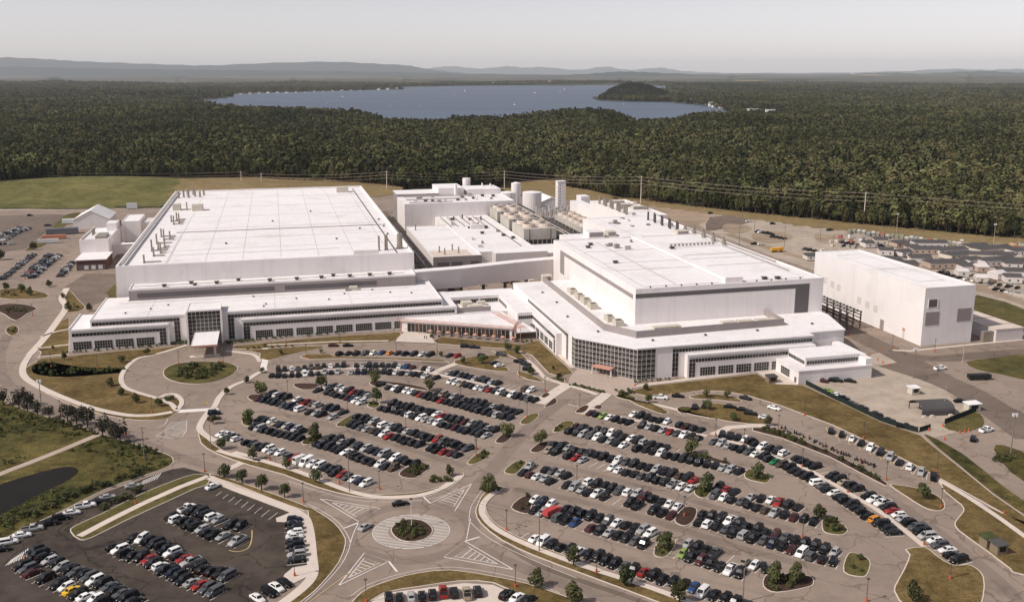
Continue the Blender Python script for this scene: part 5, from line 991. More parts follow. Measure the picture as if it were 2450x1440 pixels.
for x, y, h, c, k, lb in [(798, 829, .1, 'maroon', 'sedan', 'dark red sedan on the visitor road below the left office'), (833, 829, .12, 'black', 'sedan', 'black sedan driving the visitor road below the left office'), (1114, 831, -.1, 'black', 'suv', 'black suv on the visitor road before the cafeteria lawn'), (1136, 833, -.15, 'navy', 'sedan', 'dark blue sedan behind a black suv before the cafeteria lawn'), (1155, 856, -.6, 'black', 'suv', 'black suv in front of the island with two small trees'), (1199, 851, -.2, 'grey', 'suv', 'grey suv by the small lawn at the cafeteria corner'),
        (1186, 871, .5, 'navy', 'sedan', 'dark blue sedan on the island tip beside a white sedan'), (1195, 877, .6, 'white', 'sedan', 'white sedan on the island tip beside a dark blue sedan'), (1245, 868, -.35, 'black', 'pickup', 'black pickup by the walk to the plaza'), (1258, 873, -.35, 'charcoal', 'sedan', 'dark sedan behind the black pickup by the walk'), (1264, 886, -.2, 'black', 'suv', 'black suv under the small tree by the walk'),
        (958, 1208, .35, 'black', 'sedan', 'black sedan entering the roundabout from above'), (874, 1264, 1.05, 'silver', 'sedan', 'silver sedan driving on the left side of the roundabout'), (510, 1167, .9, 'white', 'sedan', 'white sedan alone at the top corner of the dark lot'),
        (1580, 954, -.2, 'white', 'pickup', 'white pickup beside a black sedan below the right office'), (1622, 950, -.25, 'black', 'sedan', 'black sedan beside the white pickup below the right office'), (1784, 955, -.7, 'black', 'sedan', 'black sedan at the tip of the slim lawn island'), (1852, 979, -.8, 'white', 'sedan', 'white sedan driving below the long dry lawn'),
        (1662, 977, 1.2, 'black', 'suv', 'black suv left of another by the small green island'), (1685, 974, 1.2, 'charcoal', 'sedan', 'dark sedan right of a black suv by the small green island'), (1747, 976, -.25, 'black', 'sedan', 'black sedan first of four by the young trees'), (1777, 983, -.3, 'black', 'sedan', 'black sedan second of four by the young trees'), (1796, 992, -.3, 'charcoal', 'suv', 'dark suv third of four by the young trees'), (1830, 1002, -.35, 'white', 'sedan', 'white sedan half hidden by a young tree near the motorcycles'),
        (2328, 1053, 1.1, 'black', 'suv', 'black suv stopped before the striped crossing at the gate'), (2360, 1032, .45, 'white', 'pickup', 'white pickup at the gate junction on the right'), (2297, 962, .1, 'black', 'sedan', 'black car between the dark arched shelter and the white booth'), (1905, 1232, 0, 'x', 'x', '', '')][:-1]:
    place(x, y, h, c, k, lb, 'cars on the site roads')
row([(1413, 991), (1463, 1004), (1513, 1016), (1565, 1028), (1600, 1036), (1635, 1043), (1672, 1051)], 'the top right row, lower line', LB, cols='bbbwbbbcsbsbgwbb', end=CD)
row([(1516, 994), (1600, 1013), (1633, 1021), (1688, 1035)], 'the top right row, upper line', LB, cols='wbbbbwbmbc', gaps=[(1606, 1626)], end=CD)
row([(1707, 1060), (1748, 1070), (1803, 1088), (1821, 1094), (1858, 1109), (1895, 1126), (1929, 1143), (1963, 1163), (1993, 1184), (2032, 1206), (2076, 1237), (2101, 1249), (2117, 1262), (2146, 1288)], 'the diagonal right row, lower line', LB, end='the upper end')
row([(1727, 1044), (1783, 1054), (1813, 1068), (1853, 1080), (1890, 1092), (1929, 1111), (1958, 1123), (1990, 1142), (2027, 1160), (2054, 1177), (2078, 1191), (2115, 1210), (2150, 1238), (2189, 1262), (2203, 1273), (2239, 1301), (2275, 1329), (2302, 1345)], 'the diagonal right row, upper line', LB, [(1963, 1985)], end='the upper end')
row([(1377, 1024), (1430, 1035), (1468, 1042), (1502, 1050), (1535, 1060), (1588, 1074), (1628, 1081)], 'the second right row, upper line', LB, [(1594, 1622)], end=CD)
row([(1363, 1035), (1397, 1043), (1433, 1052), (1487, 1066), (1522, 1075), (1560, 1084), (1597, 1092), (1633, 1101), (1677, 1112), (1713, 1118), (1775, 1135)], 'the second right row, lower line', LB, [(1494, 1514), (1657, 1668)], end=CD)
row([(1328, 1066), (1363, 1076), (1415, 1088), (1452, 1099), (1490, 1107), (1527, 1116), (1567, 1127), (1605, 1136), (1647, 1148), (1663, 1155), (1718, 1168), (1760, 1180), (1803, 1192), (1825, 1197), (1872, 1208), (1919, 1221)], 'the third right row, upper line', LB, [(1668, 1710), (1768, 1794)], end=CD)
row([(1313, 1081), (1347, 1089), (1398, 1105), (1457, 1121), (1493, 1131), (1530, 1140), (1570, 1151), (1612, 1163), (1650, 1174), (1703, 1187), (1728, 1193), (1770, 1204), (1839, 1226), (1886, 1238), (1934, 1249), (1960, 1255)], 'the third right row, lower line', LB, [(1404, 1448), (1656, 1696)], end=CD)
row([(1268, 1119), (1308, 1127), (1362, 1143), (1398, 1153), (1437, 1164), (1477, 1175), (1517, 1185), (1558, 1197), (1598, 1209), (1622, 1214), (1675, 1231), (1723, 1244), (1768, 1257), (1817, 1272), (1866, 1285), (1889, 1293), (1940, 1308), (1989, 1322), (2020, 1331)], 'the fourth right row, upper line', LB, cols='sbgsbwbbbgwsmbbwwbbbwbbbbmgbbbbsn', gaps=[(1366, 1394), (1627, 1668)], end=CD)
row([(1252, 1134), (1287, 1144), (1323, 1155), (1362, 1166), (1400, 1177), (1442, 1190), (1502, 1206), (1522, 1212), (1565, 1224), (1607, 1236), (1663, 1251), (1713, 1263), (1758, 1278), (1807, 1293), (1858, 1307), (1904, 1322), (1956, 1338), (2013, 1352)], 'the fourth right row, lower line', LB, cols='cmwsbcssbwbbbbbbbwbgbsbgnbbwgbb', gaps=[(1448, 1494), (1528, 1558), (1612, 1656)], end=CD)
row([(1280, 1199), (1320, 1210), (1382, 1230), (1423, 1241), (1468, 1252), (1508, 1263), (1530, 1269), (1572, 1285), (1630, 1302), (1677, 1317), (1723, 1331), (1775, 1347), (1827, 1364), (1854, 1364)], 'the fifth right row, upper line', LB, cols='wnwbbbbbgwbbswsbbgtwcw', gaps=[(1335, 1352), (1578, 1622), (1730, 1766)], end=CD)
row([(1280, 1224), (1300, 1231), (1338, 1243), (1382, 1257), (1422, 1269), (1463, 1281), (1512, 1295), (1557, 1309), (1640, 1332), (1665, 1341), (1690, 1349), (1738, 1366), (1790, 1381)], 'the fifth right row, lower line', LB, cols='bsgbbmbsbbgbbbbbbwb', gaps=[(1303, 1330), (1388, 1413), (1563, 1632)], end=CD)
row([(1242, 1279), (1280, 1292), (1303, 1300), (1347, 1312), (1392, 1325), (1437, 1340), (1483, 1357), (1532, 1369), (1577, 1386), (1628, 1402), (1680, 1418), (1733, 1435), (1800, 1456)], 'the bottom right row by the sidewalk', LB, cols='bwbbbwbbbbgbbbbbbbwbbb', gaps=[(1247, 1270)], end='the roundabout end')
row([(1988, 1034), (2034, 1051), (2084, 1075), (2134, 1099), (2187, 1126), (2240, 1147)], 'the kerbside row below the dry lawn', 'cars along the kerb below the dry lawn', cols='bbwbwbsbwsb', pitch=4.35, drop=0, skew=.62, end='the upper end')
# dark lower left lot
row([(449, 1219), (484, 1231), (526, 1248), (561, 1260), (584, 1264)], 'the top dark lot row, upper line', LC, cols='wbbbwsbb', gaps=[(534, 552)], end='the left end')
row([(410, 1240), (441, 1252), (474, 1265), (506, 1280), (526, 1287), (571, 1300)], 'the top dark lot row, lower line', LC, cols='bwbbbsbbs', gaps=[(536, 558)], end='the left end')
row([(319, 1290), (364, 1298), (405, 1320), (447, 1345), (483, 1364), (533, 1376), (556, 1386)], 'the middle dark lot row, upper line', LC, cols='bwbcbbwbbsbbbb', end='the left end')
row([(275, 1312), (311, 1332), (358, 1344), (403, 1370), (436, 1387), (478, 1406), (517, 1421)], 'the middle dark lot row, lower line', LC, cols='bwcbbbcwcnbbs', gaps=[(370, 380)], end='the left end')
row([(82, 1323), (134, 1351), (184, 1370), (235, 1395), (286, 1421), (330, 1445)], 'the lowest dark lot row, upper line', LC, cols='bbbsbsbgbgwb', end='the left end')
row([(54, 1358), (98, 1383), (150, 1405), (202, 1429), (250, 1452)], 'the lowest dark lot row, lower line', LC, cols='bgbbbwbbwwb', end='the left end')
row([(705, 1246), (706, 1290), (712, 1345)], 'the dark lot end column', LC, cols='nbbwwbbbs', end='the top')
for i, (x, y, c, k) in enumerate([(319, 1166, 'silver', 'sedan'), (258, 1193, 'silver', 'sedan'), (236, 1203, 'charcoal', 'sedan'), (205, 1214, 'white', 'pickup'), (172, 1230, 'white', 'sedan'), (146, 1243, 'black', 'suv'), (115, 1256, 'charcoal', 'pickup'), (78, 1269, 'silver', 'pickup'), (53, 1284, 'white', 'sedan'), (21, 1301, 'white', 'suv'), (2, 1318, 'black', 'sedan')]):
    place(x, y, .42 + rs.gauss(0, .03), c, k, f'{c} {k}, {ordn(i + 1)} from the top in the file beside the rough field', 'cars parked along the rough green field')
for i, (x, y, c, k) in enumerate([(682, 1398, 'black', 'sedan'), (662, 1409, 'white', 'sedan'), (644, 1421, 'black', 'suv'), (617, 1436, 'white', 'sedan')]):
    place(x, y, -.75, c, k, f'{c} {k}, {ordn(i + 1)} from the top in the short row at the lot corner', LC)
for i, (x, y, c, k) in enumerate([(930, 1433, 'black', 'suv'), (957, 1434, 'black', 'sedan'), (984, 1431, 'silver', 'sedan'), (1010, 1430, 'black', 'sedan'), (1035, 1427, 'black', 'suv'), (1061, 1420, 'red', 'pickup'), (1087, 1422, 'charcoal', 'suv'), (1117, 1424, 'tan', 'pickup'), (1143, 1419, 'charcoal', 'suv'), (1213, 1427, 'black', 'suv'), (1238, 1433, 'white', 'sedan'), (1265, 1439, 'black', 'sedan')]):
    place(x, y, 1.72 if i < 9 else .95, c, k, f'{c} {k}, {ordn(i + 1)} from the left along the bottom edge', 'cars at the bottom edge')
GH = 'cars in the fenced gravel lot'
for i, (x, y, c, k) in enumerate([(1967, 914, 'maroon', 'suv'), (1985, 912, 'black', 'suv'), (2002, 913, 'charcoal', 'suv'), (2034, 914, 'black', 'sedan'), (1982, 938, 'lime', 'sedan'), (2002, 948, 'white', 'sedan'), (2018, 957, 'black', 'suv'), (2038, 968, 'grey', 'sedan'), (2062, 978, 'black', 'sedan'), (2096, 993, 'black', 'sedan'), (2126, 1008, 'black', 'sedan'), (2166, 1024, 'charcoal', 'pickup')]):
    place(x, y, -.45, c, k, f'{c} {k}, ' + (f'{ordn(i + 1)} from the left under the low wing wall' if i < 4 else f'{ordn(i - 3)} from the top behind the dark screen fence'), GH)
# far left lots
FL = 'cars in the far left lots'
row([(140, 612), (108, 640), (73, 668)], 'the far left middle file, right line', FL, end='the far end'); row([(118, 612), (90, 637), (58, 662)], 'the far left middle file, left line', FL, end='the far end')
row([(78, 612), (40, 642), (2, 672)], 'the far left leftmost file', FL, end='the far end'); row([(174, 630), (142, 663)], 'the file by the truck yard wall', FL, end='the far end')
row([(66, 549), (34, 562), (4, 578)], 'the overflow lot, right file', FL, end='the far end'); row([(46, 547), (14, 560), (-10, 570)], 'the overflow lot, left file', FL, end='the far end'); row([(2, 586), (40, 583)], 'the overflow lot, kerb row', FL, end='the left end')
# construction yard on the right
YD = 'cars in the construction yard'
row([(1812, 556), (1848, 562)], 'the yard row of dark cars', YD, pitch=2.9, end='the left end'); row([(1848, 568), (1885, 574)], 'the yard row below the dark cars', YD, pitch=3.6, end='the left end'); row([(1925, 598), (1960, 604)], 'the yard row above the white block', YD, pitch=4, end='the left end'); row([(2015, 582), (2060, 590)], 'the yard double row, upper line', YD, pitch=4.2, end='the left end'); row([(2018, 590), (2050, 594)], 'the yard double row, lower line', YD, pitch=4.2, end='the left end')
row([(2080, 580), (2110, 590)], 'the yard row by the trailers', YD, pitch=3.5, end='the left end'); row([(2250, 655), (2300, 668), (2440, 692)], 'the row in front of the trailers', YD, pitch=5, drop=.2, end='the left end'); row([(2383, 694), (2440, 706)], 'the row behind the concrete barriers', YD, pitch=4.2, end='the left end')
for i, (x, y) in enumerate([(1792, 531), (1849, 537), (1985, 552), (1970, 602), (115, 541), (72, 517), (2250, 884), (1700, 512), (1805, 585), (1820, 586)]): place(x, y, .3, 'charcoal' if i % 3 else 'white', 'suv' if i % 2 else 'pickup', f'{"dark" if i % 3 else "white"} {"suv" if i % 2 else "pickup"} standing alone ' + ['on the graded ramp', 'in the open yard', 'by the first container', 'at the corner of the tall white block', 'on the overflow lot', 'at the back of the overflow lot', 'by the gravel road on the right', 'near the perimeter road', 'left on the dusty yard road', 'right on the dusty yard road'][i], 'lone cars')
# build: nearest 300 with parts, the others as single meshes
CARS.sort(key=lambda c: c[1]); inview = lambda c: -40 < c[7] < 2490 and c[8] < 1465
CARS = [c for c in CARS if inview(c)]
NAMEC = dict(charcoal='dark grey', navy='dark blue', lime='lime green')
for i, (x, y, h, c, k, lb, gr, xp, yp) in enumerate(CARS):
    body, parts, lights, far = KINDS[k]; nm = 'pickup_truck' if k == 'pickup' else k
    lb = lb.replace('{c}', NAMEC.get(c, c)).replace('{k}', 'pickup' if k == 'pickup' else k)
    j = rs.uniform(.85, 1.15); colr = tuple(min(v * j, .85) for v in PAINT[c]) + (1,); zz = .015
    for s, q in ((' charcoal ', ' dark grey '),): lb = lb.replace(s, q)
    if lb.startswith('charcoal'): lb = 'dark grey' + lb[8:]
    o = link(nm, body if i < 300 else far, None, (x, y, zz), h); o.color = colr
    tag(o, lb, 'car' if k in ('sedan', 'hatchback') else k, gr)
    if i < 300:
        for pn, me_, off in parts + (lights if i < 110 else []): link(pn, me_, o, off)
# big red truck in the fifth right row
rt = thing('red_truck', 'long red and white box truck standing across two stalls', 'truck', (*G(1322, 1232), .02), R(46)); rt.scale = (.74, .8, .74)
m = MB(); m.box(-4.2, 2.0, -1.2, 1.2, 1.0, 3.0); m.obj('box_body', 'coloured', rt).color = (.42, .05, .05, 1); m = MB(); m.box(2.1, 4.0, -1.1, 1.1, .6, 2.3); m.hexa([(2.1, -1.1, 2.3), (3.6, -1.1, 2.3), (3.6, 1.1, 2.3), (2.1, 1.1, 2.3), (2.2, -1, 2.7), (3.2, -1, 2.7), (3.2, 1, 2.7), (2.2, 1, 2.7)]); m.obj('cab', 'coloured', rt).color = (.45, .12, .11, 1)
m = MB(); m.box(4.005, 4.03, -.95, .95, 1.5, 2.2); m.obj('windscreen', 'car_glass', rt); m = MB(); m.box(-4.1, 3.9, -.9, .9, .55, .99) ; m.obj('chassis', 'black_trim', rt)
for x in (-3, 3):
    for s in (-1, 1): m = MB(); m.tube((x, s * 1.0 - .15, .5), (x, s * 1.0 + .15, .5), .5, n=12); m.obj('wheel', 'tyre', rt)
# motorcycles
mb_ = MB(); mb_.k = 0
for x in (-.72, .72): mb_.tube((x, -.07, .32), (x, .07, .32), .32, n=10)
mwheel = MB(); mwheel.tube((0, -.07, 0), (0, .07, 0), .32, n=10); mw = mwheel.mesh('wheel', 'tyre')
b_ = MB(); b_.hexa([(-.45, -.16, .25), (.4, -.16, .25), (.4, .16, .25), (-.45, .16, .25), (-.35, -.14, .62), (.42, -.14, .62), (.42, .14, .62), (-.35, .14, .62)]); b_.hexa([(-.1, -.17, .62), (.45, -.17, .62), (.45, .17, .62), (-.1, .17, .62), (0, -.12, .92), (.38, -.12, .96), (.38, .12, .96), (0, .12, .92)]); b_.bar((.72, 0, .32), (.42, 0, .98), .12); b_.bar((-.72, 0, .35), (-.2, 0, .6), .14); bm_ = b_.mesh('frame', 'coloured')
s_ = MB(); s_.hexa([(-.85, -.14, .66), (-.05, -.16, .68), (-.05, .16, .68), (-.85, .14, .66), (-.9, -.11, .82), (-.08, -.13, .78), (-.08, .13, .78), (-.9, .11, .82)]); sm_ = s_.mesh('seat', 'black_trim')
h_ = MB(); h_.bar((.36, -.38, 1.06), (.36, .38, 1.06), .05); h_.bar((.42, 0, .96), (.36, 0, 1.06), .06); h_.box(.46, .56, -.1, .1, .84, 1.0); hm_ = h_.mesh('handlebar', 'chrome')
MP = [np.array(p) for p in catmull(px([(1868, 1024), (1905, 1038), (1950, 1056), (1990, 1076), (2030, 1092), (2065, 1106), (2098, 1120)]), False, 4)]
for i in range(30):
    t = i / 29 * (len(MP) - 1); j = min(int(t), len(MP) - 2); p = MP[j] + (MP[j + 1] - MP[j]) * (t - j) + np.array((rs.gauss(0, .3), rs.gauss(0, .8)))
    cname = rs.choice(['black', 'black', 'red', 'silver', 'maroon', 'black'])
    o = thing('motorcycle', f'{cname} motorcycle, {ordn(i + 1)} from the top of the line above the hedge', 'motorcycle', (p[0], p[1], .02), rs.uniform(.9, 1.5), 'motorcycles parked above the hedge')
    link('frame', bm_, o).color = (*PAINT[cname], 1); link('seat', sm_, o); link('handlebar', hm_, o); link('wheel', mw, o, (-.72, 0, .32)); link('wheel', mw, o, (.72, 0, .32))
# yellow stall lines at the kerbside row, white stall lines under the car rows are left to the cars
hatch([[(1976 + k * 24.4 + k * .35, 1022 + k * 11.2), (1984 + k * 24.4 + k * .4, 1042 + k * 11.6)] for k in range(12)], .22, 'pale yellow stall lines between the kerbside cars', 'paint_yellow')

# ------------------------------------------------------------------ trees and plants
def crown_faces(m, r, zc, hz, n, size, seed, lobes=7, cone=0):
    q = np.random.default_rng(seed); L = []
    for k in range(lobes):
        a = q.uniform(0, 2 * math.pi); t = q.uniform(-.75, .85); rad = r * .62 * math.sqrt(max(0, 1 - t * t)) * q.uniform(.6, 1.05) * (1 - cone * (t + 1) / 2)
        L.append((rad * math.cos(a), rad * math.sin(a), zc + hz * .72 * t, r * q.uniform(.38, .55) * (1 - cone * .5 * (t + 1) / 2)))
    L.append((0, 0, zc, r * .6))
    for i in range(n):
        lx, ly, lz, lr = L[q.integers(len(L))]; d = q.normal(size=3); d /= np.linalg.norm(d); rr_ = lr * q.uniform(.55, 1.05) ** .5
        c = np.array((lx, ly, lz)) + d * rr_ * np.array((1, 1, min(hz / r, 1.3)))
        nn = d * .9 + q.normal(size=3) * .36 + np.array((0, 0, .3)); nn /= np.linalg.norm(nn)
        t1 = np.cross(nn, q.normal(size=3)); t1 /= np.linalg.norm(t1); t2 = np.cross(nn, t1); s = size * q.uniform(.6, 1.4)
        m.face([c + t1 * s, c + t2 * s * .8, c - t1 * s, c - t2 * s * .8])
def trunk_mesh(h, r, seed):
    q = random.Random(seed); m = MB(); m.tube((0, 0, 0), (0, 0, h * .55), h * .022 + .06, h * .014 + .03, 7); m.tube((0, 0, h * .55), (0, 0, h * .9), h * .014 + .03, .02, 6)
    for k in range(6):
        a = q.uniform(0, 6.3); z = h * q.uniform(.3, .6); m.tube((0, 0, z), (r * .6 * math.cos(a), r * .6 * math.sin(a), z + h * .22), h * .009 + .02, .02, 5)
    return m.mesh('trunk', 'bark')
TREES = {}
def tree_proto(kind, leafmat, h, r, n, size, seed, cone=0):
    m = MB(); crown_faces(m, r, h * .56, h * .46, n, size, seed, 10, cone); TREES[kind] = (trunk_mesh(h, r, seed), m.mesh('crown', leafmat))
for s in range(3):
    tree_proto(f'round{s}', 'leaf', 4.6, 2.1, 760, .21, 20 + s); tree_proto(f'dark{s}', 'leaf_dark', 4.0, 1.9, 680, .21, 30 + s, .3); tree_proto(f'red{s}', 'leaf_red', 5.4, 2.0, 560, .22, 40 + s)
    tree_proto(f'edge{s}', 'leaf_forest', 17, 4.6, 760, .55, 50 + s); tree_proto(f'pine{s}', 'leaf_pine', 19, 3.4, 620, .5, 60 + s, .75)
def tree(kind, xp, yp, sc, label, group, name='tree', world=None):
    x, y = world or G(xp, yp); z = float(ground_z(x, y)) if world is not None else .1; t, c = TREES[kind + str(rs.randrange(3))]
    o = thing(name, label, 'tree', (x, y, z), rs.uniform(0, 6.28), group); o.scale = (sc * rs.uniform(.9, 1.1), sc * rs.uniform(.9, 1.1), sc * rs.uniform(.9, 1.12)); link('trunk', t, o); link('crown', c, o); return o
TL = [(625, 942, 1.35, 'round', 'round green tree at the left end of the second left row'), (769, 928, 1.2, 'round', 'green tree beside the dark car on the mulch island'), (896, 916, 1.15, 'round', 'green tree on the mulch island near the top row'), (1027, 932, 1.1, 'round', 'green tree at the right end of the long mulch strip'), (902, 962, 1.35, 'dark', 'dark leafy tree in the middle of the third left row'), (752, 1048, 1.35, 'dark', 'dark leafy tree in the fifth left row'), (592, 1006, 1.25, 'round', 'bushy tree at the left end of the fifth left row'),
      (1214, 1042, 1.35, 'round', 'round tree on the driveway end island'), (1294, 1062, 1.2, 'round', 'round tree at the start of the third right row'), (1075, 1136, .9, 'dark', 'small tree on the curved tip below the left car park'), (1170, 1176, 1.15, 'round', 'small tree on the right-hand tip above the roundabout'), (755, 1152, 1.15, 'dark', 'dark tree on the lawn strip below the white vans'), (686, 1120, .95, 'dark', 'small tree on the lawn strip left of the white vans'), (606, 1098, 1.15, 'dark', 'tree beside the crosswalk below the bottom left row'), (532, 1072, 1.1, 'dark', 'tree at the lower left corner of the left car park'), (510, 1012, .9, 'dark', 'small tree under two cars at the left edge of the left car park'),
      (536, 1140, 1.25, 'dark', 'first tree from the left above the dark lot'), (580, 1152, 1.15, 'dark', 'second tree from the left above the dark lot'), (626, 1170, 1.3, 'dark', 'third tree from the left above the dark lot'), (681, 1188, 1.2, 'dark', 'fourth tree from the left above the dark lot'), (1285, 1404, 1.3, 'dark', 'round tree on the bottom lawn right of the lamp'), (1375, 1444, 1.4, 'dark', 'tree cut by the bottom edge below the roundabout exit'), (1372, 1350, 1.25, 'dark', 'first tree from the left in front of the bottom right row'), (1495, 1398, 1.4, 'dark', 'second tree from the left in front of the bottom right row'), (1625, 1440, 1.4, 'dark', 'third tree from the left in front of the bottom right row'),
      (1655, 1084, 1.15, 'round', 'tree at the left end of the strip along the second right row'), (1810, 1142, 1.4, 'dark', 'broad tree on the green end island of the second right row'), (1688, 1172, 1.45, 'dark', 'broad tree inside the third right row'), (1590, 1312, 1.3, 'dark', 'leafy tree inside the fifth right row'), (1958, 1238, 1.2, 'dark', 'sparse tree at the end of the third right row'), (1852, 1392, 1.3, 'dark', 'tree on the left of the large shrubby bottom island'), (1905, 1392, 1.2, 'dark', 'tree on the right of the large shrubby bottom island'), (2186, 1436, 1.35, 'dark', 'tree on the rounded dry lawn at the bottom right'), (2209, 1190, 1.25, 'dark', 'lone tree on the teardrop lawn'), (1836, 1016, 1.0, 'dark', 'young tree between the cars and motorcycles'), (1692, 978, .85, 'round', 'young tree behind two dark cars on the lawn island'), (1756, 1004, .8, 'round', 'young tree above the diagonal row crossing'), (1690, 948, .75, 'round', 'left sapling on the slim lawn island'), (1740, 950, .75, 'round', 'right sapling on the slim lawn island'), (1552, 962, .8, 'round', 'sapling beside the white pickup'), (1545, 932, .7, 'dark', 'small conifer on the lawn before the glass corner'), (1324, 884, .55, 'dark', 'tiny conifer on the sloping cafeteria lawn'),
      (1215, 836, .95, 'round', 'left of two small trees at the cafeteria corner'), (1236, 844, .95, 'round', 'right of two small trees at the cafeteria corner'), (1108, 868, .65, 'round', 'sapling among the short visitor row'), (1154, 868, .95, 'round', 'small tree on the island with visitor cars'), (1054, 850, .6, 'round', 'sapling at the right end of the angled visitor row'), (1270, 894, .9, 'dark', 'small tree above the driveway lawn island'), (1338, 906, .8, 'dark', 'small tree left of the entrance plaza'), (1486, 945, .6, 'round', 'small tree right of the entrance plaza'), (768, 843, .5, 'round', 'sapling on the lawn wedge near the visitor road'), (671, 846, .6, 'round', 'sapling on the lawn wedge by the crosswalk'),
      (154, 860, .75, 'dark', 'small conifer at the left of the large dry lawn'), (292, 866, .8, 'round', 'small tree in the upper part of the large dry lawn'), (265, 922, .9, 'dark', 'conifer left of the parked cars on the large dry lawn'), (290, 944, .85, 'dark', 'second conifer down the large dry lawn'), (327, 962, 1.0, 'dark', 'third conifer down the large dry lawn'), (380, 970, .95, 'dark', 'conifer beside the looping walk'), (352, 848, .8, 'round', 'small tree before the left office windows'), (127, 835, .5, 'dark', 'tiny tree among the thin paths'), (628, 890, .7, 'dark', 'small tree at the top corner of the left car park walk'), (590, 914, .8, 'dark', 'small tree along the drop-off circle walk'), (543, 942, .8, 'dark', 'small dark tree above the yellow sign'), (165, 742, 1.2, 'dark', 'bushy tree beside the upper end of the left path'), (215, 742, 1.0, 'dark', 'round bush tree beside the left office corner'),
      (15, 695, 1.2, 'dark', 'leftmost tree below the far left lot'), (52, 697, 1.3, 'dark', 'second tree below the far left lot'), (72, 705, 1.2, 'dark', 'third tree below the far left lot'), (117, 684, 1.1, 'dark', 'tree at the bottom of the far left files'), (80, 596, 1.6, 'dark', 'broad bush tree above the far left lot'), (0, 620, 2.0, 'dark', 'large dark tree cut by the left edge'), (152, 712, .9, 'dark', 'tree beside the truck yard corner')]
for x, y, s, k, lb in TL: tree(k, x, y + 2, s * .98, lb, 'trees planted around the car parks')
for i, (x, y, s) in enumerate([(8, 970, 1.2), (46, 975, 1.5), (66, 985, 1.4), (90, 992, 1.1), (162, 1008, 1.35), (184, 1018, 1.35), (210, 1024, 1.5), (246, 1044, 1.5), (268, 1050, 1.3), (288, 1058, 1.3), (118, 1000, .9)]): tree('red', x, y, s, f'dark brownish tree, {ordn(i + 1)} from the left along the rough green field', 'brownish trees along the rough field')
# shrubs: one mesh each, copied
SH = []
for s in range(4):
    m = MB(); crown_faces(m, .8, .55, .5, 110, .16, 80 + s, 5); SH.append(m.mesh('shrub', 'leaf_shrub'))
for s in range(2):
    m = MB(); crown_faces(m, .8, .55, .5, 110, .16, 90 + s, 5); SH.append(m.mesh('shrub', 'leaf_dark'))
SHRUBS = []
def shrub(x, y, s, where, dark=False, world=True):
    SHRUBS.append((y / s, x, y, s, where, rs.choice(SH[4:] if dark else SH), rs.uniform(0, 6.28), rs.uniform(.8, 1.15)))
for W_, n, lb in BEDS:
    P_ = inset(W_, .9); xs = np.array(P_); k = 0; tries = 0
    while k < n and tries < 4000:
        tries += 1; x = rs.uniform(*[f(xs[:, 0]) for f in (np.min, np.max)]); y = rs.uniform(*[f(xs[:, 1]) for f in (np.min, np.max)])
        if inside(P_, np.array([x]), np.array([y]))[0]: shrub(x, y, rs.uniform(.8, 1.5), 'the ' + lb, lb.startswith('round clipped')); k += 1
def shrub_line(P, n, where, s=1.2, j=.5, dark=False):
    W_ = [np.array(p) for p in px(P)]
    for i in range(n):
        t = i / max(n - 1, 1) * (len(W_) - 1); q = min(int(t), len(W_) - 2); p = W_[q] + (W_[q + 1] - W_[q]) * (t - q); shrub(p[0] + rs.gauss(0, j), p[1] + rs.gauss(0, j), s * rs.uniform(.8, 1.2), where, dark)
shrub_line([(150, 846), (200, 843), (262, 837), (330, 832), (372, 830)], 18, 'the border under the left office windows', 1.1, .4, True)
shrub_line([(378, 826), (452, 822)], 10, 'the border beside the glass tower', 1.3, .4, True); shrub_line([(540, 822), (605, 816)], 10, 'the border right of the glass tower', 1.3, .4, True)
shrub_line([(615, 814), (700, 806), (800, 798), (900, 790), (950, 786)], 30, 'the hedge along the left office front', 1.3, .5, True); shrub_line([(592, 836), (640, 832), (700, 830)], 8, 'the hedge on the lawn wedge', 1.1, .4, True)
shrub_line([(170, 886), (230, 887), (300, 884)], 14, 'the dotted hedge across the large dry lawn', 1.0, .2, True)
shrub_line([(1368, 922), (1405, 930), (1445, 940)], 16, 'the planter row at the front of the plaza', 1.0, .3); shrub_line([(1278, 780), (1310, 808), (1340, 838), (1372, 874)], 18, 'the border beside the right office side wall', .8, .3); shrub_line([(1520, 916), (1600, 908)], 9, 'the border at the foot of the glass corner', .9, .3)
shrub_line([(1236, 816), (1252, 820), (1272, 818)], 5, 'the small conifers by the white pavilion', 1.1, .3, True); shrub_line([(232, 1222), (290, 1196), (340, 1172)], 16, 'the hedge on the long lawn finger', 1.5, .6, True)
shrub_line([(300, 1062), (340, 1076), (372, 1086)], 12, 'the hedge along the road by the rough field', 1.5, .6, True); shrub_line([(120, 1006), (160, 1018), (230, 1040)], 12, 'the thicket between the brownish trees', 1.5, .8, True); shrub_line([(10, 1258), (120, 1212), (220, 1172), (330, 1136)], 26, 'the dark bank behind the file of cars', 1.7, .9, True)
xs = np.array(TURN)
for k in range(46):
    a = rs.uniform(0, 6.28); r_ = rs.uniform(0, .72) ** .5; c = xs.mean(0); shrub(c[0] + r_ * math.cos(a) * np.ptp(xs[:, 0]) * .38, c[1] + r_ * math.sin(a) * np.ptp(xs[:, 1]) * .36, rs.uniform(1.0, 2.4), 'the oval island of the drop-off circle', k % 2 == 0)
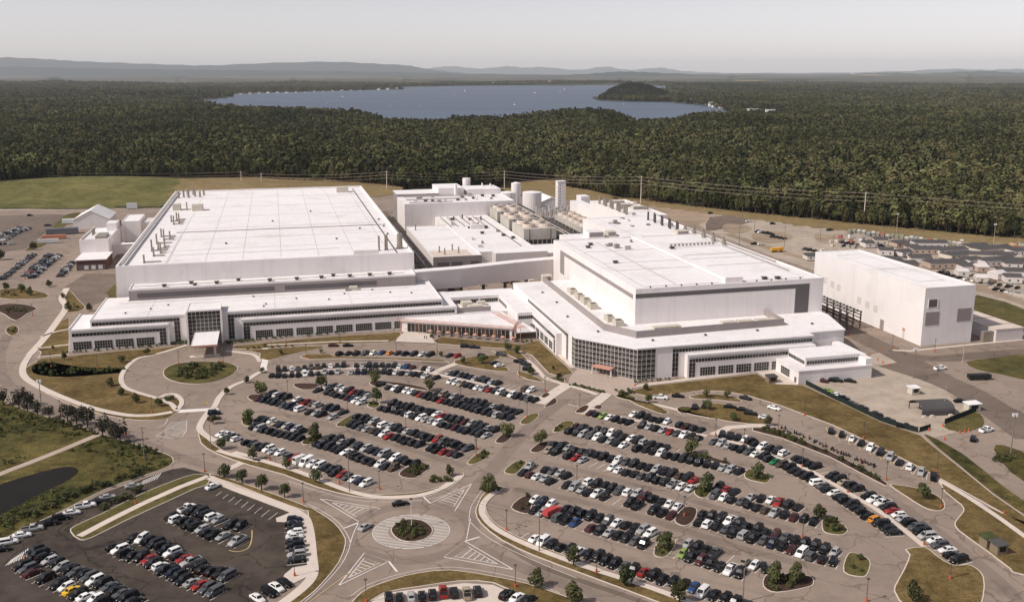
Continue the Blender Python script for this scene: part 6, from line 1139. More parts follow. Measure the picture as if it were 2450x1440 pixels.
for x, y, n, w in [(40, 742, 14, 'the triangular shrub island'), (28, 790, 4, 'the small island on the left road'), (30, 704, 8, 'the lawn below the far left lot'), (178, 735, 6, 'the shrub lawn by the truck yard'), (1055, 1150, 9, 'the tip below the left car park'), (1178, 1172, 8, 'the tip right above the roundabout'), (2405, 1100, 14, 'the scrubby triangle at the right edge'), (1500, 940, 7, 'the corner bed right of the plaza'), (404, 955, 5, 'the mulch bed inside the looping walk'), (1040, 812, 4, 'the bed by the cafeteria forecourt')]:
    for k in range(n): c = G(x + rs.uniform(-26, 26) * (1.0 if n > 6 else .4), y + rs.uniform(-6, 6)); shrub(*c, rs.uniform(.9, 1.7), w)
SHRUBS.sort(key=lambda t: t[0]); SHN = {}; far_shrubs = MB()
for i, (_, x, y, s, where, me_, a, k) in enumerate(SHRUBS):
    if i < 285:
        SHN.setdefault(where, []).append(None); o = link('shrub', me_, None, (x, y, .14), a); o.scale = (s, s, s * k); SHN[where][-1] = o
    else:
        i0 = len(far_shrubs.v); far_shrubs.v += [(x + v.co.x * s, y + v.co.y * s, .14 + v.co.z * s * k) for v in me_.vertices]
        for p in me_.polygons: far_shrubs.f.append(tuple(i0 + q for q in p.vertices)); far_shrubs.m.append(0)
for where, os_ in SHN.items():
    os_.sort(key=lambda o: o.location.x)
    for k, o in enumerate(os_): tag(o, f'{ordn(k + 1)} shrub from left in {where}' if len(os_) > 1 else f'leafy shrub growing in {where}', 'shrub', f'shrubs in {where}')
tag(far_shrubs.obj('shrubbery', 'leaf_shrub'), 'low green shrubbery in the farther beds and borders', 'shrubbery', kind='stuff')
# rough vegetation: too many stems to count
m = MB(); q = np.random.default_rng(5); Wp = inset(WILD, 2); xs = np.array(Wp); pond = px([(-80, 1190), (0, 1160), (70, 1138), (150, 1118), (184, 1122), (182, 1136), (150, 1156), (80, 1190), (20, 1222), (-80, 1260)])
trk = [np.array(p) for p in px([(-120, 1190), (0, 1135), (80, 1104), (160, 1072), (236, 1040)])]
for k in range(5600):
    x, y = q.uniform(xs[:, 0].min(), xs[:, 0].max()), q.uniform(xs[:, 1].min(), xs[:, 1].max())
    if not inside(Wp, np.array([x]), np.array([y]))[0] or inside(pond, np.array([x]), np.array([y]))[0]: continue
    if min(np.linalg.norm(np.array((x, y)) - (a + (b - a) * t)) for a, b in zip(trk, trk[1:]) for t in (0, .25, .5, .75, 1)) < 4: continue
    if math.sin(x * .16 + 1) * math.cos(y * .13) + math.sin(x * .06 + y * .09) < -.25: continue
    s = q.uniform(.3, 1.0); d0 = len(m.f)
    for i in range(16):
        d = q.normal(size=3); d /= np.linalg.norm(d); c = np.array((x, y, .3 + s * .45)) + d * s * np.array((.8, .8, .5)); t1 = np.cross(d, q.normal(size=3)); t1 /= np.linalg.norm(t1); t2 = np.cross(d, t1); z_ = s * .34
        m.face([c + t1 * z_, c + t2 * z_, c - t1 * z_, c - t2 * z_])
tag(m.obj('undergrowth', 'leaf_shrub'), 'tangled low green scrub over the rough field', 'undergrowth', kind='stuff')

# forest: front trees stand singly, the mass behind is one object
EDGE = [(-150, 470), (0, 455), (100, 445), (200, 437), (330, 434), (420, 432), (520, 429), (600, 427), (700, 434), (840, 438), (960, 450), (1080, 452), (1190, 450), (1215, 437), (1280, 432), (1330, 433), (1350, 447), (1400, 455), (1470, 472), (1530, 480), (1640, 494), (1750, 507), (1900, 522), (2070, 540), (2300, 562), (2470, 578), (2600, 592)]
EW = [np.array(p) for p in px(EDGE)]; acc = 0; ne = 0
def ordn2(n): return ordn(n) if n < 80 else str(n) + ('th' if n % 100 in (11, 12, 13) else {1: 'st', 2: 'nd', 3: 'rd'}.get(n % 10, 'th'))
for a, b in zip(EW, EW[1:]):
    L_ = np.linalg.norm(b - a); t = acc
    while t < L_ and ne < 290:
        p = a + (b - a) * t / L_; zc = p[1] * CP + EYE * SP; xp = 1225 + FOC * p[0] / zc
        nrm_ = p / np.linalg.norm(p); p = p + nrm_ * rs.uniform(2, 9)
        if -30 < xp < 2480:
            ne += 1; tree('edge' if rs.random() < .75 else 'pine', 0, 0, rs.uniform(.62, 1.08), f'forest tree, {ordn2(ne)} from the left along the front of the woods', 'trees at the front edge of the forest', 'forest_tree', (p[0], p[1]))
        t += rs.uniform(4.2, 7.2)
    acc = t - L_
def proto_mesh(kind, n, size, seed, h, r, cone=0, lobes=9, matn='leaf_forest'):
    m = MB(); crown_faces(m, r, h * .6, h * .42, n, size, seed, lobes, cone); m.k = 1; m.tube((0, 0, 0), (0, 0, h * .7), .3, .12, 5); return m.mesh(kind, [matn, 'bark'])
PC = bpy.data.collections.new('forest_prototypes')
for i, (n, s, h, r, c) in enumerate([(230, .95, 16, 4.8, 0), (210, .95, 17, 4.4, .2), (200, .9, 14, 4.6, 0), (180, .8, 19, 3.4, .75), (220, .95, 15, 5.2, .1)]):
    PC.objects.link(bpy.data.objects.new('forest_prototype', proto_mesh('forest_prototype', n, s, 100 + i, h, r, c, matn='leaf_pine' if c > .5 else 'leaf_forest')))
EWF = EW + [np.array((3500, 1500)), np.array((9500, 4500)), np.array((9500, 15000)), np.array((-9500, 15000)), np.array((-9500, 4500)), np.array((-1500, 1300))]; FP = [tuple(p) for p in EWF]
DX, DY = G(1522, 237); DX += 2; DY += 60
def scatter(n, d0, d1, seed):
    q = np.random.default_rng(seed); d = np.sqrt(q.uniform(d0 * d0, d1 * d1, n)); a = q.uniform(R(90 - 29.5), R(90 + 29.5), n); x, y = d * np.cos(a), d * np.sin(a)
    k = inside(FP, x, y) & (lake_near(x, y) > 3); 
    for P, _, _ in MEADOWS: k &= ~inside(px(P), x, y)
    dm = ((x - DX) / 175) ** 2 + ((y - DY) / 330) ** 2 < 1; k &= ~dm
    k &= ~((np.sin(x / 47 + np.sin(y / 61) * 2) * np.sin(y / 73 + np.sin(x / 39) * 2) > .86) & (q.uniform(0, 1, n) < .8))
    return x[k], y[k]
xs1, ys1 = scatter(96000, 700, 2400, 1); xs2, ys2 = scatter(60000, 2400, 4600, 2); xs3, ys3 = scatter(52000, 4600, 11000, 3)
X = np.concatenate([xs1, xs2, xs3]); Y = np.concatenate([ys1, ys2, ys3]); d_ = np.hypot(X, Y)
sc = np.where(d_ < 2400, 1.15, np.where(d_ < 4600, 1.4, 2.0)) * rng.uniform(.42, 1.45, len(X)); 
sc *= 1 + .18 * np.sin(X / 90) * np.cos(Y / 120)
zs = np.where(d_ < 2400, .95, np.where(d_ < 4600, .72, .5))
qd = np.random.default_rng(8); hx = qd.uniform(-175, 175, 2600); hy = qd.uniform(-330, 330, 2600); hk = ((hx / 175) ** 2 + (hy / 330) ** 2 < 1); hx, hy = hx[hk] + DX, hy[hk] + DY; hk = lake_near(hx, hy) > 2; hx, hy = hx[hk], hy[hk]
X = np.concatenate([X, hx]); Y = np.concatenate([Y, hy]); sc = np.concatenate([sc, qd.uniform(.9, 1.5, len(hx))]); zs = np.concatenate([zs, np.full(len(hx), .62)]); kinds = np.concatenate([rng.choice(5, len(sc) - len(hx), p=[.27, .2, .22, .13, .18]), np.full(len(hx), 3)])
me = bpy.data.meshes.new('forest'); me.from_pydata(np.stack([X, Y, ground_z(X, Y)], 1).tolist(), [], [])
at = me.attributes.new('tree_scale', 'FLOAT_VECTOR', 'POINT'); at.data.foreach_set('vector', np.stack([sc, sc, sc * zs], 1).ravel().astype(np.float32))
at = me.attributes.new('tree_turn', 'FLOAT_VECTOR', 'POINT'); at.data.foreach_set('vector', np.stack([0 * sc, 0 * sc, rng.uniform(0, 6.28, len(X))], 1).ravel().astype(np.float32))
at = me.attributes.new('tree_kind', 'INT', 'POINT'); at.data.foreach_set('value', kinds.astype(np.int32))
forest = link('forest', me); tag(forest, 'dense mixed forest from the plant to the lake shores', 'forest', kind='stuff')
ng = bpy.data.node_groups.new('forest', 'GeometryNodeTree'); ng.interface.new_socket('Geometry', in_out='INPUT', socket_type='NodeSocketGeometry'); ng.interface.new_socket('Geometry', in_out='OUTPUT', socket_type='NodeSocketGeometry')
N = ng.nodes; gi = N.new('NodeGroupInput'); go = N.new('NodeGroupOutput'); ip = N.new('GeometryNodeInstanceOnPoints'); ci = N.new('GeometryNodeCollectionInfo'); ci.inputs['Collection'].default_value = PC; ci.inputs['Separate Children'].default_value = True; ci.inputs['Reset Children'].default_value = True
def attr(name, t): n = N.new('GeometryNodeInputNamedAttribute'); n.data_type = t; n.inputs['Name'].default_value = name; return n.outputs['Attribute']
er = N.new('FunctionNodeEulerToRotation'); l = ng.links.new
l(gi.outputs[0], ip.inputs['Points']); l(ci.outputs[0], ip.inputs['Instance']); ip.inputs['Pick Instance'].default_value = True; l(attr('tree_kind', 'INT'), ip.inputs['Instance Index']); l(attr('tree_turn', 'FLOAT_VECTOR'), er.inputs[0]); l(er.outputs[0], ip.inputs['Rotation']); l(attr('tree_scale', 'FLOAT_VECTOR'), ip.inputs['Scale']); l(ip.outputs[0], go.inputs[0])
forest.modifiers.new('forest', 'NODES').node_group = ng

# ------------------------------------------------------------------ street furniture
lp = MB(); lp.tube((0, 0, .75), (0, 0, 5.6), .09, .07, 8); LPM = lp.mesh('pole', 'metal_dark'); lb_ = MB(); lb_.tube((0, 0, 0), (0, 0, .85), .30, .28, 10); LBM = lb_.mesh('base', 'orange'); lh = MB(); lh.hexa([(-.38, -.3, 5.55), (.38, -.3, 5.55), (.38, .3, 5.55), (-.38, .3, 5.55), (-.3, -.22, 5.8), (.3, -.22, 5.8), (.3, .22, 5.8), (-.3, .22, 5.8)]); LHM = lh.mesh('lamp_head', 'metal_dark')
LAMPS = [(908, 1170), (812, 1157), (726, 1200), (1139, 1092), (646, 1100), (689, 946), (831, 981), (1261, 1000), (1102, 947), (971, 1024), (1140, 1075), (1304, 937), (1380, 1157), (1637, 1234), (1485, 1040), (1212, 1268), (1233, 1404), (1427, 1369), (1387, 980), (1712, 1042), (1920, 1287), (2073, 1438), (2273, 1384), (2251, 1214), (2120, 1148), (2066, 1049), (2241, 1132), (1925, 993), (705, 1378), (490, 1128), (325, 1205), (60, 1338), (145, 995), (364, 988), (300, 1040), (428, 872), (534, 868), (233, 883), (123, 878), (685, 826), (813, 819), (943, 816), (733, 857), (948, 843), (1046, 843), (1862, 1032), (2211, 1304), (1919, 1117), (2028, 1178), (1780, 1066), (876, 1440), (1243, 902), (1519, 924), (2135, 832), (2236, 842), (60, 668), (78, 755)]
def nearest_word(x, y): return None
NEAR = [(1170, 900, 'the left car park sidewalk')]
for i, (x, y) in enumerate(sorted(LAMPS)):
    # its place is given by the nearest labelled tree or bed
    cand = min(((a - x) ** 2 + ((b - y) * 2) ** 2, lb) for a, b, _, _, lb in TL)[1]
    o = thing('street_lamp', f'lamp post nearest the {cand}', 'street lamp', (*G(x, y), .05), rs.uniform(-.2, .2), 'lamp posts of the car parks'); link('pole', LPM, o); link('base', LBM, o); link('lamp_head', LHM, o)
lbs = {}
for o in [o for o in bpy.data.objects if o.name.startswith('street_lamp')]: lbs.setdefault(o['label'], []).append(o)
for lb, os_ in lbs.items():
    if len(os_) > 1:
        os_.sort(key=lambda o: o.location.x)
        for k, o in enumerate(os_): o['label'] = lb.replace('lamp post nearest', f'{ordn(k + 1)} lamp from left near')
        for o in os_:
            if len(o['label'].split()) > 15: o['label'] = o['label'].replace(' from left near the', ' beside the')
def pole(xp, yp, h, label, arms=0, wood=True, r=.16, head=False):
    o = thing('utility_pole', label, 'pole', (*G(xp, yp), 0)); m = MB(); m.tube((0, 0, 0), (0, 0, h), r, r * .7, 8); m.obj('pole', 'pole_wood' if wood else 'concrete_old', o)
    for k in range(arms): m = MB(); m.bar((-1.3, 0, h - .4 - k * 1.0), (1.3, .3, h - .4 - k * 1.0), .14); m.obj('crossarm', 'pole_wood', o)
    if head:
        for s in (-1, 1): m = MB(); m.box(s * .5 - .3, s * .5 + .3, -.35, .35, h - .6, h + .4); m.obj('floodlight', 'frame_white', o)
    return (*G(xp, yp), h)
u1 = pole(102, 996, 13, 'tall floodlight pole on the left road by the dry lawn', 0, True, .18, True); u2 = pole(346, 1101, 11, 'wooden pole with crossarm by the rough field', 1); u3 = pole(836, 1176, 11.5, 'plain wooden pole below the left car park', 0); u4 = pole(1290, 1318, 10.5, 'plain wooden pole in the bottom right row', 0); u5 = pole(1777, 1440, 8.5, 'wooden pole at the bottom edge of the right car park', 0); u0 = pole(505, 1072, 8, 'thin pole at the lower left corner of the left car park', 0, True, .12)
m = MB()
for a, b, dz in ((u3, u4, 0), (u4, u5, 0), (u3, u4, -1), (u4, u5, -1)):
    P_ = [Vector((a[0] + (b[0] - a[0]) * t, a[1] + (b[1] - a[1]) * t, a[2] - .3 + dz + (b[2] - a[2]) * t - 1.6 * 4 * t * (1 - t))) for t in np.linspace(0, 1, 9)]
    for p, q_ in zip(P_, P_[1:]): m.tube(p, q_, .035, n=4, cap=False)
tag(m.obj('overhead_wire', 'metal_dark'), 'thin overhead wires sagging over the bottom right rows', 'wire')
fp = thing('flagpole', 'white pole standing in the planted roundabout circle', 'flagpole', (*G(985, 1264), .1)); m = MB(); m.tube((0, 0, 0), (0, 0, 8.2), .12, .08, 8); m.obj('pole', 'frame_white', fp); m = MB(); m.box(-.35, .35, -.2, .2, 8.2, 8.6); m.obj('lamp_head', 'metal_dark', fp)
sg = thing('round_sign', 'yellow diamond sign at the drop-off circle crosswalk', 'sign', (*G(496, 977), .1)); m = MB(); m.tube((0, 0, 0), (0, 0, 2.1), .05, n=6); m.obj('post', 'metal', sg); m = MB(); m.hexa([(-.5, -.03, 2.0), (0, -.03, 1.5), (.5, -.03, 2.0), (0, -.03, 2.5), (-.5, .03, 2.0), (0, .03, 1.5), (.5, .03, 2.0), (0, .03, 2.5)]); m.obj('panel', 'coloured', sg).color = (.62, .42, .02, 1)
# floodlight and power poles
TP = [(578, 441, 31, 'first'), (626, 441, 27, 'second'), (926, 453, 44, 'third'), (1207, 452, 44, 'fourth'), (1533, 487, 66, 'fifth'), (2066, 536, 77, 'sixth')]; tops = []
for x, y, hp, n_ in TP:
    X_, Y_ = G(x, y); D_ = Y_ * CP + EYE * SP; h = hp * D_ / FOC; o = thing('power_pole', f'tall pale power pole, {n_} from the left along the forest', 'power pole', (X_, Y_, 0), 0, 'power poles along the forest'); m = MB(); m.tube((0, 0, 0), (0, 0, h), .55, .3, 8); m.obj('pole', 'concrete', o)
    m = MB(); [m.bar((-2.2, 0, h - k * 3.2 - 1), (2.2, 0, h - k * 3.2 - 1), .22) for k in range(3)]; m.obj('crossarm', 'concrete_old', o); tops.append((X_, Y_, h))
m = MB(); tops = [(tops[0][0] - 260, tops[0][1] + 10, tops[0][2])] + tops + [(tops[-1][0] + 260, tops[-1][1] - 150, tops[-1][2])]
for a, b in zip(tops, tops[1:]):
    for k in range(3):
        for s in (-2, 2):
            P_ = [Vector((a[0] + s + (b[0] - a[0]) * t, a[1] + (b[1] - a[1]) * t, a[2] + (b[2] - a[2]) * t - 1 - k * 3.2 - 9 * t * (1 - t))) for t in np.linspace(0, 1, 13)]
            for p, q_ in zip(P_, P_[1:]): m.tube(p, q_, .055, n=4, cap=False)
tag(m.obj('power_line', 'concrete_old'), 'pale power lines strung along the forest edge', 'power line')
for i, (x, y, h) in enumerate([(1768, 590, 14), (1805, 552, 12), (1876, 592, 15), (1962, 575, 16), (1993, 594, 9), (1942, 530, 9), (1776, 520, 9)]): pole(x, y, h, f'wooden yard pole, {ordn(i + 1)} of seven in the construction yard', 1, True, .2)
pole(2145, 556, 14, 'white floodlight mast at the left of the containers', 0, False, .2, True); pole(2376, 592, 16, 'white floodlight mast behind the trailers', 0, False, .2, True); pole(2185, 905, 12, 'floodlight pole in the gravel strip by the low wing', 0, True, .2, True); pole(2303, 868, 11, 'pole on the corner of the dark road by the white block', 0, False, .2); pole(2418, 1085, 13, 'wooden pole at the right edge by the scrub', 1, True, .2, True); pole(2258, 985, 10, 'thin pole beside the dark arched shelter', 0, False, .1)

# ------------------------------------------------------------------ construction yard, sheds, fences
tid = [0]
def trailer(x, y, w, d, h, rz, label, roofm='trailer_roof', wallm='wall_light'):
    o = thing('site_trailer', label, 'trailer', (*G(x, y), .0), rz, 'site trailers in the construction yard'); m = MB(); m.box(-w / 2, w / 2, -d / 2, d / 2, .5, h); b = m.obj('wall', wallm, o); m = MB(); m.hexa([(-w / 2 - .2, -d / 2 - .2, h + .01), (w / 2 + .2, -d / 2 - .2, h + .01), (w / 2 + .2, d / 2 + .2, h + .01), (-w / 2 - .2, d / 2 + .2, h + .01), (-w / 2, -.4, h + 1.5), (w / 2, -.4, h + 1.5), (w / 2, .4, h + 1.5), (-w / 2, .4, h + 1.5)]); m.obj('roof', roofm, o)
    for k in range(max(1, int(w / 4))): m = MB(); xx = -w / 2 + (k + .5) * w / max(1, int(w / 4)); m.box(xx - .5, xx + .5, -d / 2 - .06, -d / 2 - .005, 1.5, 2.5); m.obj('window', 'glass', o)
    m = MB(); m.box(-w / 2 + .3, w / 2 - .3, -d / 2 + .3, d / 2 - .3, 0, .49); m.obj('base', 'black_trim', o)
trs = [(1942, 622, 9, 6), (2028, 628, 14, 8), (2118, 610, 9, 8), (2150, 590, 10, 8), (2075, 592, 7, 6), (2105, 585, 9, 7), (2160, 612, 9, 7), (2215, 606, 20, 9), (2222, 592, 22, 8), (2290, 618, 20, 9), (2200, 628, 13, 8), (2258, 640, 24, 9), (2270, 606, 22, 8), (2365, 620, 26, 8), (2380, 634, 24, 9), (2440, 634, 18, 9), (2430, 660, 22, 9), (2370, 606, 28, 8), (2300, 660, 6, 5), (2345, 650, 7, 6), (2385, 668, 7, 6), (2345, 675, 6, 5), (2440, 610, 16, 8), (2332, 600, 16, 7), (2420, 640, 10, 7)]
trs += [(2060, 640, 12, 8), (2130, 634, 12, 8), (2180, 600, 8, 7), (2320, 632, 10, 8), (2400, 622, 12, 8), (2310, 646, 9, 8), (2170, 642, 10, 7), (2420, 676, 9, 6)]
for i, (x, y, w, d) in enumerate(trs): trailer(x, y, w, d + 2.5, 3.2 + (i % 3) * .4, R(4 + 16 * math.sin(i * 2.3)), f'grey-roofed white site trailer, {ordn(i + 1)} in the crowded trailer yard', 'trailer_roof' if i < 18 or i > 21 else 'wall_light', ['wall_light', 'beige', 'wall_light', 'concrete_old'][i % 4])
CC = [(.22, .26, .18), (.28, .30, .22), (.55, .54, .52), (.6, .6, .6), (.25, .33, .45), (.62, .6, .58), (.3, .32, .24), (.38, .10, .08), (.5, .5, .46), (.26, .30, .22)]; CN = ['olive', 'sage', 'pale', 'white', 'blue', 'white', 'olive', 'red', 'pale', 'green']
qy0 = random.Random(4)
for i in range(30):
    t = i / 29; x, y = 2032 + 330 * t, 556 + 42 * t + (3 if i % 4 == 0 else 0)
    o = thing('shipping_container', f'{CN[i % 10]} shipping container, {ordn(i + 1)} from the left along the perimeter road', 'container', (*G(x, y), 0), R(-10) + R(75), 'containers along the perimeter road'); m = MB(); m.box(-3, 3, -1.2, 1.2, .1, 2.7); m.obj('box', 'coloured', o).color = (*CC[i % 10], 1); m = MB(); [m.box(-3.05, -3.005, s * .6 - .5, s * .6 + .5, .3, 2.5) for s in (-1, 1)]; m.obj('door', 'metal', o)
for i in range(22):
    x, y = [2360 + (i % 8) * 14, 2010 + (i % 9) * 26][i % 2], [592 + (i // 8) * 5, 566 + (i % 9) * 3.4 + (i // 9) * 5][i % 2]
    o = thing('storage_box', f'{CN[(i * 3) % 10]} storage box, {ordn(i + 1)} of those set among the yard trailers', 'container', (*G(x, y), 0), R(qy0.uniform(-30, 80)), 'storage boxes among the trailers'); m = MB(); w_ = qy0.uniform(1.6, 3.4); m.box(-w_, w_, -1.2, 1.2, .1, 2.6); m.obj('box', 'coloured', o).color = (*CC[(i * 3) % 10], 1); m = MB(); m.box(-w_ + .1, w_ - .1, -1.1, 1.1, 2.61, 2.75); m.obj('lid', 'metal', o)
for i in range(9):
    x, y = 2375 + i * 12, 690 + i * 3.3; o = MB(); p = G(x, y); o.hexa([(p[0] - 2.2, p[1] - .35, 0), (p[0] + 2.2, p[1] - .75, 0), (p[0] + 2.2, p[1] + .0, 0), (p[0] - 2.2, p[1] + .4, 0), (p[0] - 2.2, p[1] - .12, 1), (p[0] + 2.2, p[1] - .52, 1), (p[0] + 2.2, p[1] - .3, 1), (p[0] - 2.2, p[1] + .1, 1)]); tag(o.obj('concrete_barrier', 'concrete'), f'pale concrete barrier, {ordn(i + 1)} from the left before the yard cars', 'barrier', 'concrete barriers in the yard')
yb = thing('excavator', 'yellow machine standing in the construction yard', 'machine', (*G(1858, 603), 0), .2); m = MB(); m.box(-4, 2, -1.3, 1.3, 1.0, 2.8); m.obj('body', 'coloured', yb).color = (.65, .33, .02, 1); m = MB(); m.box(2.05, 4.4, -1.2, 1.2, .9, 3.2); m.obj('cab', 'coloured', yb).color = (.6, .3, .03, 1); m = MB(); [m.tube((x_, s * 1.2 - .2, .6), (x_, s * 1.2 + .2, .6), .6, n=10) for x_ in (-3, -1, 3) for s in (-1, 1)]; m.obj('wheels', 'tyre', yb)
ob = thing('brown_hut', 'small hut with a tan gable roof behind the trailers', 'hut', (*G(2425, 598), 0)); m = MB(); m.box(-4, 4, -3, 3, 0, 2.6); m.obj('wall', 'wood', ob); m = MB(); m.hexa([(-4.4, -3.4, 2.6), (4.4, -3.4, 2.6), (4.4, 3.4, 2.6), (-4.4, 3.4, 2.6), (-.1, -3.4, 4.6), (.1, -3.4, 4.6), (.1, 3.4, 4.6), (-.1, 3.4, 4.6)]); m.obj('roof', 'coloured', ob).color = (.42, .24, .13, 1)
for a, lb in (([(1928, 920), (2000, 957), (2060, 986), (2100, 1005), (2150, 1022), (2196, 1034)], 'long dark green screen fence below the gravel lot'), ([(2200, 1034), (2226, 1026)], 'short dark gate panel at the end of the screen fence'), ([(2260, 1014), (2300, 998), (2336, 984)], 'dark screen fence around the small green triangle')):
    f = thing('screen_fence', lb, 'fence'); W_ = px(a); m = MB()
    for p, q_ in zip(W_, W_[1:]): m.bar((*p, .98), (*q_, .98), .06, 1.75)
    m.obj('screen', 'fence_screen', f)
    for p, q_ in zip(W_, W_[1:]):
        n_ = max(2, int(math.dist(p, q_) / 3.2))
        for k in range(n_): m = MB(); x_, y_ = p[0] + (q_[0] - p[0]) * k / n_, p[1] + (q_[1] - p[1]) * k / n_; m.tube((x_, y_ + .1, 0), (x_, y_ + .1, 2.0), .05, n=6); m.obj('post', 'metal_dark', f)
sh = thing('arched_shelter', 'dark brown arched vehicle shelter on the gravel', 'shelter', (*G(2228, 984), 0), R(8)); m = MB(); n_ = 10
A1 = [(-6.2, 4.6 * math.cos(t), 1.9 + 2.2 * math.sin(t)) for t in np.linspace(0, math.pi, n_)]
for i in range(n_ - 1): m.face([A1[i], A1[i + 1], (6.2, *A1[i + 1][1:]), (6.2, *A1[i][1:])])
m.face([(-6.2, -4.6, 1.9), (-6.2, -4.6, 0), (6.2, -4.6, 0), (6.2, -4.6, 1.9)]); m.obj('cover', 'trailer_roof', sh)
for x_ in (-6, -2, 2, 6):
    for y_ in (-4.4, 4.4): m = MB(); m.box(x_ - .12, x_ + .12, y_ - .12, y_ + .12, 0, 1.9); m.obj('post', 'metal_dark', sh)
for x_ in (-6, -3, 4): m = MB(); m.box(x_ - .6, x_ + .6, -6.2, -5.2, 0, .7); m.obj('ballast', 'concrete', sh)
for x, y, w, lb in ((2325, 981, 5, 'small white flat-roofed gate booth on the right'), (2185, 942, 3.4, 'small beige guard booth with dark openings'), (2363, 1306, 3.2, 'brown timber shed with green roof, left of two'), (2388, 1322, 3.0, 'grey timber shed, right of two by the walk'), (1845, 915, 3.6, 'dark slatted shelter on the small terrace')):
    b = thing('booth', lb, 'booth', (*G(x, y), .1), R(15)); dark = 'timber' in lb or 'dark slatted' in lb; m = MB(); m.box(-w / 2, w / 2, -1.4, 1.4, 0, 2.5); m.obj('wall', 'wood' if dark else 'beige', b); m = MB(); m.hexa([(-w / 2 - .3, -1.8, 2.5), (w / 2 + .3, -1.8, 2.5), (w / 2 + .3, 1.8, 2.6), (-w / 2 - .3, 1.8, 2.6), (-w / 2 - .3, -1.8, 2.7), (w / 2 + .3, -1.8, 2.7), (w / 2 + .3, 1.8, 2.95), (-w / 2 - .3, 1.8, 2.95)])
    m.obj('roof', 'leaf_dark' if 'green roof' in lb else ('trailer_roof' if dark else 'roof'), b); m = MB(); m.box(-w * .3, w * .3, -1.46, -1.405, .9, 2.2); m.obj('opening', 'black_trim', b)
dt = thing('dark_container', 'long black open trailer on the brown haul road', 'trailer', (*G(2342, 908), .1), R(4)); m = MB(); m.box(-4.4, 4.4, -1.2, 1.2, .6, 2.2); m.obj('box', 'black_trim', dt); m = MB(); [m.tube((x_, -1.0, .4), (x_, 1.0, .4), .4, n=10) for x_ in (-3, 3)]; m.obj('axle', 'tyre', dt)
for i, (x, y) in enumerate([(2100, 862), (2112, 868), (2126, 876), (2010, 792), (2036, 804), (2080, 850), (2108, 836), (2296, 1036), (2308, 1034), (2318, 1031), (2256, 1020), (2222, 1030), (2402, 1230), (2260, 1052)]):
    m = MB(); p = G(x, y); m.tube((*p, 0), (*p, .08), .4, n=8); m.tube((*p, .081), (*p, 1.05), .27, .2, 8); tag(m.obj('traffic_drum', 'orange'), f'orange traffic drum, {ordn(i + 1)} from the left on the right side roads', 'traffic drum', 'orange drums on the right side roads')
m = MB(); qy = random.Random(9)
for k in range(150):
    p = G(qy.uniform(1960, 2460), qy.uniform(575, 690)); s = qy.uniform(.5, 1.8); a = qy.uniform(0, 1.5); c_, s__ = math.cos(a), math.sin(a); w_, d2 = s, s * qy.uniform(.4, 1.6); hh = qy.uniform(.4, 1.8); Q = [(p[0] + x_ * c_ - y_ * s__, p[1] + x_ * s__ + y_ * c_) for x_, y_ in ((-w_, -d2), (w_, -d2), (w_, d2), (-w_, d2))]; m.k = qy.randrange(5); m.hexa([(*q2, .03) for q2 in Q] + [(*q2, hh) for q2 in Q])
tag(m.obj('debris', ['beige', 'metal_dark', 'wood', 'wall_light', 'metal']), 'scattered pallets, crates and building material among the trailers', 'debris', kind='stuff')
# far left service yard
for x, y, w, d, h, c, lb in [(150, 560, 22, 7, 4.5, (.12, .12, .13), 'dark grey long shed in the far left yard'), (130, 572, 16, 4, 3, (.42, .16, .10), 'orange flatbed load beside the dark shed'), (116, 582, 14, 3, 3, (.5, .49, .48), 'white trailer in front of the orange load'), (165, 535, 10, 5, 3.6, (.6, .6, .6), 'white round-topped tank trailer in the far left yard'), (316, 500, 9, 3, 5, (.6, .6, .6), 'white gantry behind the tall white box')]:
    o = thing('yard_trailer', lb, 'trailer', (*G(x, y), 0), R(20)); m = MB(); m.hexa([(-w / 2, -d / 2, .5), (w / 2, -d / 2, .5), (w / 2, d / 2, .5), (-w / 2, d / 2, .5), (-w / 2 + .2, -d / 2 + .3, h), (w / 2 - .2, -d / 2 + .3, h), (w / 2 - .2, d / 2 - .3, h), (-w / 2 + .2, d / 2 - .3, h)]); m.obj('body', 'coloured', o).color = (*c, 1); m = MB(); [m.tube((x_ * w, -d / 2 + .1, .45), (x_ * w, d / 2 - .1, .45), .45, n=8) for x_ in (-.35, .3)]; m.obj('axle', 'tyre', o)
# lakeside houses and boats
def house(x, y, s, label, group):
    X_, Y_ = G(x, y); z = float(ground_z(X_, Y_)); o = thing('lakeside_house', label, 'house', (X_, Y_, z), rs.uniform(-.4, .4), group); m = MB(); m.box(-s, s, -s * .7, s * .7, 0, s * .8); m.obj('wall', 'wall', o); m = MB(); m.hexa([(-s * 1.1, -s * .8, s * .8), (s * 1.1, -s * .8, s * .8), (s * 1.1, s * .8, s * .8), (-s * 1.1, s * .8, s * .8), (-s, -.1, s * 1.3), (s, -.1, s * 1.3), (s, .1, s * 1.3), (-s, .1, s * 1.3)]); m.obj('roof', 'metal' if rs.random() < .6 else 'trailer_roof', o)
for i in range(30):
    t = i / 29; P_ = [(1590, 242), (1640, 247), (1690, 252), (1735, 262)]; k = min(int(t * 3), 2); f = t * 3 - k; house(P_[k][0] + (P_[k + 1][0] - P_[k][0]) * f + rs.uniform(-6, 6), P_[k][1] + (P_[k + 1][1] - P_[k][1]) * f - rs.uniform(0, 3), rs.uniform(7, 13), f'small pale house, {ordn(i + 1)} from the wooded hill along the right lake shore', 'houses on the right lake shore')
for i in range(26): house(400 + i * 22, 243 - min(i, 8) * 2 - max(0, i - 8) * .75 + rs.uniform(-1.5, .5), rs.uniform(5, 10), f'tiny pale house, {ordn(i + 1)} from the left along the left lake shore', 'houses on the left lake shore')
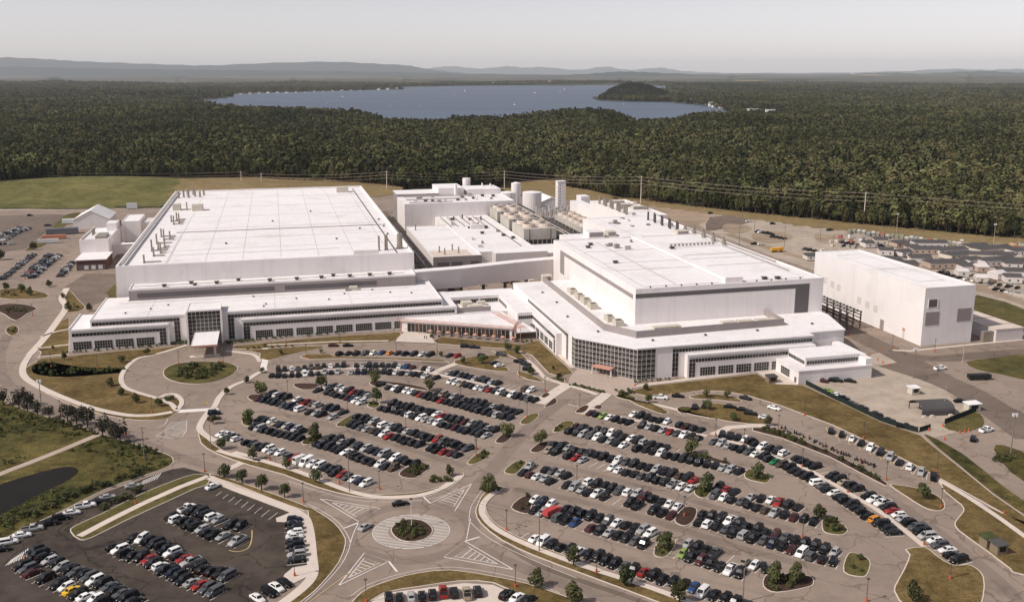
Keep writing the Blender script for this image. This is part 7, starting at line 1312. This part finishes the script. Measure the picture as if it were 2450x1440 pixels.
for i in range(24): house(1180 + i * 17, 202 + rs.uniform(-2, 0), rs.uniform(9, 16), f'tiny pale house, {ordn(i + 1)} from the left along the far lake shore', 'houses on the far lake shore')
for i, (x, y, s) in enumerate([(1800, 279, 15), (1842, 282, 12), (365, 177, 40), (372, 177, 40), (455, 176, 30), (2040, 183, 40)]):
    X_, Y_ = G(x, y); o = thing('far_building', ['pale sheds in the woods right of the lake, left one', 'pale sheds in the woods right of the lake, right one', 'left of twin pale blocks on the far left plain', 'right of twin pale blocks on the far left plain', 'pale block right of the twin blocks', 'pale building among fields on the far right'][i], 'building', (X_, Y_, float(ground_z(X_, Y_)))); m = MB(); m.box(-s, s, -s * .4, s * .4, 0, 17 if i < 2 else 60); m.obj('wall', 'wall', o); m = MB(); m.box(-s * 1.02, s * 1.02, -s * .42, s * .42, (17 if i < 2 else 60) + .01, (18.5 if i < 2 else 62)); m.obj('roof', 'roof', o)
for i, (x, y) in enumerate([(678, 245), (783, 249), (935, 254), (1004, 255), (1088, 228), (1280, 223), (1308, 240), (1340, 219), (1231, 251), (635, 257), (715, 258), (1491, 250), (1112, 219), (1350, 215), (820, 232)]):
    X_, Y_ = G(x, y); s = Y_ / 2400; o = thing('boat', f'small white boat, {ordn(i + 1)} listed on the lake {"near the left shore" if x < 900 else ("in mid lake" if x < 1300 else "near the wooded hill")}', 'boat', (X_, Y_, -.1), rs.uniform(0, 3)); m = MB(); m.hexa([(-2.6 * s, -.5 * s, 0), (2.2 * s, -.5 * s, 0), (2.2 * s, .5 * s, 0), (-2.6 * s, .5 * s, 0), (-2.8 * s, -.9 * s, .9 * s), (3.4 * s, -.1 * s, 1.0 * s), (3.4 * s, .1 * s, 1.0 * s), (-2.8 * s, .9 * s, .9 * s)]); m.obj('hull', 'wall', o)
    if i % 3 == 0: m = MB(); m.face([(0, 0, s), (1.8 * s, 0, 1.2 * s), (0, 0, 5 * s)]); m.tube((0, 0, .8 * s), (0, 0, 5.2 * s), .08 * s, n=5); m.obj('sail', 'wall', o)
    else: m = MB(); m.box(-1.2 * s, .8 * s, -.5 * s, .5 * s, .95 * s, 1.6 * s); m.obj('cabin', 'wall', o)
# fields among the far woods
for i, (P, lb) in enumerate([([(2030, 186), (2090, 184), (2130, 187), (2060, 190)], 'pale hay field on the far right rise'), ([(1750, 198), (1820, 196), (1850, 199), (1780, 201)], 'pale field behind the right lake shore'), ([(2250, 181), (2300, 180), (2310, 183), (2260, 184)], 'pale field under the far right hills')]):
    m = MB(); W_ = px(P); m.face([(x_, y_, float(ground_z(x_, y_)) + 16) for x_, y_ in ccw(W_)]); struct(m.obj('field', 'grass_tan'), lb, 'field')
# a skin modifier needs its radius layer, which only the operator makes: build the layer through bmesh
import bmesh
def person(x, y, label, shirt, trousers, rz=0):
    """one continuous body: rings swept along torso, arms and legs and merged by voxel remesh"""
    o = thing('person', label, 'person', (*G(x, y), .17), rz); m = MB()
    def limb(P):
        for (a, ra), (b, rb) in zip(P, P[1:]): m.tube(a, b, ra, rb, 8)
    limb([((0, 0, .88), .15), ((0, 0, 1.1), .14), ((0, 0, 1.38), .17), ((0, 0, 1.46), .07), ((0, 0, 1.54), .06), ((0, .01, 1.6), .09), ((0, .01, 1.7), .105), ((0, .01, 1.79), .05)])
    for s in (-1, 1):
        limb([((s * .17, 0, 1.38), .075), ((s * .24, .02, 1.12), .055), ((s * .23, .10, .9), .04), ((s * .22, .15, .8), .045)]); limb([((s * .09, 0, .92), .11), ((s * .1, s * .08, .5), .075), ((s * .1, s * -.02, .08), .05), ((s * .1, s * -.02 + .14, .05), .045)])
    me = m.mesh('body', [shirt]); b = link('body', me, o); r = b.modifiers.new('remesh', 'REMESH'); r.mode = 'VOXEL'; r.voxel_size = .035
person(1016, 812, 'person in dark clothes walking on the cafeteria forecourt, left one', 'black_trim', 'black_trim', .4); person(1021, 812, 'person in dark clothes walking on the cafeteria forecourt, right one', 'metal_dark', 'black_trim', .2); person(1450, 905, 'person in pale shirt on the entrance plaza', 'wall_light', 'black_trim', 1.2)

# ------------------------------------------------------------------ air
hz = MB(); hz.box(-62000, 62000, -3000, 62000, -40, 730)
haze = hz.mesh('haze', 'wall'); haze.materials.clear()
hm = bpy.data.materials.new('haze'); hm.use_nodes = True; hn = hm.node_tree.nodes; hn.remove(hn['Principled BSDF']); pv = hn.new('ShaderNodeVolumePrincipled'); pv.inputs['Color'].default_value = (.95, .975, 1.0, 1); pv.inputs['Density'].default_value = 2.1e-5; pv.inputs['Anisotropy'].default_value = 0
hm.node_tree.links.new(pv.outputs[0], hn['Material Output'].inputs['Volume']); haze.materials.append(hm)
tag(link('haze', haze), 'thin summer haze over the whole landscape', 'haze', kind='stuff')

# ------------------------------------------------------------------ buildings were modelled in place: move each Empty to its thing's base
from mathutils import Matrix
for o in list(bpy.data.objects):
    if o.type == 'EMPTY' and o.parent is None and o.location.length < 1e-6:
        P_ = [Vector(c) for ch in o.children if ch.type == 'MESH' for c in ch.bound_box]
        if not P_: continue
        lo = [min(p[i] for p in P_) for i in range(3)]; hi = [max(p[i] for p in P_) for i in range(3)]; c = Vector(((lo[0] + hi[0]) / 2, (lo[1] + hi[1]) / 2, lo[2]))
        o.location = c
        for ch in o.children: ch.location = ch.location - c
